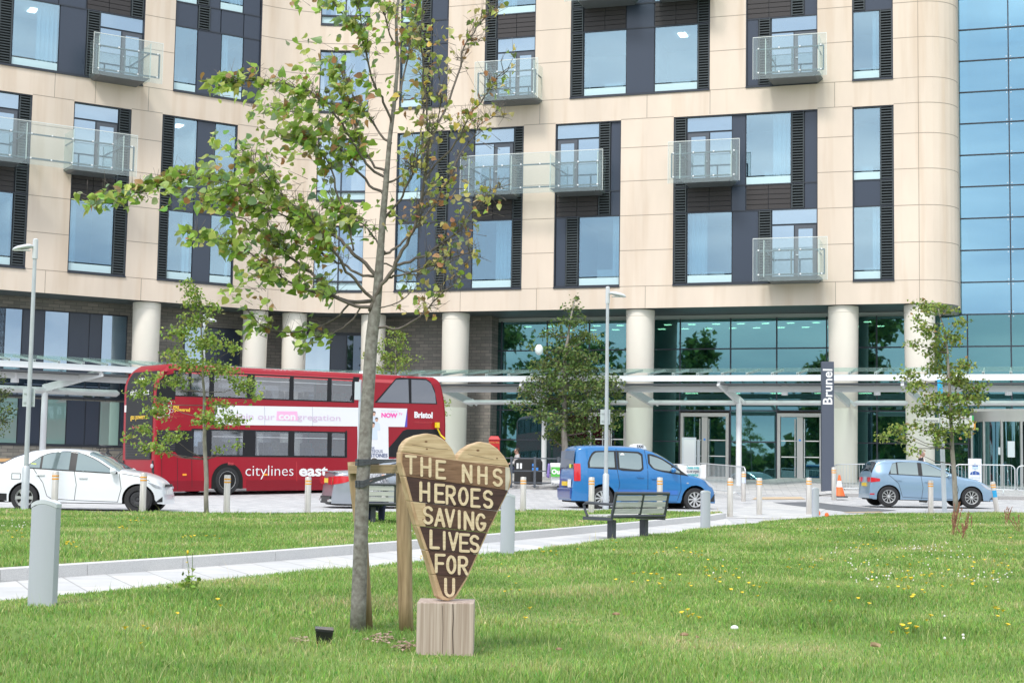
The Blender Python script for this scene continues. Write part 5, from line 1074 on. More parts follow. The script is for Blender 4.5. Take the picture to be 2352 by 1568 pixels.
b.build('stem', stem_m, t); k = 90; o = bpy.data.objects.new('leaves', leaves_mesh('leaves', np.stack([rng.normal(0, .045, k), rng.normal(0, .05, k), np.abs(rng.normal(0, .06, k))], 1), rng.standard_normal((k, 3)), rng.standard_normal((k, 3)), .022+.03*rng.random(k), pal(k, FRESH))); COL.objects.link(o); o.parent = t
b = MB(); b.lathe([(.004, .32), (.011, .335), (.008, .35), (.002, .353)], 8, (-.03, 0, 0)); b.build('bud', ylw, t)
lm = mat('dry_leaf', (.40, .27, .17), .8, var=.3, vscale=30)
for px, py, s_, lb in ((1570, 1471, .032, 'brown curled leaf lying left of a pinkish one on the grass'), (1600, 1476, .026, 'pinkish dry leaf beside the brown curled leaf'), (2010, 1497, .045, 'largest dry leaf on the grass below the yellow flowers'), (1414, 1422, .03, 'thin dark brown leaf standing upright in the grass'), (1282, 1505, .022, 'small dark leaf nearest the timber block')):
    p = onlawn(px, py)+Vector((0, 0, .035)); b = MB(); b.grid(lambda u, v: (u*s_, v*s_*.55*(1-u*u), .5*s_*(v*v)+.2*s_*u), frg(-1, 1, 6), frg(-1, 1, 4)); o = b.build('fallen_leaf', lm, None); o.location = p; o.rotation_euler = (.5, .2, random.uniform(0, 3)); tag(o, lb, 'leaf', 'fallen leaves on the near lawn')
p = onlawn(1687, 1457)+Vector((0, 0, .05)); b = MB(); b.grid(lambda u, v: (.028*math.cos(u)*math.cos(v), .02*math.sin(u)*math.cos(v), .018*math.sin(v)), frg(0, 6.28, 10), frg(-.4, 1.5, 5)); o = b.build('paper_scrap', mat('paper_white', (.75, .75, .72), .8)); o.location = p; tag(o, 'crumpled white scrap of paper lying on the near lawn', 'litter')
# ------------------------------------------------------------------ street furniture
alu = mat('bollard_grey', (.40, .425, .465), .6, spec=.3, var=.04, vscale=3, stretch=(1, 1, .2))
inox = mat('bollard_steel', (.60, .56, .51), .38, metal=.6, var=.12, vscale=30, stretch=(1, 1, .1)); refl = mat('orange_band', (.85, .36, .02), .4)
def light_bollard(loc, h, wd, dp):
    t = thing('lighting_bollard', loc, 'x', 'bollard', 'grey lighting bollards along the path'); b = MB(); n = 10; P = []
    for s_, i0 in ((-1, 0), (1, 0)):
        for i in range(n+1): u = -1+2*i/n; P.append((u*wd/2*-s_, s_*dp*(.32+.18*(1-u*u))))
    b.prism(P, lambda p: (p[0], p[1], h-.035+.03*(1-(2*p[0]/wd)**2)), lambda p: (p[0], p[1], -.1)); b.build('body', alu, t, bevel=.003)
    b = MB(); b.prism([(p[0]*1.03, p[1]*1.03) for p in P], lambda p: (p[0], p[1], h+.001+.03*(1-(2*p[0]/wd)**2)), lambda p: (p[0], p[1], h-.030+.03*(1-(2*p[0]/wd)**2))); b.build('cap', mat('bollard_cap', (.50, .53, .56), .5), t); return t
LBp = onlawn(97, 1390); lb0 = light_bollard(LBp, 230*LBp.y/F_PX, .2, .14); lb0.rotation_euler = (0, 0, R(-8)); lb0['label'] = 'largest grey lighting bollard, nearest to the viewer in front of the white saloon'
for i, (px, py, h, lb) in enumerate(((1165, 1275, 135, 'grey lighting bollard partly hidden by the right edge of the heart'), (1620, 1218, 88, 'grey lighting bollard right of the slatted bench'), (1873, 1186, 64, 'smallest grey lighting bollard, where the path meets the plaza'))):
    q = onlawn(px, py); c = copy_tree(lb0); c.location = q; s_ = h*q.y/F_PX/(230*LBp.y/F_PX); c.scale = (s_*.9, s_, s_); c.rotation_euler = (0, 0, R((4, 12, 10)[i])); c['label'] = lb
def steel_bollard():
    t = thing('steel_bollard', (0, 0, 0), 'x', 'bollard', 'round steel bollards along the road'); b = MB(); b.lathe([(.072, -.1), (.072, .86), (.066, .872), (.04, .876), (.001, .876)], 20); b.build('post', inox, t, smooth_=True)
    for z in (.70, .765): q = MB(); q.lathe([(.074, z), (.0755, z+.004), (.0755, z+.026), (.074, z+.03)], 20, cap=False); q.build('orange_band', refl, t, smooth_=True)
    return t
sb = None
for px, yt, yb, lb in ((124, 1083, 1175, 'round steel bollard directly behind the largest grey bollard'), (327, 1086.5, 1177.5, 'round steel bollard in front of the white saloon front wheel'), (520, 1091, 1181, 'round steel bollard in front of the bus rear wheel'), (706, 1095.5, 1182, 'round steel bollard just left of the grey saloon rear'), (878, 1098, 1181, 'round steel bollard seen between tree trunk and heart post'),
   (1201, 1095.5, 1177, 'round steel bollard right of the heart in front of the litter bins'), (1358, 1096, 1179, 'round steel bollard in front of the taxi rear wheel'), (1515, 1096.5, 1178, 'round steel bollard behind the right end of the slatted bench'), (1677, 1098, 1179.5, 'round steel bollard just right of the blue taxi bonnet'), (1744, 1097.5, 1176, 'round steel bollard standing alone on the plaza'),
   (1858, 1097, 1174, 'round steel bollard next to the smallest grey bollard'), (2138, 1103, 1175, 'round steel bollard in front of the hatchback doors'), (2290, 1105.5, 1174, 'leaning round steel bollard with a blue sticker at the far right'), (1708, 1082.5, 1144, 'round steel bollard with a parking notice beside the barrier end'), (1915.5, 1073, 1140, 'round steel bollard behind the traffic cone')):
    d0 = ray(px, yb); hh = (yb-yt); Y = .876*F_PX/hh; p = atY(px, yb, Y); 
    if sb is None: sb = steel_bollard(); o = sb
    else: o = copy_tree(sb)
    o.location = p; o['label'] = lb
    if px == 2290: o.rotation_euler = (0, R(-8), 0)
    if px == 2290 or px == 1708:
        b = MB(); b.grid(lambda a, z: (.078*math.cos(a), .078*math.sin(a), z), [R(-150+12*i) for i in range(10)], [.42, .62] if px == 2290 else [.5, .68]); b.build('sticker', mat('sticker_cyan', (.03, .35, .65), .5) if px == 2290 else mat('sticker_pale', (.6, .65, .8), .5), o)
# benches
bench_m = mat('bench_metal', (.050, .056, .066), .45); slat_m = woodmat('weathered_slat', (.46, .455, .44), (.64, .63, .61), (1.2, 14, 14), sc=3)
def bench(loc, rz, L_, label):
    """viewed from behind: back towards the viewer (-y), seat on +y; origin under the middle"""
    t = thing('park_bench', loc, label, 'bench', 'slatted benches', rz)
    tilt = lambda z: -.33-.09*(z-.40)/.4
    for z in (.475, .585, .695):
        b = MB(); b.hexa([(-L_/2+.04, tilt(z-.045)-.01, z-.045), (L_/2-.04, tilt(z-.045)-.01, z-.045), (L_/2-.04, tilt(z-.045)+.02, z-.045), (-L_/2+.04, tilt(z-.045)+.02, z-.045)], [(-L_/2+.04, tilt(z+.045)-.01, z+.045), (L_/2-.04, tilt(z+.045)-.01, z+.045), (L_/2-.04, tilt(z+.045)+.02, z+.045), (-L_/2+.04, tilt(z+.045)+.02, z+.045)]); b.build('back_slat', slat_m, t, bevel=.004)
    b = MB(); b.tube([(-L_/2-.01, tilt(.775), .775), (L_/2+.01, tilt(.775), .775)], .03, 10); b.tube([(-L_/2, tilt(.39), .385), (L_/2, tilt(.39), .385)], .03, 10)
    for x in (-L_/2, .02, L_/2): b.bar((x, tilt(.385), .385), (x, tilt(.775), .775), .045, .03, (0, 1, 0))
    b.build('back_frame', bench_m, t, smooth_=True)
    for y in (-.2, -.09, .02, .13): b = MB(); b.box(-L_/2+.03, L_/2-.03, y, y+.095, .375, .405); b.build('seat_slat', slat_m, t, bevel=.004)
    for x in (-L_/2, L_/2):
        b = MB(); b.box(x-.03, x+.03, -.33, .30, .315, .372); a = MB(); a.tube([(x, tilt(.6)+.02, .585), (x, .05, .60), (x, .24, .605), (x, .30, .57), (x, .29, .52), (x, .22, .38)], [.022, .026, .028, .026, .022, .022], 8); b.build('seat_beam', bench_m, t, bevel=.006); a.build('armrest', bench_m, t, smooth_=True)
    for x in (-.42, .45): b = MB(); b.box(x-.05, x+.05, -.14, -.02, -.15, .32); b.build('leg', bench_m, t, bevel=.008)
    return t
bl_ = onlawn(1412, 1240); br_ = onlawn(1478, 1231); bc = (bl_+br_)/2; d = (br_-bl_); ang = R(46); ln = d.length
bench(Vector((bc.x-.10, bc.y, bc.z)), ang, 1.42, 'weathered slatted bench with dark metal frame beside the path, seen from behind')
bq = onlawn(905, 1200, True)
bench(bq, R(3), 1.5, 'slatted bench half hidden between the lime trunk and the heart post').scale = (.92,)*3
# street lamps
galv = mat('galvanised', (.47, .50, .52), .5, metal=.35, var=.06, vscale=5); lampw = mat('lamp_head', (.56, .58, .60), .45)
def street_lamp(label, px_t, y_t, px_b, y_b, hgt, Y, side, sign=None, group='street lamps'):
    base = atY(px_b, y_b, Y); t = thing('street_lamp', base, label, 'street lamp', group); top_ = atY(px_t, y_t, Y)-base; up = top_.normalized(); Lh = top_.length; b = MB()
    b.tube([up*-.1, up*.95, up*1.0], [.085, .085, .05], 12); b.build('base_sleeve', galv, t, smooth_=True); b = MB(); b.tube([up*1.0, up*(Lh-.45)], [.055, .042], 12); b.build('pole', galv, t, smooth_=True)
    b = MB(); b.tube([up*(Lh-.46), up*(Lh-.02), up*Lh], [.062, .058, .03], 10); cp = b.build('pole_cap', lampw, t, smooth_=True); s_ = side; a = up*(Lh-.2)
    b = MB(); b.tube([a, a+Vector((.12*s_, -.03, .02))], .035, 8); b.build('arm', lampw, t, smooth_=True)
    b = MB(); c = a+Vector((.27*s_, -.05, -.03)); n = 14
    def hd_(u, v):
        x = u; w_ = max(.02, .14*math.sqrt(max(0, 1-abs(x)**2.4))); return c+Vector((x*.23*s_, w_*math.cos(v), .075*math.sqrt(max(0, 1-abs(x)**3))*math.sin(v)*(1. if math.sin(v) > 0 else .55)-.05*x))
    b.grid(hd_, frg(-1, 1, 14), frg(0, 2*math.pi, 16)); h_ = b.build('lamp_head', lampw, t, smooth_='all'); b = MB(); b.box(c.x-.16, c.x+.16, c.y-.1, c.y+.1, c.z-.055, c.z-.045); b.build('lens', mat('lamp_lens', (.7, .72, .7), .2), h_)
    if sign:
        x0, x1, y0, y1 = sign; p0, p1 = atY(x0, y1, Y)-base, atY(x1, y0, Y)-base; b = MB(); b.box(p0.x, p1.x, .06, .075, p0.z, p1.z); s2 = b.build('sign_back', mat('sign_back', (.50, .55, .56), .5, metal=.2), t); b = MB()
        for zz in (p0.z+.1, p1.z-.1): b.box(p0.x+.03, p1.x-.03, .04, .06, zz-.02, zz+.02)
        b.build('clamp', galv, s2)
    return t
gl = onlawn(57, 1172, True); street_lamp('street lamp at the far left with its head turned left', 82, 548, 56, 1172, 0, gl.y+.3, -1, (49, 79, 892, 933))
gl2 = onlawn(1392, 1170, True); street_lamp('street lamp in front of the blue taxi with its head turned right', 1396, 658, 1391, 1172, 0, gl2.y+.2, 1, (1379, 1402, 940, 974))
street_lamp('distant street lamp behind the slim young tree and the bus', 470, 722, 466, 1100, 0, 60, 1)
p = atY(818, 1080, 46); p.z = terrain(p.x, 46); t = thing('sign_post', p, 'grey sign plate on a post mostly hidden behind the lime trunk', 'sign'); b = MB(); b.tube([(.06, 0, -.1), (.06, 0, atY(826, 872, 46).z-p.z)], .04, 10); b.build('post', galv, t, True)
p0, p1 = atY(814.5, 918, 46)-p, atY(829, 877, 46)-p; b = MB(); b.box(p0.x, p1.x, -.07, -.055, p0.z, p1.z); b.build('plate', mat('sign_back', (1, 1, 1)), t)
# ------------------------------------------------------------------ entrance forecourt
def ground_at(px, Y): 
    x = atY(px, 1100, Y).x; return Vector((x, Y, terrain(x, Y)+kh(x)))
def label3(s, size, m, par, pos, rx=R(90), rz=0, bold=0., xs=1., align='CENTER', name='lettering', ry=0):
    o = text_mb(s, size, bold, align, .003, 0, xs).build(name, m, par); o.location = pos; o.rotation_euler = (rx, ry, rz); return o
g = ground_at(1902, 57.6); t = thing('totem_sign', g, 'tall dark grey totem sign with white upright lettering before the entrance columns', 'sign'); hw = 14*57.6/F_PX; ht = atY(1902, 830, 57.6).z-g.z
tm_ = mat('totem_grey', (.075, .088, .12), .45); b = MB(); b.box(-hw, hw, 0, .22, -.1, ht); b.build('panel', tm_, t, bevel=.01)
o = label3('Brunel', .50, mat('sign_white', (.8, .8, .8), .5), t, (.12, -.004, ht-.28), 0, 0, .008, 1.05, 'RIGHT'); o.matrix_local = Matrix.Translation((.155, -.004, ht-.26)) @ Matrix(((0, -1, 0, 0), (0, 0, -1, 0), (1, 0, 0, 0), (0, 0, 0, 1)))
# crowd barriers
bar_m = mat('barrier_galv', (.62, .64, .65), .4, metal=.4)
def barrier(pl, pr, yt_l, yt_r, Yl, Yr, label, h=1.05):
    A, B = atY(pl, yt_l, Yl), atY(pr, yt_r, Yr); gA, gB = A.z-h, B.z-h; d = Vector((B.x-A.x, B.y-A.y, 0)); L_ = d.length; ez = (B.z-A.z)/L_; u = d/L_
    P = lambda s_, z: Vector((A.x, A.y, gA))+u*s_+Vector((0, 0, z+ez*s_)); t = thing('crowd_barrier', P(L_/2, 0), label, 'barrier', 'crowd control barriers at the entrance')
    b = MB(); r_ = .18; crn = lambda cx, cz, a0: [P(cx+r_*math.cos(R(a0-18*i)), cz+r_*math.sin(R(a0-18*i))) for i in range(6)]
    path = [P(0, .2)]+crn(r_, h-r_, 180)+crn(L_-r_, h-r_, 90)+[P(L_, .2)]+[P(L_-.05, .14), P(.05, .14), P(0, .2)]; b.tube(path, .021, 8); b.build('frame', bar_m, t, smooth_='all', world=True)
    b = MB(); n = max(4, int(L_/.125))
    for i in range(1, n): b.tube([P(L_*i/n, .15), P(L_*i/n, h-.01)], .008, 5)
    b.build('bars', bar_m, t, world=True); nn = Vector((u.y, -u.x, 0))
    for s_ in (.22*L_, .8*L_): b = MB(); b.tube([P(s_, .15), P(s_-.02, 0)+nn*.3, ], .018, 6); b.tube([P(s_, .15), P(s_+.02, 0)-nn*.3], .018, 6); b.build('foot', bar_m, t, world=True)
    return t
barrier(1523, 1602, 1066, 1066, 56, 57, 'crowd barrier half hidden behind the taxi windscreen'); barrier(1605, 1712, 1063, 1072, 57, 52.5, 'crowd barrier beside the taxi bonnet with a charity banner')
barrier(1915, 2018, 1066, 1065, 58.5, 57.5, 'crowd barrier behind the traffic cone and the hatchback rear'); barrier(2085, 2189, 1067, 1066, 57.5, 57.5, 'crowd barrier behind the hatchback windscreen and the sapling')
barrier(2193, 2331, 1066, 1068, 57, 56.5, 'crowd barrier in front of the white information board'); barrier(2336, 2470, 1069, 1072, 56.4, 56, 'crowd barrier cut off by the right edge of the picture')
# banners
def cloth(name, q, m, par, sag=.05, n=10):
    b = MB(); q = [Vector(p) for p in q]; b.grid(lambda s_, t_: q[0].lerp(q[1], s_).lerp(q[3].lerp(q[2], s_), t_)+Vector((0, .02*math.sin(s_*9)*t_, -sag*(1-t_)*4*s_*(1-s_))), frg(0, 1, n), frg(0, 1, 6)); o = b.build(name, m, par, smooth_='all', world=True); o.modifiers.new('s', 'SOLIDIFY').thickness = .004; return o
cl_w = mat('banner_white', (.78, .78, .77), .8)
Yb = 53.6; q = [atY(1556, 1066, 55), atY(1621, 1066, 53.2), atY(1621, 1100, 53.2), atY(1556, 1106, 55)]
t = thing('charity_banner', q[3], 'white charity banner tied to the barrier beside the taxi bonnet', 'banner'); cloth('cloth', q, cl_w, t)
d = (q[1]-q[0]); rz = math.atan2(d.y, d.x); tl_ = mat('banner_teal', (.05, .38, .42), .6); gr_ = mat('banner_grey', (.2, .2, .22), .6)
for i, (s, m_) in enumerate((('Donate today', tl_), ('to our urgent', gr_), ('coronavirus', tl_), ('appeal to', gr_))):
    pp = q[0].lerp(q[1], .60)-q[3]; o = label3(s, .155, m_, t, (pp.x+math.sin(rz)*.06, pp.y-.07, (q[0].z-q[3].z)-.16-.125*i), R(90), rz, .004)
dkr = mat('railing_dark', (.075, .085, .10), .45)
t = thing('guard_railing', ground_at(1200, 58), 'dark metal guard railing by the litter bins and postbox', 'railing'); gr0 = t.location.copy()
for px in (1060, 1112, 1174, 1228, 1282, 1325): g = ground_at(px, 58.0)-gr0; b = MB(); b.box(g.x-.045, g.x+.045, -.03, .03, g.z-.06, g.z+1.12); b.box(g.x-.11, g.x+.11, -.06, .06, g.z, g.z+.02); b.build('post', dkr, t)
for dz_ in (1.06, .58, .14):
    b = MB(); g0, g1 = ground_at(1040, 58)-gr0, ground_at(1330, 58)-gr0; b.bar(Vector((g0.x, .05, g0.z+dz_)), Vector((g1.x, .05, g1.z+dz_)), .03, .045); b.build('rail', dkr, t)
q = [atY(1264, 1062.5, 57.9), atY(1316, 1062.5, 57.9), atY(1316, 1116, 57.9), atY(1266, 1114, 57.9)]
t = thing('rating_banner', q[3], 'white banner with a green panel hanging on the railing behind the taxi', 'banner'); cloth('cloth', q, cl_w, t, .01)
z3 = q[3]; a, c = atY(1266, 1072, 57.82)-z3, atY(1312, 1095, 57.82)-z3; b = MB(); b.box(a.x, c.x, -.09, -.08, c.z, a.z); gp2_ = b.build('green_panel', mat('banner_green', (.09, .42, .06), .6), t)
o = label3('Outstanding', .235, mat('sign_white', (1, 1, 1)), t, (a.x+.02, -.095, (a.z+c.z)/2-.07), bold=.012, align='LEFT'); o = label3('Rated Good O', .17, gr_, t, (a.x+.03, -.05, c.z-.33), align='LEFT')
q = [atY(1258.5, 1064, 57.7), atY(1263, 1064, 57.7), atY(1262, 1098, 57.7), atY(1255, 1095, 57.7)]; t = thing('purple_banner', q[3], 'narrow purple and white banner edge left of the white rating banner', 'banner'); cloth('cloth', q, mat('banner_purple', (.22, .16, .42), .7), t, 0)
# litter bins
g = ground_at(1213, 59.4); t = thing('litter_bin', g, 'large black double litter bin with rounded top behind the railing', 'bin'); w2 = 32*59.4/F_PX; hh = atY(1213, 1053.5, 59.4).z-g.z; b = MB()
P = [(-w2, 0), (w2, 0), (w2, hh-.12), (w2-.05, hh-.04), (w2-.14, hh), (-w2+.14, hh), (-w2+.05, hh-.04), (-w2, hh-.12)]; b.prism(P, lambda p: (p[0], -.35, p[1]), lambda p: (p[0], .35, p[1])); b.build('body', mat('bin_black', (.018, .017, .016), .45), t, bevel=.015)
b = MB(); b.box(.10, .48, -.372, -.352, .12, hh-.12); b.build('door', mat('bin_panel', (.012, .012, .012), .35), t); b = MB(); b.box(.14, .38, -.380, -.373, hh-.44, hh-.33); b.box(.14, .22, -.380, -.373, hh-.28, hh-.18); b.build('blue_label', mat('label_blue', (.05, .22, .6), .5), t); b = MB(); b.box(-.46, -.38, -.36, -.352, .58, hh-.17); b.box(-.33, -.25, -.36, -.352, .58, hh-.17); b.build('white_panel', mat('sign_white', (1, 1, 1)), t)
# post box
g = ground_at(1134, 63); t = thing('post_box', g, 'red pillar post box standing by the stone wall', 'post box'); red = mat('postbox_red', (.50, .018, .02), .35); hp = atY(1134, 1001, 63).z-g.z; w2 = 12.5*63/F_PX; b = MB()
b.box(-w2, w2, -.25, .25, 0, hp-.16); b.build('body', red, t, bevel=.02); b = MB(); b.hexa([(-w2-.03, -.29, hp-.16), (w2+.03, -.29, hp-.16), (w2+.03, .29, hp-.16), (-w2-.03, .29, hp-.16)], [(-w2*.7, -.2, hp), (w2*.7, -.2, hp), (w2*.7, .2, hp), (-w2*.7, .2, hp)]); b.build('cap', red, t, bevel=.02)
b = MB(); b.box(-w2*.6, w2*.6, -.262, -.252, hp-.52, hp-.46); b.build('slot', mat('black_plastic', (1, 1, 1)), t); label3('ROYAL MAIL', .085, mat('gold_letter', (.65, .45, .12), .4), t, (0, -.255, hp-.30), xs=.9)
# cone
g = atY(1928, 1141.5, 54); t = thing('traffic_cone', g, 'orange traffic cone with a white band beside the barrier', 'cone', rx=0); g = 51*54/F_PX; org = mat('cone_orange', (.80, .15, .03), .5); b = MB(); b.lathe([(.20, .05), (.125, .30*1), (.11, .36)], 20); b.build('cone', org, t, True)
b = MB(); b.lathe([(.11, .36), (.072, .58)], 20); b.build('white_band', white_m, t, True); b = MB(); b.lathe([(.072, .58), (.03, g), (.02, g)], 20); b.build('tip', org, t, True); b = MB(); b.box(-.25, .25, -.25, .25, 0, .05); b.build('foot', mat('cone_base', (.05, .05, .05), .7), t, bevel=.015)
# finger post
p = onlawn(2169, 1176); Yf = p.y+.5; p = atY(2170, 1177, Yf); t = thing('finger_post', p, 'pale grey direction post with white finger signs and a blue cap', 'sign'); topz = atY(2160, 905, Yf)-p; b = MB(); b.tube([Vector((0, 0, -.1)), topz], .068, 12); b.build('post', mat('post_pale', (.52, .56, .58), .45), t, True)
b = MB(); b.tube([topz, topz*1.0+Vector((-.02, 0, .42))], .075, 12); b.build('blue_cap', mat('cap_blue', (.03, .45, .78), .4), t, True)
for x0, x1, y0, y1, s, m_, col in ((2160, 2232, 954, 966, 'Lime Quarter', 'finger_white', (.04, .45, .12)), (2160, 2236, 967, 986, 'Science Quarter', 'finger_white', (.85, .38, .08)), (2116, 2157, 959, 970, 'Main Entrance', 'finger_white', None)):
    a, c = atY(x0, y1, Yf-.1)-p, atY(x1, y0, Yf-.1)-p; b = MB(); b.box(a.x, c.x, -.12, -.09, a.z, c.z); fo = b.build('finger_sign', mat('finger_white', (.72, .72, .68), .55), t)
    if col: b = MB(); b.box(c.x, c.x+.05, -.121, -.089, a.z, c.z); b.build('colour_end', mat('finger_'+s[0], col, .5), fo)
    tx = [s] if s != 'Science Quarter' else ['Science Quarter', 'Brain Centre']
    for i, q_ in enumerate(tx): label3(q_, .115, gr_, fo, (c.x-.04, -.124, c.z-.12-.125*i), align='RIGHT')
# information board
g = ground_at(2240, 58.8); t = thing('information_board', g, 'white information board with a blue masked figure behind the barrier', 'sign'); a, c = atY(2225, 1125, 58.8)-g, atY(2254.5, 1053, 58.8)-g; b = MB(); b.box(a.x, c.x, 0, .06, .02, c.z); b.build('board', mat('board_white', (.74, .77, .82), .5), t, bevel=.01)
nb = mat('board_navy', (.04, .10, .33), .6); mx_ = (a.x+c.x)/2; b = MB(); b.lathe([(.001, -.006), (.115, -.006), (.115, -.002)], 20, (mx_, 0, c.z-.30), 'y'); b.prism([(mx_-.2, c.z-.62), (mx_+.2, c.z-.62), (mx_+.17, c.z-.53), (mx_, c.z-.46), (mx_-.17, c.z-.53)], lambda q: (q[0], -.006, q[1]), lambda q: (q[0], -.002, q[1])); b.build('masked_figure', nb, t)
b = MB(); b.box(mx_-.115, mx_+.115, -.010, -.007, c.z-.40, c.z-.30); b.build('mask', mat('board_pale_blue', (.45, .6, .8), .6), t); b = MB(); b.box(a.x+.02, c.x-.02, -.006, -.002, .12, .2)
for i in range(5): b.box(mx_-.2+.02*(i % 2), mx_+.2-.03*(i % 3), -.006, -.002, c.z-.72-.085*i-.02, c.z-.72-.085*i)
b.build('text_lines', mat('board_line', (.35, .42, .6), .6), t)
# white free-standing display by the left doors
g = ground_at(1582, 64.2); t = thing('display_stand', g, 'white double sided display stand in front of the glass doors', 'sign'); b = MB(); hgt = atY(1582, 1004, 64.2).z-g.z; b.box(-.30, .30, -.04, .04, .05, hgt); b.build('panel', mat('stand_white', (.66, .69, .72), .5), t, bevel=.01); b = MB(); b.box(.33, .45, -.1, .1, 0, hgt-.1); b.box(-.3, .3, -.15, .15, 0, .05); b.build('base', galv, t)
b = MB(); b.box(-.24, .24, -.05, -.042, .2, hgt-.1); b.build('sheet', mat('sign_white', (1, 1, 1)), t)
# bicycles at the rack
tyre = mat('tyre', (.018, .018, .019), .75)
def bicycle(loc, rz, label):
    t = thing('bicycle', loc, label, 'bicycle', 'bicycles parked at the rack', rz); fm = mat('bike_frame', (.03, .035, .05), .35)
    for x in (-.52, .52):
        b = MB(); b.tube([(x+.33*math.cos(a), 0, .34+.33*math.sin(a)) for a in frg(0, 2*math.pi, 24)], .016, 6, cap=False); wl = b.build('wheel', tyre, t, smooth_='all'); b = MB()
        for i in range(9): a = math.pi*i/9; b.tube([(x-.32*math.cos(a), 0, .34-.32*math.sin(a)), (x+.32*math.cos(a), 0, .34+.32*math.sin(a))], .003, 3)
        b.build('spokes', chrome, wl)
    b = MB()
    for p, q in (((-.52, 0, .34), (-.1, 0, .3)), ((-.1, 0, .3), (.36, 0, .72)), ((-.1, 0, .3), (-.22, 0, .82)), ((-.2, 0, .76), (.35, 0, .78)), ((-.52, 0, .34), (-.2, 0, .74)), ((.52, 0, .34), (.34, 0, .92))): b.tube([p, q], .017, 7)
    b.build('frame', fm, t, True); b = MB(); b.tube([(.30, -.28, .98), (.36, -.1, .96), (.34, 0, .95), (.36, .1, .96), (.30, .28, .98)], .014, 6); b.build('handlebar', fm, t, True); b = MB(); b.hexa([(-.34, -.07, .84), (-.12, -.03, .84), (-.12, .03, .84), (-.34, .07, .84)], [(-.34, -.08, .88), (-.1, -.03, .88), (-.1, .03, .88), (-.34, .08, .88)]); b.build('saddle', tyre, t, bevel=.01)
for px, Y, rz, lb in ((112, 58.5, 20, 'bicycle behind the white saloon roof'), (232, 60.5, 75, 'bicycle between the white saloon and the bus, seen almost end on'), (258, 59.2, 35, 'bicycle just left of the bus rear')): x = atY(px, 1100, Y).x; z = max(terrain(x, Y), atY(px, 1086, Y).z if px > 200 else -9)+kh(x); bicycle(Vector((x, Y, max(z, atY(px, 1090, Y).z-.1))), R(rz), lb)
t = thing('bike_rack', atY(180, 1090, 60.2), 'long grey cycle rack rail along the stone wall', 'bike rack'); b = MB(); p0, p1 = atY(-40, 1052, 57)-t.location, atY(275, 1067, 61.2)-t.location; b.tube([p0, p1], .035, 8)
for f in frg(0, 1, 7): q = p0.lerp(p1, f); b.tube([q, q-Vector((0, 0, .75))], .03, 6)
b.build('rail', dkr, t, True)
t = thing('timber_gate_frame', atY(12, 1080, 56), 'small orange timber frame at the left edge behind the white saloon', 'frame'); b = MB(); z0 = t.location; 
for (x0, y0, x1, y1) in ((0, 1056, 31, 1056), (26, 1056, 26, 1090)): b.bar(atY(x0, y0, 56)-z0, atY(x1, y1, 56)-z0, .12, .12)
b.build('beam', mat('orange_timber', (.50, .30, .13), .7), t)
# plastic bag caught in the tree, orange cable caps
b = MB(); b.grid(lambda u, v: (.16*math.cos(u)*math.cos(v)*(1+.12*math.sin(3*u)), .12*math.sin(u)*math.cos(v), .2*math.sin(v)*(1+.1*math.cos(4*u))), frg(0, 6.283, 14), frg(-1.5, 1.5, 9)); o = b.build('foil_balloon', mat('foil_pale', (.70, .78, .76), .3), smooth_='all'); o.location = atY(1238, 803, 61.0-.6); tag(o, 'pale foil balloon caught in the bushy tree before the entrance', 'balloon')
for px, py, lb in ((1879.5, 1182, 'orange cap beside the smallest grey bollard'), (1899, 1187, 'orange cap at the lawn edge right of the smallest grey bollard')): p = onlawn(px, py); b = MB(); b.lathe([(.05, 0), (.055, .05), (.04, .10), (.001, .115)], 12); o = b.build('marker_cap', org, smooth_=True); o.location = p; tag(o, lb, 'cap', 'orange caps by the path')
# ------------------------------------------------------------------ vehicles
blk = mat('trim_black', (.014, .014, .015), .5); under = mat('underbody', (.006, .006, .006), .9); seam_m = mat('panel_gap', (.02, .02, .022), .8)
cglass = glassmat('car_glass', (.80, .92, .92), (.15, .19, .19), .16, .01); dglass = glassmat('car_glass_dark', (.7, .75, .85), (.018, .020, .026), .10, .01)
redl = mat('tail_red', (.55, .02, .03), .15, coat=.6); clr = mat('lamp_clear', (.46, .48, .51), .08, metal=.4, coat=.5); amb = mat('lamp_amber', (.9, .35, .03), .2); alloy = mat('alloy', (.62, .62, .62), .3, metal=.7); plate_y = mat('number_plate', (.75, .52, .04), .45)
def paint(name, c, metal=0., rough=.28): return mat(name, c, rough, metal=metal, coat=.8, spec=.5)
def interp(pts, x):
    if x <= pts[0][0]: return pts[0][1]
    for i in range(len(pts)-1):
        (a, b), (c, d) = pts[i], pts[i+1]
        if x <= c:
            # monotone cubic between measured points
            t = (x-a)/(c-a); h = c-a; m = (d-b)/h
            ml = (b-pts[i-1][1])/(a-pts[i-1][0]) if i > 0 else m; mr = (pts[i+2][1]-d)/(pts[i+2][0]-c) if i+2 < len(pts) else m
            s0 = 0 if ml*m <= 0 else 2*ml*m/(ml+m); s1 = 0 if mr*m <= 0 else 2*mr*m/(mr+m)
            return b*(1+2*t)*(1-t)**2+s0*h*t*(1-t)**2+d*t*t*(3-2*t)+s1*h*t*t*(t-1)
    return pts[-1][1]
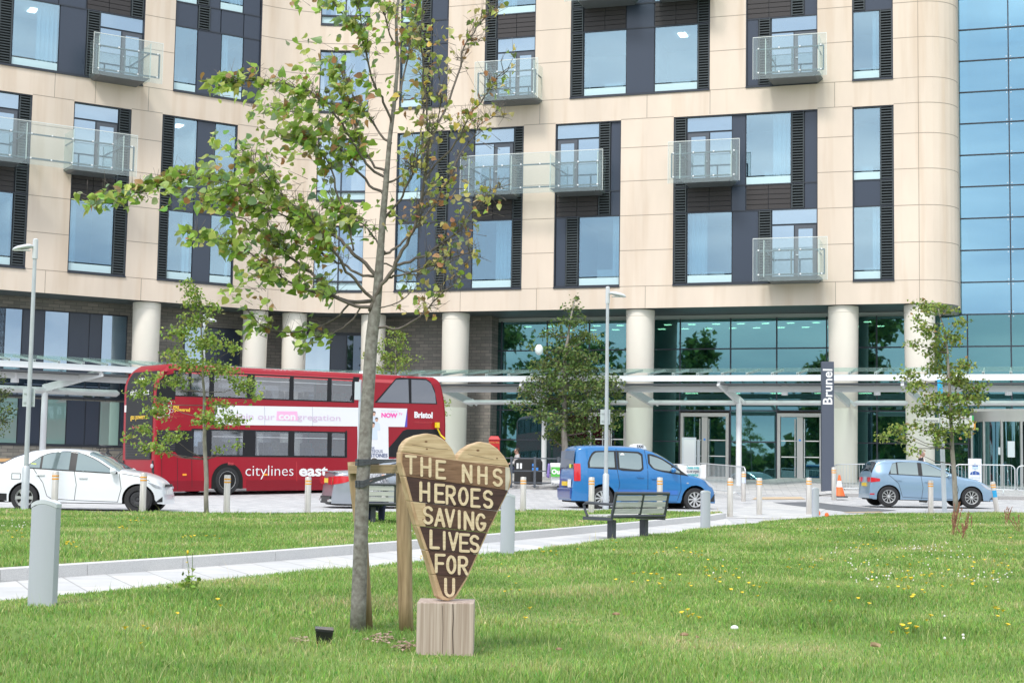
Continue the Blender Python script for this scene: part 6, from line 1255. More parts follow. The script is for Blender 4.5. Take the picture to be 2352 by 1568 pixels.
def wheel(par, x, y, r_, side, kind, name='wheel', wd=.21):
    """tyre, rim and spokes; side = -1 for the side that faces -y"""
    b = MB(); s_ = side; b.lathe([(r_*.66, -.5*wd), (r_*.93, -.5*wd), (r_, -.38*wd), (r_, .38*wd), (r_*.93, .5*wd), (r_*.66, .5*wd)], 36, (x, y, r_), 'y', False)
    w_ = b.build(name, tyre, par, smooth_=True); yo = y+s_*.30*wd
    b = MB(); b.lathe([(.001, yo-s_*.03), (r_*.67, yo-s_*.03)], 28, (x, 0, r_), 'y', False); b.build('brake', blk, w_)
    b = MB(); rr = r_*.67; b.lathe([(rr, y+s_*.5*wd), (rr*.97, y+s_*.5*wd), (rr*.90, yo), (rr*.86, yo)], 32, (x, 0, r_), 'y', False); b.lathe([(.001, yo+s_*.035), (rr*.2, yo+s_*.03), (rr*.24, yo)], 16, (x, 0, r_), 'y', False)
    n = {'alloy': 10, 'hub': 9, 'steel': 0, 'cover': 6, 'bus': 0}[kind]
    for i in range(n):
        a = 2*math.pi*i/n; sk = .35 if kind == 'hub' else 0.; wt = {'alloy': .10, 'hub': .20, 'cover': .34}[kind]*rr; c, q = math.cos(a), math.sin(a); c2, q2 = math.cos(a+sk), math.sin(a+sk)
        P = [(rr*.16*c-wt*.35*q, rr*.16*q+wt*.35*c), (rr*.16*c+wt*.35*q, rr*.16*q-wt*.35*c), (rr*.93*c2+wt*.6*q2, rr*.93*q2-wt*.6*c2), (rr*.93*c2-wt*.6*q2, rr*.93*q2+wt*.6*c2)]
        b.prism(P, lambda p: (x+p[0], yo+s_*.022, r_+p[1]), lambda p: (x+p[0], yo-s_*.004, r_+p[1]))
    if kind in ('steel', 'bus'):
        b.lathe([(rr*.88, yo), (rr*.80, yo+s_*.02), (rr*.45, yo+s_*.03), (rr*.25, yo+s_*.01)], 28, (x, 0, r_), 'y', False)
    m_ = {'steel': mat('steel_wheel', (.03, .03, .033), .5), 'bus': mat('bus_wheel', (.60, .60, .58), .35, metal=.6)}.get(kind, alloy); b.build('rim', m_, w_, smooth_=True)
    if kind in ('steel', 'bus'):
        h = MB()
        for i in range(10): a = 2*math.pi*i/10; h.lathe([(.001, yo+s_*.032), (rr*.07, yo+s_*.032)], 8, (x+rr*.62*math.cos(a), 0, r_+rr*.62*math.sin(a)), 'y', False)
        h.build('rim_holes', blk, w_)
    return w_
class Car:
    """body grown from measured side profiles; x runs forward from the rear axle, the visible side is -y"""
    def __init__(s, t, top, W, wb, rw, sill, belt, tum, nose, tail, paint_m, arch=.36, lowtrim=None):
        s.t, s.top, s.W, s.wb, s.rw, s.sill, s.belt, s.tum, s.nose, s.tail, s.m = t, top, W/2, wb, rw, sill, belt, tum, nose, tail, paint_m
        s.x0, s.x1 = top[0][0], top[-1][0]; s.Ra = arch
    def hw(s, x):
        a = max(0, (s.x0+.55-x)/.55); b = max(0, (x-(s.x1-.75))/.75); return s.W*(1-.19*a**2.2-.33*b**2.2)
    def zt(s, x): return interp(s.top, x)
    def zb(s, x):
        z = s.sill
        if x < -.45: z = lerp(s.sill+.02, s.tail, min(1, (-.45-x)/(.45+s.x0*-1-.0+.001) if s.x0 < -.45 else 0))
        if x > s.wb+.45: z = lerp(s.sill, s.nose, min(1, (x-s.wb-.45)/(s.x1-s.wb-.45)))
        for xa in (0, s.wb):
            d = abs(x-xa)
            if d < s.Ra: z = max(z, s.rw+math.sqrt(s.Ra**2-d*d))
        return z
    def yat(s, x, z):
        w_ = s.hw(x); be = s.belt(x)
        if z > be: return w_*.985-(z-be)*s.tum-.02*(z-be)**2
        q = (be-z)/max(.2, be-s.sill); return w_*(1-.045*max(0, q-.35)**2/.42-.015*(1-q)**3)
    def sec(s, x, v):
        """v 0..1 up the side, 1..2 over the top to the centre line"""
        zt, zb = s.zt(x), s.zb(x); cr = min(.11, .35*max(.02, zt-zb)); ze = zt-cr
        if v <= 1: z = zb+(ze-zb)*v; return (x, -s.yat(x, z), z)
        a = (v-1)*math.pi/2; ye = s.yat(x, ze); return (x, -ye*math.cos(a)**.62, ze+cr*math.sin(a)**.75)
    def body(s, name='body'):
        xs = sorted({*frg(s.x0, s.x1, 64), *[xa+s.Ra*k for xa in (0, s.wb) for k in (-1.0, -.995, -.96, -.9, -.8, -.6, -.4, -.2, 0, .2, .4, .6, .8, .9, .96, .995, 1.)]}); vs = frg(0, 1, 12)+frg(1, 2, 9)[1:]
        b = MB(); b.grid(lambda x, v: s.sec(x, v), xs, vs); n = len(b.v); b.v += [(x, -y, z) for x, y, z in b.v]; b.f += [tuple(i+n for i in reversed(f)) for f in b.f]
        for x, rev in ((s.x0, False), (s.x1, True)):
            L_ = [s.sec(x, v) for v in vs]; b.add(L_+[(p[0], -p[1], p[2]) for p in reversed(L_[:-1])], [tuple(range(2*len(L_)-1))])
        bm_me = b.mesh(name, s.m, False); bm = bmesh.new(); bm.from_mesh(bm_me); bmesh.ops.remove_doubles(bm, verts=bm.verts, dist=.002); bmesh.ops.recalc_face_normals(bm, faces=bm.faces); bm.to_mesh(bm_me); bm.free()
        bm_me.polygons.foreach_set('use_smooth', [True]*len(bm_me.polygons)); bm_me.set_sharp_from_angle(angle=R(42)); o = bpy.data.objects.new(name, bm_me); COL.objects.link(o); o.parent = s.t; s.b = o
        u = MB(); W = s.W-.17; u.box(s.x0+.12, s.x1-.2, -W, W, .20, .62); u.build('underbody', under, s.t)
        return o
    def zpatch(s, name, m, x0, x1, lo, hi, off=.006, par=None, n=14, k=5, both=True):
        """sheet lying on the side between two height curves"""
        f = lambda c: (c if callable(c) else (lambda x: interp(c, x) if isinstance(c, list) else c)); lo, hi = f(lo), f(hi); b = MB()
        for sg in ((1, -1) if both else (1,)):
            b = MB(); b.grid(lambda x, q: (lambda z: (x, -sg*(s.yat(x, z)+off), z))(lo(x)+(max(hi(x), lo(x)+.002)-lo(x))*q), frg(x0, x1, n), frg(0, 1, k)); b.build(name, m, par or s.t, smooth_='all')
    def toppatch(s, name, m, x0, x1, v0, off=.008, par=None):
        b = MB()
        for sg in (1, -1): b.grid(lambda x, v: (lambda p: (p[0], sg*p[1], p[2]+off))(s.sec(x, v)), frg(x0, x1, 12), frg(v0, 2, 10))
        return b.build(name, m, par or s.t, smooth_='all')
    def seam(s, pts, par=None, w_=.012):
        b = MB()
        for (xa, za), (xb, zb_) in zip(pts, pts[1:]):
            for i in range(6):
                f0, f1 = i/6, (i+1)/6; P = [(lerp(xa, xb, f), lerp(za, zb_, f)) for f in (f0, f1)]; d = math.hypot(xb-xa, zb_-za); nx, nz_ = -(zb_-za)/d*w_/2, (xb-xa)/d*w_/2
                b.quad(*[(x, -(s.yat(x, z)+.0025), z) for x, z in ((P[0][0]+nx, P[0][1]+nz_), (P[1][0]+nx, P[1][1]+nz_), (P[1][0]-nx, P[1][1]-nz_), (P[0][0]-nx, P[0][1]-nz_))])
        return b
    def doors(s, seams, handles):
        b = MB()
        for pts in seams: q = s.seam(pts); b.add(q.v, q.f)
        d = b.build('door_gaps', seam_m, s.b)
        for x, z in handles: h = MB(); y = -(s.yat(x, z)+.012); h.box(x-.095, x+.095, y-.02, y+.012, z-.016, z+.016); h.build('door_handle', s.m, s.t, bevel=.008)
    def mirror(s, x, z, m=None):
        for sg in (1, -1):
            y = sg*(s.yat(x, z)+.11); b = MB(); b.grid(lambda u, v: (x+.085*math.cos(u)*math.cos(v)*(1.2 if math.cos(u) > 0 else .5), y+.12*math.sin(u)*math.cos(v), z+.075*math.sin(v)), frg(0, 6.283, 12), frg(-1.57, 1.57, 8)); b.build('wing_mirror', m or s.m, s.t, smooth_='all')
    def wheels(s, kr, kf, wd=.21):
        for x, k in ((0, kr), (s.wb, kf)):
            for sg in (-1, 1): wheel(s.t, x, sg*(s.W-wd/2-.012), s.rw, sg, k, wd=wd)
def carthing(name, px, py, Y, phi, W, label, extra=0.):
    """place a car by the measured ground contact of its near rear wheel"""
    p = atY(px, py, Y); ph = R(phi); q = Vector((p.x-math.sin(ph)*(W/2-.1), p.y+math.cos(ph)*(W/2-.1), p.z)); return thing(name, q, label, 'car', None, ph)
# white saloon
t = carthing('saloon_car', 56.4, 1173.5, 35.2, 0, 1.70, 'white saloon car parked at the far left with one black front wheel'); wp = paint('paint_white', (.78, .80, .82))
c = Car(t, [(-1.0, 0.42), (-0.99, 0.9), (-0.93, 1.06), (-0.62, 1.11), (-0.25, 1.29), (0.12, 1.405), (0.55, 1.452), (0.9, 1.455), (1.25, 1.425), (1.6, 1.32), (1.95, 1.12), (2.2, 0.99), (2.55, 0.93), (2.809, 0.84), (2.979, 0.74), (3.083, 0.62), (3.142, 0.48), (3.149, 0.4)], 1.70, 2.602, .312, .22, lambda x: interp([(-1, 1.02), (.1, .99), (1.3, .94), (2.3, .89), (3.4, .62)], x), .36, .20, .26, wp); c.body()
hi = [(.02, 1.0), (.12, 1.10), (.3, 1.235), (.55, 1.335), (.85, 1.375), (1.1, 1.37), (1.35, 1.30), (1.65, 1.165), (1.95, .99), (2.1, .915)]
c.zpatch('window_surround', blk, .0, 2.12, [(0, .985), (1.1, .93), (2.12, .885)], [(a, b_+.02) for a, b_ in hi], .004)
for a, b_ in ((.08, .33), (.38, 1.0), (1.16, 2.0)): c.zpatch('side_window', cglass, a, b_, [(0, 1.01), (1.1, .955), (2.1, .91)], hi, .008)
c.toppatch('windscreen', cglass, 1.42, 2.16, 1.14); c.toppatch('rear_window', dglass, -.58, .02, 1.18); c.wheels('cover', 'steel')
c.doors([[(.18, .99), (.42, .66), (.52, .36), (.62, .30)], [(1.13, .93), (1.19, .62), (1.15, .27)], [(2.16, .90), (2.22, .55), (2.14, .24)], [(.62, .30), (1.15, .27), (2.14, .25)], [(2.22, .9), (2.6, .84), (2.85, .74)]], [(.36, .84), (1.34, .79)])
c.mirror(2.02, .95); c.zpatch('headlight', clr, 2.82, 3.10, [(2.82, .69), (2.98, .58), (3.1, .55)], [(2.82, .71), (3.1, .60)], .008); c.zpatch('front_grille', blk, 2.97, 3.12, [(2.97, .24), (3.12, .26)], [(2.97, .25), (3.12, .38)], .006); c.zpatch('rear_skirt', blk, -.97, -.40, .24, [(-.97, .42), (-.4, .40)], .005)
c.seam([(-.30, .86), (-.10, .86), (-.10, .73), (-.30, .73), (-.30, .86)]).build('fuel_flap_gap', seam_m, c.b); c.zpatch('tail_light', redl, -.99, -.80, .82, .98, .006)
b = MB(); b.box(3.11, 3.135, -.34, .34, .60, .665); b.box(3.12, 3.145, -.46, .46, .27, .38); b.build('front_grille', blk, t, bevel=.01); b = MB(); b.box(3.14, 3.155, -.26, .26, .43, .54); b.build('number_plate', mat('plate_white', (.75, .75, .73), .4), t)
b = MB(); y = -(c.yat(.22, 1.06)+.012); b.quad((.12, y, 1.03), (.24, y, 1.03), (.24, y+.015, 1.10), (.12, y+.015, 1.10)); b.build('window_sticker', mat('sticker_lime', (.65, .7, .1), .6), t)
# light blue hatchback
t = carthing('hatchback_car', 2040.3, 1162.6, 47.6, 0.5, 1.78, 'light blue metallic hatchback on the road at the right'); bp_ = paint('paint_ice_blue', (.25, .37, .50), .35)
c = Car(t, [(-0.572, 0.36), (-0.5689, 0.6), (-0.5534, 0.8), (-0.5286, 1.02), (-0.4604, 1.2), (-0.3364, 1.4), (-0.2, 1.452), (0.2, 1.478), (0.8, 1.475), (1.2, 1.43), (1.6, 1.29), (2.0, 1.07), (2.25, 0.985), (2.7, 0.895), (3.0, 0.79), (3.22, 0.66), (3.36, 0.5), (3.4, 0.36)], 1.78, 2.578, .315, .22, lambda x: interp([(-.8, 1.0), (.0, .995), (1.3, .955), (2.2, .92), (3.4, .62)], x), .40, .20, .30, bp_); c.body()
hi = [(.0, 1.0), (.06, 1.16), (.14, 1.32), (.3, 1.365), (.8, 1.385), (1.1, 1.36), (1.4, 1.25), (1.7, 1.10), (1.95, .965), (2.0, .93)]
c.zpatch('window_surround', blk, .0, 2.02, [(0, 1.0), (2.02, .915)], [(a, b_+.018) for a, b_ in hi], .004)
for a, b_ in ((.06, .25), (.30, .92), (1.05, 1.68), (1.73, 1.93)): c.zpatch('side_window', cglass, a, b_, [(0, 1.022), (2.0, .94)], hi, .008)
c.toppatch('windscreen', cglass, 1.30, 2.12, 1.16); c.toppatch('rear_window', dglass, -.51, -.35, 1.16); c.wheels('alloy', 'alloy')
c.doors([[(-.02, 1.0), (.30, .72), (.42, .32)], [(1.0, .96), (1.06, .6), (1.02, .25)], [(2.06, .92), (2.16, .55), (2.1, .25)], [(.42, .30), (2.1, .25)]], [(.30, .82), (1.22, .78)])
c.mirror(1.86, .97); c.zpatch('headlight', clr, 2.86, 3.26, [(2.86, .74), (3.1, .58), (3.26, .545)], [(2.86, .76), (3.26, .60)], .008); c.zpatch('tail_light', redl, -.535, -.27, [(-.535, .74), (-.27, .78)], [(-.535, .90), (-.27, .86)], .008)
c.zpatch('front_grille', blk, 3.18, 3.38, .27, [(3.18, .28), (3.38, .40)], .006); c.zpatch('rear_reflector', redl, -.555, -.43, .36, .40, .006)
b = MB(); b.box(-.58, -.55, -.26, .26, .62, .73); b.build('number_plate', plate_y, t); b = MB(); b.box(-.572, -.53, -.62, -.38, .76, .90); b.box(-.572, -.53, .38, .62, .76, .90); b.build('tail_light', redl, t)
# blue taxi (small people carrier)
t = carthing('taxi_car', 1381, 1171, 42.6, 13, 1.81, 'bright blue people carrier taxi with a white roof sign'); tb = paint('paint_blue', (.018, .165, .42), .1)
c = Car(t, [(-.84, .36), (-.835, .62), (-.80, .80), (-.78, 1.10), (-.73, 1.60), (-.67, 1.745), (-.5, 1.79), (0, 1.808), (.6, 1.805), (1.1, 1.775), (1.5, 1.68), (1.85, 1.52), (2.2, 1.28), (2.48, 1.075), (2.75, 1.0), (3.05, .91), (3.25, .79), (3.38, .62), (3.42, .42), (3.43, .34)], 1.81, 2.728, .325, .23, lambda x: interp([(-.9, 1.12), (2.0, 1.08), (2.5, 1.0), (3.4, .72)], x), .26, .22, .26, tb, .40); c.body()
up = lambda a, b_, l_, r_: [(a, l_), (a+.06, l_+.3), (a+.16, l_+.42)]
c.zpatch('window_surround', blk, -.42, .42, [(-.42, 1.16), (.42, 1.13)], [(-.42, 1.30), (-.33, 1.52), (-.18, 1.64), (.42, 1.66)], .004); c.zpatch('side_window', cglass, -.36, .36, 1.19, [(-.36, 1.32), (-.28, 1.5), (-.14, 1.6), (.36, 1.62)], .008)
c.zpatch('window_surround', blk, .44, 1.20, [(.44, 1.14), (.6, 1.1), (1.1, 1.09), (1.2, 1.16)], [(.44, 1.66), (1.08, 1.64), (1.2, 1.57)], .004); c.zpatch('side_window', cglass, .50, 1.15, [(.5, 1.18), (1.08, 1.14), (1.15, 1.2)], [(.5, 1.61), (1.05, 1.59), (1.15, 1.52)], .008)
c.zpatch('window_surround', blk, 1.34, 2.52, [(1.34, 1.32), (1.45, 1.18), (1.6, 1.12), (2.52, .98)], [(1.34, 1.58), (1.42, 1.585), (1.7, 1.50), (2.0, 1.33), (2.3, 1.13), (2.52, .985)], .004); c.zpatch('side_window', cglass, 1.40, 2.02, [(1.4, 1.32), (1.52, 1.18), (2.02, 1.10)], [(1.4, 1.54), (1.7, 1.45), (2.02, 1.26)], .008); c.zpatch('side_window', cglass, 2.07, 2.26, [(2.07, 1.09), (2.26, 1.06)], [(2.07, 1.23), (2.26, 1.10)], .008)
c.toppatch('windscreen', cglass, 1.55, 2.42, 1.14); c.wheels('hub', 'hub')
c.doors([[(.43, 1.72), (.43, 1.1), (.50, .72), (.42, .36), (.55, .27)], [(1.26, 1.70), (1.32, 1.2), (1.32, .25)], [(2.28, 1.02), (2.30, .6), (2.2, .30)], [(.55, .26), (2.2, .26)]], [(1.1, .93), (1.52, .90)])
c.mirror(2.02, 1.14); c.zpatch('headlight', clr, 2.98, 3.33, [(2.98, .90), (3.2, .70), (3.33, .66)], [(2.98, .915), (3.2, .80), (3.33, .70)], .01); c.zpatch('door_moulding', paint('paint_blue_moulding', (.02, .14, .47)), .45, 2.2, .46, .58, .016); c.zpatch('indicator', clr, 2.46, 2.52, .77, .80, .008)
c.zpatch('tail_light', redl, -.79, -.62, .80, 1.28, .010); c.zpatch('front_bumper_trim', blk, 3.2, 3.40, .27, [(3.2, .28), (3.4, .50)], .006)
b = MB(); b.grid(lambda y, z: (-.795+.02*(z-.8)+.06*max(0, z-1.15)-.012, y, z), frg(-.72, .72, 6), frg(1.14, 1.64, 6)); b.build('rear_window', dglass, t, smooth_='all')
b = MB(); b.hexa([(-.875, -.70, .30), (-.81, -.70, .30), (-.81, .70, .30), (-.875, .70, .30)], [(-.88, -.72, .60), (-.81, -.72, .60), (-.81, .72, .60), (-.88, .72, .60)]); b.build('rear_bumper', paint('paint_blue_dark', (.016, .06, .24)), t, bevel=.03); b = MB(); b.box(-.875, -.83, -.3, .22, .66, .78); b.build('number_plate', plate_y, t)
b = MB(); b.box(-.87, -.83, -.62, -.40, .62, .84); b.build('licence_plate', mat('licence_white', (.75, .73, .72), .5), t); b = MB(); b.box(-.828, -.81, -.55, -.40, 1.16, 1.26); b.build('window_sticker', mat('sticker_lime', (1, 1, 1)), t)
b = MB(); zr_ = c.zt(1.28)-.015; b.grid(lambda u, v: (1.32+.26*math.sin(v)*.62, .36*math.cos(v)*1.0, zr_+.15*math.sin(u)*max(0, math.cos(v*0))), [0], [0]); b = MB()
P = [(1.10, 0), (1.50, 0), (1.44, .09), (1.36, .145), (1.26, .155), (1.15, .12)]; b.prism(P, lambda p: (p[0], -.28, zr_+p[1]-.05*(p[0]-1.1)), lambda p: (p[0], .28, zr_+p[1]-.05*(p[0]-1.1))); sgn = b.build('roof_sign', mat('taxi_sign', (.80, .79, .76), .4), t, bevel=.02)
label3('TAXI', .105, mat('sign_ink', (.03, .03, .05), .6), sgn, (1.28, -.283, zr_+.035), xs=.85, bold=.004); b = MB(); b.tube([(1.0, .3, 1.78), (.55, .3, 2.06)], .004, 4); b.build('aerial', blk, t)
b = MB(); y = -(c.yat(.62, 1.55)+.012); b.lathe([(.001, y), (.062, y)], 14, (.60, 0, 1.54), 'y', False); b.build('no_smoking_sticker', mat('licence_white', (1, 1, 1)), t)
# grey saloon behind the lime trunk
t = carthing('saloon_car', 860, 1179, 40.0, 17, 1.86, 'dark silver executive saloon half hidden behind the lime trunk and the heart'); gm = paint('paint_steel_grey', (.34, .37, .41), .5)
c = Car(t, [(-1.13, .36), (-1.12, .62), (-1.09, .92), (-1.04, 1.06), (-.80, 1.105), (-.45, 1.13), (-.1, 1.27), (.3, 1.40), (.8, 1.455), (1.2, 1.45), (1.6, 1.36), (2.0, 1.19), (2.3, 1.05), (2.8, .98), (3.3, .88), (3.6, .74), (3.76, .55), (3.78, .40)], 1.86, 2.939, .335, .22, lambda x: interp([(-1.1, 1.0), (0, 1.0), (2.4, .95), (3.8, .68)], x), .42, .27, .26, gm); c.body()
hi = [(.0, 1.02), (.2, 1.18), (.5, 1.32), (.9, 1.375), (1.3, 1.35), (1.7, 1.2), (2.1, .98)]; c.zpatch('side_window', dglass, .05, 2.05, [(0, 1.01), (2.1, .955)], hi, .008); c.toppatch('windscreen', cglass, 1.62, 2.26, 1.15); c.toppatch('rear_window', dglass, -.42, .28, 1.2); c.wheels('alloy', 'alloy', .24)
c.doors([[(.1, 1.0), (.5, .7), (.58, .3)], [(1.35, .97), (1.4, .27)]], [(.6, .84), (1.6, .82)]); c.mirror(2.0, 1.0); c.zpatch('tail_light', redl, -1.10, -.52, [(-1.1, .74), (-.8, .80), (-.52, .93)], [(-1.1, .96), (-.75, .965), (-.52, .945)], .010); c.zpatch('headlight', clr, 3.4, 3.7, .62, .74, .008)
b = MB(); b.box(-1.155, -1.125, -.82, -.36, .74, .94); b.box(-1.155, -1.125, .36, .82, .74, .94); b.build('tail_light', redl, t); b = MB(); b.box(-1.15, -1.12, -.26, .26, .78, .90); b.build('number_plate', plate_y, t); b = MB(); b.box(-1.17, -1.10, -.70, .70, .24, .44); b.build('rear_diffuser', blk, t, bevel=.03)
for s_ in (-1, 1): b = MB(); b.box(-1.19, -1.12, s_*.62-.13, s_*.62+.13, .29, .36); b.build('exhaust', chrome, t, bevel=.015)
b = MB(); b.box(-1.09, -1.0, -.8, .8, 1.075, 1.10); b.build('boot_spoiler', gm, t, bevel=.01)
# ------------------------------------------------------------------ double decker bus
PHI = R(40); bp0 = atY(355, 1139, 50.0); zg = bp0.z; BL, BW, BH = 11.5, 2.55, 4.33; SX = Vector((math.cos(PHI), math.sin(PHI))); SN = Vector((math.sin(PHI), -math.cos(PHI)))
bo = Vector((bp0.x, bp0.y))-SN*(BW/2); PIT = .012
bus = thing('double_decker_bus', (bo.x, bo.y, terrain(bo.x, bo.y)+.02), 'red double decker bus with white side advert waiting at the hospital', 'bus', None, PHI); bus.rotation_euler = (0, -PIT, PHI); bz0 = bus.location.z
A_, B_ = Vector((bp0.x, bp0.y)), Vector((bp0.x, bp0.y))+SX
def bp(px, py):
    """measured point on the visible side -> bus coordinates (along, height)"""
    u, z = hitline(px, py, A_, B_); return (u, z-bz0-PIT*u)
BL = max(10.9, min(12.4, bp(1018, 950)[0]+.25))
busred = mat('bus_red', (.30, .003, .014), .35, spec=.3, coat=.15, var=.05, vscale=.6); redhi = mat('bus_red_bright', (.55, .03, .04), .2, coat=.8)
busblk = mat('bus_black', (.010, .010, .012), .4, spec=.3); busgl = glassmat('bus_glass', (.75, .78, .86), (.045, .05, .058), .13, .01); wtext = mat('vinyl_white', (.80, .80, .80), .4)
def bus_out(z):
    tr_ = max(0, (z-3.45)/.88); xr = .02+.50*tr_**2.3+.10*max(0, (1.1-z)/1.1)**2; xf = BL-.02-.34*max(0, (z-2.6)/1.7)**2.0-.12*max(0, tr_)**6; hw = BW/2-.20*max(0, (z-4.07)/.25)**2.2
    return xr, xf, hw
def bus_ring(z, n=8):
    xr, xf, hw = bus_out(z); P = []
    for cx, cy, a0, r_ in ((xr, -hw, 180, .15), (xf, -hw, 270, .16), (xf, hw, 0, .16), (xr, hw, 90, .15)):
        ox = cx+(r_ if cx == xr else -r_); oy = cy+(r_ if cy < 0 else -r_)
        for i in range(n+1): a = R(a0+90*i/n); P.append((ox+r_*math.cos(a), oy+r_*math.sin(a), z))
    return P
b = MB(); zs = [.20, .5, 1, 1.5, 2, 2.5, 3, 3.4, 3.6, 3.8, 3.95, 4.06, 4.14, 4.21, 4.27, 4.31, 4.325]; rings = [bus_ring(z) for z in zs]; n = len(rings[0]); ZC = 4.06
for r_ in rings: b.v += r_
for i in range(len(zs)-1):
    for j in range(n):
        if j in (8, 26) and zs[i+1] <= ZC+.001: continue          # the glazed sides are built below with real openings
        b.f.append((i*n+j, i*n+(j+1) % n, (i+1)*n+(j+1) % n, (i+1)*n+j))
b.f.append(tuple(reversed(range(n)))); b.f.append(tuple((len(zs)-1)*n+j for j in range(n)))
YS_ = -BW/2
def sidey(z): return -bus_out(z)[2]
def side_poly(name, m, pts, off, par=None, local=False, th=.004):
    pts = pts if local else [bp(*p) for p in pts]; q = MB(); q.prism(pts, lambda p: (p[0], YS_-off, p[1]), lambda p: (p[0], YS_-off+th, p[1])); return q.build(name, m, par or bus)
def rect(a, c, zt_, zb_): return [(a, zt_), (c, zt_), (c, zb_), (a, zb_)]
zu1, zu0 = bp(600, 862.5)[1], bp(620, 915)[1]; zl1, zl0 = bp(640, 991.5)[1], bp(640, 1045.5)[1]
PU = [(bp(a, 890)[0], bp(c, 890)[0]) for a, c in ((406, 436), (442, 484), (494, 570), (587, 668), (677, 755), (764, 812))]; PL = [(bp(a, 1020)[0], bp(c, 1020)[0]) for a, c in ((446, 475), (487, 560), (588, 664), (677, 754), (763, 794))]
OP = [(a, c, zu0, zu1) for a, c in PU]+[(a, c, zl0, zl1) for a, c in PL]
xs_ = sorted({.2, BL-.6, *[o[0] for o in OP], *[o[1] for o in OP]}); zz_ = sorted({.2, .5, 1, ZC, zu0, min(zu1, ZC), zl0, zl1})
for sg in (-1, 1):
    zf_ = [z for z in zs if z <= ZC+.001]
    for za, zb_ in zip(zf_, zf_[1:]):
        b.quad((bus_out(za)[0]+.15, sg*BW/2, za), (.2, sg*BW/2, za), (.2, sg*BW/2, zb_), (bus_out(zb_)[0]+.15, sg*BW/2, zb_)); b.quad((BL-.6, sg*BW/2, za), (bus_out(za)[1]-.16, sg*BW/2, za), (bus_out(zb_)[1]-.16, sg*BW/2, zb_), (BL-.6, sg*BW/2, zb_))
    for xa, xb in zip(xs_, xs_[1:]):
        for za, zb_ in zip(zz_, zz_[1:]):
            mx_, mz_ = (xa+xb)/2, (za+zb_)/2
            if any(o[0] < mx_ < o[1] and o[2] < mz_ < o[3] for o in OP): continue
            b.quad((xa, sg*BW/2, za), (xb, sg*BW/2, za), (xb, sg*BW/2, zb_), (xa, sg*BW/2, zb_))
b.build('body', busred, bus, smooth_=True)
busclr = clearglass('bus_glass_clear', (.80, .82, .85), .13, .06, (.10, .11, .12))
def glazing(name, panes, z0, z1, left, right, top, bot):
    q = MB(); x0, x1 = panes[0][0], panes[-1][1]
    for sg in (-1, 1):
        y0, y1 = sorted((sg*(BW/2+.006), sg*(BW/2-.03)))
        q.box(x0-.08, x1+.08, y0, y1, z1, z1+top); q.box(x0-.08, x1+.08, y0, y1, z0-bot, z0)
        for (a, c), (d, e) in zip([(x0-.08, x0-.08)]+panes, panes+[(x1+.08, x1+.08)]): q.box(c, d, y0, y1, z0, z1)
    f = q.build(name, busblk, bus); side_poly('band_end', busblk, left, .007, f); side_poly('band_end', busblk, right, .007, f)
    for a, c in panes:
        for sg in (-1, 1): q = MB(); y = sg*(BW/2-.012); q.box(a, c, y-.003, y+.003, z0, z1); q.build('window_pane', busclr, f)
    for a, c in panes[2 if z0 > 2.5 else 1:]:
        q = MB(); zh = z1-(z1-z0)*.24; q.box(a+.03, c-.03, -BW/2-.012, -BW/2-.002, zh-.012, zh+.012); q.build('hopper_bar', mat('hopper_grey', (.42, .43, .45), .5), f)
    return f
ub = glazing('upper_window_band', PU, zu0, zu1, [(361, 917.5), (362.5, 893), (370, 873), (386, 861), (404, 857), (404, 917.5)], [(814, 865), (829, 866), (822, 890), (811, 910), (806, 919), (813, 920)], .05, .04)
lw = glazing('lower_window_band', PL, zl0, zl1, [(362, 987), (443, 988.5), (443, 1050.5), (421, 1050.5), (411, 1047), (403, 1037), (362, 1036)], [(795, 988.5), (798, 988.5), (798, 1049.5), (795, 1049.5)], .05, .06)
fw = side_poly('front_upper_window', busblk, [(862, 924.5), (912, 868.5), (922, 867), (981, 869.5), (991, 877), (1000, 893), (1006, 928)], .006)
side_poly('window_pane', busgl, [(868, 923), (912, 872), (940, 871), (941, 925)], .011, fw); side_poly('window_pane', busgl, [(947, 871.5), (981, 873), (992, 881), (1001, 904), (1003, 926), (947, 925)], .011, fw)
# inside: decks, lining and rows of seats
lin = mat('bus_lining', (.66, .65, .64), .7); q = MB(); q.box(.35, BL-.6, -BW/2+.06, BW/2-.06, .36, .42); q.build('lower_floor', under, bus); q = MB(); q.box(.35, BL-.6, -BW/2+.05, BW/2-.05, 2.30, 2.42); q.build('upper_floor', lin, bus); q = MB(); q.box(.6, BL-.9, -BW/2+.2, BW/2-.2, 4.16, 4.19); q.build('ceiling', lin, bus)
seat_m = mat('bus_seat', (.025, .035, .09), .8); hdm = mat('seat_headrest', (.10, .08, .07), .7)
for zf, x0, nrow, step in ((2.42, 1.5, 10, .78), (.62, 2.9, 6, .85)):
    for i in range(nrow):
        for y in (-.82, -.42, .42, .82):
            x = x0+i*step; q = MB(); q.hexa([(x-.06, y-.19, zf+.35), (x+.06, y-.19, zf+.35), (x+.06, y+.19, zf+.35), (x-.06, y+.19, zf+.35)], [(x-.16, y-.18, zf+1.0), (x-.08, y-.18, zf+1.0), (x-.08, y+.18, zf+1.0), (x-.16, y+.18, zf+1.0)]); q.box(x-.02, x+.42, y-.19, y+.19, zf+.35, zf+.46); st_ = q.build('seat', seat_m, bus, bevel=.03)
            q = MB(); q.box(x-.19, x-.10, y-.12, y+.12, zf+.98, zf+1.17); q.build('headrest', hdm, st_, bevel=.04)
side_poly('cab_window', busblk, [(893, 1049), (893, 1029), (914, 1005), (927, 989), (936, 985.5), (1012, 985.5), (1012, 1056)], .006)
gr = MB()
for i in range(11): a, z1 = bp(366, 990+i*4.2); c, _ = bp(404, 990); gr.box(a, c, YS_-.016, YS_-.008, z1-.018, z1+.008)
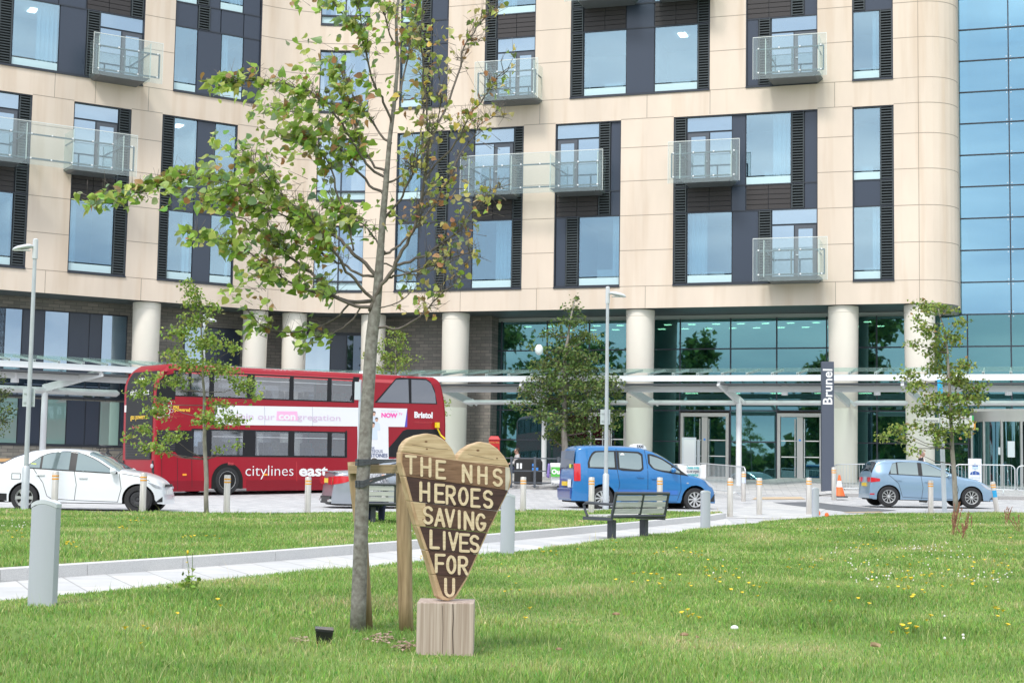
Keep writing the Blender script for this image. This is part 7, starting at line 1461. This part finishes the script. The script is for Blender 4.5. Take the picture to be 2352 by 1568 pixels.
gr.build('engine_grille', mat('grille_grey', (.05, .05, .055), .5), lw)
b = MB(); cp = MB(); 
for x, r_ in ((bp(522, 1108)[0], .60), (bp(522, 1108)[0]+5.85, .60)):
    q = [(x+r_*math.cos(R(a)), .46+r_*math.sin(R(a))) for a in range(0, 181, 10)]+[(x-r_, .19), (x+r_, .19)]; side_poly('wheel_arch', under, q, .007, local=True)
    for sg in (-1, 1): wheel(bus, x, sg*(BW/2-.125), .47, sg, 'bus', wd=.28)
side_poly('roofline_highlight', redhi, rect(1.0, BL-1.25, 4.14, 4.02), .005, local=True)  # brighter red strip: sky highlight along the roofline, painted into the colour
# adverts
adw = mat('advert_white', (.78, .78, .80), .5); adp = mat('advert_purple', (.10, .08, .45), .5); pink = mat('advert_pink', (.85, .10, .42), .5); palep = mat('advert_pale', (.66, .50, .64), .5)
ad = side_poly('side_advert', adw, [(501, 930.5), (937, 938), (930.5, 980), (493.5, 975)], .008); side_poly('advert_edge', adp, [(496, 930.3), (501, 930.5), (493.5, 975), (492, 975)], .0085, ad); side_poly('advert_edge', adp, [(937, 938), (936.5, 980.2), (930.5, 980)], .0085, ad)
side_poly('advert_joint', mat('joint_grey', (.45, .45, .5), .7), [(609, 932.5), (609.8, 932.5), (609.8, 976.8), (609, 976.8)], .0130, ad); side_poly('advert_joint', MATS['joint_grey'], [(719, 934.5), (719.8, 934.5), (719.8, 977.5), (719, 977.5)], .0130, ad)
def bus_text(s, p0, p1, size, m, par, bold=0., off=.014, shear=0.):
    """lettering fitted between two measured baseline ends on the visible side"""
    a, z0 = bp(*p0); c, z1 = bp(*p1); b = text_mb(s, size, bold, 'LEFT', .0015, shear); xs = [v[0] for v in b.v]; k = (c-a)/(max(xs)-min(xs)); x0 = min(xs)
    xform(b, lambda x, y, z: (a+(x-x0)*k, YS_-off-z, (z0+z1)/2+y)); return b.build('lettering', m, par)
side_poly('glow_patch', mat('advert_glow', (.86, .45, .66), .5), [(638, 944), (684, 944.5), (686, 966), (636, 965)], .0135, ad)
bus_text('Join our', (541, 962), (632, 963.5), .30, palep, ad); bus_text('con', (641, 963), (680, 963.5), .34, wtext, ad, .012, .018); bus_text('gregation', (684, 964), (783, 965.5), .30, palep, ad)
bus_text('NOW', (877, 958), (914, 958.5), .22, pink, ad, .012); bus_text('TV', (917, 953), (925.5, 953), .12, pink, ad); bus_text('Stream every episode on', (877, 944), (916, 944.6), .05, palep, ad)
ps = side_poly('poster', adw, [(822, 936.3), (893, 937.3), (893, 1056.5), (822, 1056)], .012)
suit = mat('poster_suit', (.62, .70, .80), .6); skn = mat('poster_skin', (.62, .38, .28), .6); hr = mat('poster_hair', (.03, .025, .025), .7)
for hx, hy, s_ in ((860, 950, 1.), (848, 968, .9), (866, 964, .9), (857, 976, 1.25)):
    side_poly('printed_suit', suit, [(hx-9*s_, hy+26*s_), (hx-8*s_, hy+10*s_), (hx-3*s_, hy+6*s_), (hx+3*s_, hy+6*s_), (hx+8*s_, hy+10*s_), (hx+9*s_, hy+26*s_)], .0165+s_*.001+.0008*hy/1000, ps); q = [(hx+3.6*s_*math.cos(a), hy+5*s_*math.sin(a)) for a in frg(0, 6.0, 12)]; side_poly('printed_face', skn, q, .0182+.0015*s_, ps); side_poly('printed_hair', hr, [(hx-4*s_, hy-1*s_), (hx-3.4*s_, hy-5*s_), (hx, hy-6.3*s_), (hx+3.5*s_, hy-5*s_), (hx+4.2*s_, hy-.5*s_), (hx+2.5*s_, hy-3*s_), (hx-2.5*s_, hy-3*s_)], .0196+.0015*s_, ps)
navy_t = mat('poster_ink', (.10, .13, .25), .6)
bus_text('THE', (852, 1031), (860, 1031), .12, navy_t, ps, 0, .026); bus_text('RIGHTEOUS', (833, 1038.5), (879, 1039), .15, navy_t, ps, 0, .026); bus_text('GEMSTONES', (828, 1049), (890, 1049.5), .19, navy_t, ps, .003, .026)
bus_text('citylines', (564, 1092), (674, 1092), .53, wtext, bus, -.006, .008); bus_text('east', (687, 1092), (753, 1092), .52, wtext, bus, .016, .008); side_poly('divider', redhi, [(681.3, 1060), (682.3, 1060), (682.3, 1104), (681.3, 1104)], .008)
bus_text('Bristol', (953, 958.5), (995, 959.5), .30, wtext, bus, .014, .008); bus_text('FOR OUR CITY', (954, 971.5), (994, 972), .09, redhi, bus, 0, .008); bus_text('First', (524, 1067), (537, 1067), .13, redhi, bus, .004, .008)
yl = mat('vinyl_yellow', (.85, .55, .05), .4); bus_text('gas', (399, 937), (413, 937.3), .17, yl, bus, .004, .008); bus_text('powered', (403, 944), (438, 944.8), .17, yl, bus, .004, .008); bus_text('for', (404, 951.5), (411, 951.7), .11, redhi, bus, 0, .008); bus_text('cleaner air', (397, 957.5), (424, 958), .11, redhi, bus, 0, .008)
for cx, cy, r_ in ((390, 926, .10), (391.5, 934, .06), (385.5, 944.5, .115), (368, 951.5, .115), (396, 943, .06), (378.5, 938.5, .055), (377, 953, .045), (390, 957, .035), (378.5, 926, .035)):
    a, z = bp(cx, cy); b = MB(); b.lathe([(r_, YS_-.006), (r_, YS_-.010), (r_*.84, YS_-.010), (r_*.84, YS_-.006)], 20, (a, 0, z), 'y', False); b.build('bubble_ring', wtext, bus)
for pts in ([(441, 985), (441, 1118)], [(479, 1050), (479, 1120)], [(408, 1052), (408, 1125)], [(372, 1020), (372, 1126)]): (x0, y0), (x1, y1) = pts; side_poly('panel_gap', seam_m, [(x0-.4, y0), (x0+.4, y0), (x1+.4, y1), (x1-.4, y1)], .0075)
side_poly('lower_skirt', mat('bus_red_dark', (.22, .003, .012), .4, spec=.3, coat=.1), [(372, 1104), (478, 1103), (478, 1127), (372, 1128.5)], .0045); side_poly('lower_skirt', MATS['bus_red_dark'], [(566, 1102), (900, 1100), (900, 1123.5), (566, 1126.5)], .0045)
for px in (424, 610): a, z = bp(px, 1089.5); b = MB(); b.box(a-.07, a+.07, YS_-.025, YS_-.004, z-.03, z+.03); b.build('side_marker', amb, bus)
b = MB(); z = 4.32; b.box(1.2, BL-1.8, -.7, .7, 4.318, 4.36); b.build('roof_panel', mat('bus_roof', (.72, .70, .70), .5), bus); b = MB(); b.box(8.7, 9.1, -.5, -.2, 4.36, 4.47); b.build('roof_vent', white_m, bus, bevel=.02)
# rear of the bus
def rear_poly(name, m, pts, off, par=None):
    b = MB(); f = lambda o: (lambda p: (bus_out(p[1])[0]-o, p[0], p[1])); b.prism(pts, f(off), f(off-.006)); return b.build(name, m, par or bus)
bb = MB(); bb.grid(lambda y, z: (bus_out(z)[0]-.012, y, z), [-.98, -.5, 0, .5, .98], frg(1.70, 4.10, 16)); rp_ = bb.build('rear_glass_panel', busblk, bus, smooth_='all')
rear_poly('rear_grille_panel', busblk, [(-.98, 1.69), (.98, 1.69), (.93, 1.16), (-.93, 1.16)], .010)
b = MB()
for i in range(9): b.box(-.03+.0, -.018, -.90, .90, 1.20+i*.053, 1.225+i*.053)
b.build('rear_grille', mat('grille_grey', (1, 1, 1)), bus)
def rear_text(s, size, z, y, m, bold=0., xs=1.): o = text_mb(s, size, bold, 'CENTER', .002, 0, xs); xform(o, lambda x, y_, z_: (bus_out(z+y_)[0]-.018-z_, y-x, z+y_)); return o.build('lettering', m, bus)
rear_text('citylines east', .30, 3.30, 0, wtext, .002, .9); rear_text('Bristol', .17, 3.78, 0, wtext, .008); rear_text('gas powered', .24, 2.50, 0, yl, .002); rear_text('for cleaner air', .15, 2.18, .05, redhi)
for s_ in (-1, 1):
    b = MB(); b.box(.0, .02, s_*1.02-.06, s_*1.02+.06, 2.75, 2.98); b.build('white_marker', wtext, bus); rear_poly('lamp_housing', busblk, [(s_*1.06-.10, .45), (s_*1.06+.10, .5), (s_*1.06+.06, 1.12), (s_*1.06-.04, 1.12)], .014)
    for z, m_ in ((.95, clr), (.65, redl)): b = MB(); b.lathe([(.001, -.035), (.07, -.03), (.075, 0)], 14, (0, s_*1.06, z), 'x', False); b.build('rear_lamp', m_, bus)
b = MB(); b.box(BL-.62, BL-.50, YS_-.16, YS_-.02, 2.42, 2.62); b.tube([(BL-.56, YS_-.1, 2.4), (BL-.4, YS_-.1, 2.15), (BL-.3, YS_-.25, 2.0)], .03, 6); b.build('mirror_arm', mat('mirror_yellow', (.8, .6, .02), .5), bus)
b = MB(); b.box(.35, BL-.4, -1.05, 1.05, .22, .34); b.build('underbody', under, bus)
# ------------------------------------------------------------------ people
def skin_mesh(name, J, E_, root, m, par, sub=2):
    me = bpy.data.meshes.new('s'); names = list(J); ix = {n: i for i, n in enumerate(names)}; me.from_pydata([J[n][:3] for n in names], [(ix[a], ix[b]) for a, b in E_], []); o = bpy.data.objects.new('s', me); COL.objects.link(o)
    sk = o.modifiers.new('k', 'SKIN'); sk.use_smooth_shade = True; sl = o.modifiers.new('u', 'SUBSURF'); sl.levels = sub; sl.render_levels = sub
    for i, n_ in enumerate(names): r_ = J[n_][3]; d = me.skin_vertices[0].data[i]; d.radius = r_ if isinstance(r_, tuple) else (r_, r_); d.use_root = n_ == root
    dg = bpy.context.evaluated_depsgraph_get(); nm = bpy.data.meshes.new_from_object(o.evaluated_get(dg)); bpy.data.objects.remove(o); nm.materials.clear(); nm.materials.append(m); nm.polygons.foreach_set('use_smooth', [True]*len(nm.polygons))
    q = bpy.data.objects.new(name, nm); COL.objects.link(q); q.parent = par; return q
def person(loc, rz, label, pose, skin, top_m, leg_m, hair_m, shoe_m, hair=1, bare=False, group=None):
    t = thing('person', loc, label, 'person', group, rz); S = pose == 'sit'
    hip = (0, 0, .50 if S else .93); k = hip[2]-.93; ch = (-.03 if S else 0, 0, 1.27+k); nk = (-.01, 0, 1.475+k); lean = .0
    J = {'hip': (*hip, (.15, .12)), 'ch': (*ch, (.165, .115)), 'nk': (*nk, .058), 'jaw': (.035, 0, nk[2]+.075, .075), 'hd': (.03, 0, nk[2]+.15, (.082, .095)), 'tp': (.015, 0, nk[2]+.235, .06), 'ns': (.125, 0, nk[2]+.125, .013), 'chin': (.085, 0, nk[2]+.06, .03)}
    E_ = [('hip', 'ch'), ('ch', 'nk'), ('nk', 'jaw'), ('jaw', 'hd'), ('hd', 'tp'), ('hd', 'ns'), ('jaw', 'chin')]; T = {a: J[a] for a in ('hip', 'ch')}; TE = [('hip', 'ch')]; L_ = {'hip': J['hip']}; LE = []
    for s_, n_ in ((-1, 'r'), (1, 'l')):
        sh = (-.01, s_*.185, 1.42+k, .062); el = (.06 if S else -.02, s_*.255, 1.15+k, .045); wr = (.30, s_*.13, 1.10+k, .03) if S else (.07, s_*.25, .91, .03)
        hp = (0, s_*.09, hip[2]-.03, .095); kn = (.44, s_*.11, .50, .062) if S else (.02, s_*.10, .50, .060); an = (.42, s_*.11, .09, .038) if S else (-.02, s_*.10, .09, .038); to = (an[0]+.17, s_*.12, .035, .032)
        for a, p in (('sh', sh), ('el', el), ('wr', wr), ('hp', hp), ('kn', kn), ('an', an), ('to', to)): J[a+n_] = p
        fd = Vector((.9, -.3*s_, -.1)) if S else Vector((.25, 0, -1)); fd.normalize(); J['pm'+n_] = (*(Vector(wr[:3])+fd*.06), (.034, .016)); E_ += [('ch', 'sh'+n_), ('sh'+n_, 'el'+n_), ('el'+n_, 'wr'+n_), ('wr'+n_, 'pm'+n_), ('hip', 'hp'+n_), ('hp'+n_, 'kn'+n_), ('kn'+n_, 'an'+n_), ('an'+n_, 'to'+n_)]
        sd = Vector((0, 1, 0)) if S else Vector((1, 0, .1))
        for f, (o_, ln) in enumerate(((-.028, .062), (-.010, .075), (.009, .07), (.027, .055))):
            p1 = Vector(J['pm'+n_][:3])+sd*o_+fd*.035; p2 = p1+fd*ln*.6+Vector((0, -s_*.012, -.012 if S else 0)); J[f'f{f}{n_}'] = (*p1, .0095); J[f'g{f}{n_}'] = (*p2, .0080); E_ += [('pm'+n_, f'f{f}{n_}'), (f'f{f}{n_}', f'g{f}{n_}')]
        p1 = Vector(wr[:3])+fd*.04+sd*.045*(1 if not S else -s_); J['th'+n_] = (*p1, .010); E_.append(('wr'+n_, 'th'+n_))
        for a, g_ in (('sh', .022), ('el', .022), ('wr', .018)): p = J[a+n_]; T[a+n_] = (*p[:3], p[3]+g_)
        TE += [('ch', 'sh'+n_), ('sh'+n_, 'el'+n_), ('el'+n_, 'wr'+n_)]; 
        ke = J['kn'+n_] if bare else None; L_['hp'+n_] = (*hp[:3], .11); L_['kn'+n_] = (*kn[:3], .082); LE += [('hip', 'hp'+n_), ('hp'+n_, 'kn'+n_)]
        if not bare: L_['an'+n_] = (*an[:3], .062); LE.append(('kn'+n_, 'an'+n_))
    T = {a: ((*p[:3], (p[3][0]+.025, p[3][1]+.025)) if isinstance(p[3], tuple) else p) for a, p in T.items()}; L_['hip'] = (*hip, (.165, .135)); T['co'] = (*[a for a in (nk[0]-.01, 0, nk[2]-.03)], .075); TE.append(('ch', 'co'))
    skin_mesh('body', J, E_, 'hip', skin, t); skin_mesh('top', T, TE, 'hip', top_m, t); skin_mesh('trousers', L_, LE, 'hip', leg_m, t)
    b = MB(); hc = Vector((.008, 0, nk[2]+.165)); b.grid(lambda u, v: hc+Vector((-.103*math.cos(u)*math.cos(v)-.006, .09*math.sin(u)*math.cos(v), .098*math.sin(v))), frg(-2.2, 2.2, 14), frg(-.35 if hair else .1, 1.57, 8)); b.build('hair', hair_m, t, smooth_='all').modifiers.new('s', 'SOLIDIFY').thickness = .012
    for s_ in (-1, 1):
        b = MB(); b.grid(lambda u, v: (.02+.02*math.cos(u)*math.cos(v), s_*(.088+.012*math.sin(u)*math.cos(v)), nk[2]+.13+.032*math.sin(v)), frg(0, 6.28, 8), frg(-1.57, 1.57, 6)); b.build('ear', skin, t, smooth_='all'); b = MB(); b.grid(lambda u, v: (.112+.006*math.cos(v), s_*.034+.012*math.sin(u)*math.cos(v), nk[2]+.155+.008*math.sin(v)), frg(0, 6.28, 8), frg(-1.57, 1.57, 4)); b.build('eye', mat('eye_dark', (.03, .02, .02), .3), t)
        a = J['an'+('r' if s_ < 0 else 'l')]; b = MB(); b.tube([(a[0]-.06, a[1], .05), (a[0]+.04, a[1], .055), (a[0]+.15, a[1]+s_*.01, .04), (a[0]+.2, a[1]+s_*.015, .03)], [.045, .05, .045, .03], 8); b.build('shoe', shoe_m, t, smooth_='all')
    b = MB(); b.tube([(.112, -.025, nk[2]+.075), (.121, 0, nk[2]+.074), (.112, .025, nk[2]+.075)], .006, 5); b.build('mouth', mat('lips', (.42, .16, .13), .5), t); return t
skA = mat('skin_light', (.52, .30, .22), .5); dkc = mat('cloth_black', (.02, .02, .024), .8); nvy = mat('cloth_navy', (.022, .028, .07), .8); hg = mat('hair_grey', (.22, .20, .18), .8); hb_ = mat('hair_dark', (.05, .035, .025), .8); shw = mat('shoe_dark', (.03, .03, .03), .6)
Ym = 51.2; pz = atY(2117, 1153, Ym); pm = person(pz, R(-12), 'man in a dark jacket with white stripes standing behind the light blue hatchback', 'stand', skA, dkc, nvy, hg, shw, 1)
b = MB()
for s_ in (-1, 1): b.tube([(.07, s_*.05, 1.47), (.10, s_*.10, 1.36), (.12, s_*.13, 1.18)], .016, 6); b.tube([(-.01, s_*.10, 1.50), (.0, s_*.19, 1.485)], .014, 6)
b.build('white_stripes', mat('licence_white', (1, 1, 1)), pm)
g = ground_at(1187, 60.9); ch = thing('chair', g, 'dark chair with blue frame behind the litter bins', 'chair', None, R(180)); b = MB(); b.box(-.22, .24, -.23, .23, .35, .39); b.build('seat', nvy, ch, bevel=.01); b = MB(); b.box(-.26, -.22, -.23, .23, .40, .95); b.build('backrest', nvy, ch, bevel=.01)
for x in (-.2, .2):
    for y in (-.2, .2): b = MB(); b.tube([(x, y, 0), (x, y, .36)], .016, 6); b.build('leg', mat('chair_blue', (.05, .16, .5), .4), ch)
person(g+Vector((0, 0, .02)), R(190), 'seated man in a light grey top and navy shorts behind the litter bins', 'sit', skA, mat('cloth_grey', (.47, .45, .45), .85), nvy, hb_, shw, 1, True)
pat = mat('cloth_pattern', (.02, .025, .06), .85, col2=(.75, .75, .78), vscale=38); r_ = bq+Vector((-.40, .04, -.11))
person(r_, ang*0+R(88), 'person in a navy and white patterned top sitting on the half hidden bench', 'sit', skA, pat, nvy, hb_, shw, 1)
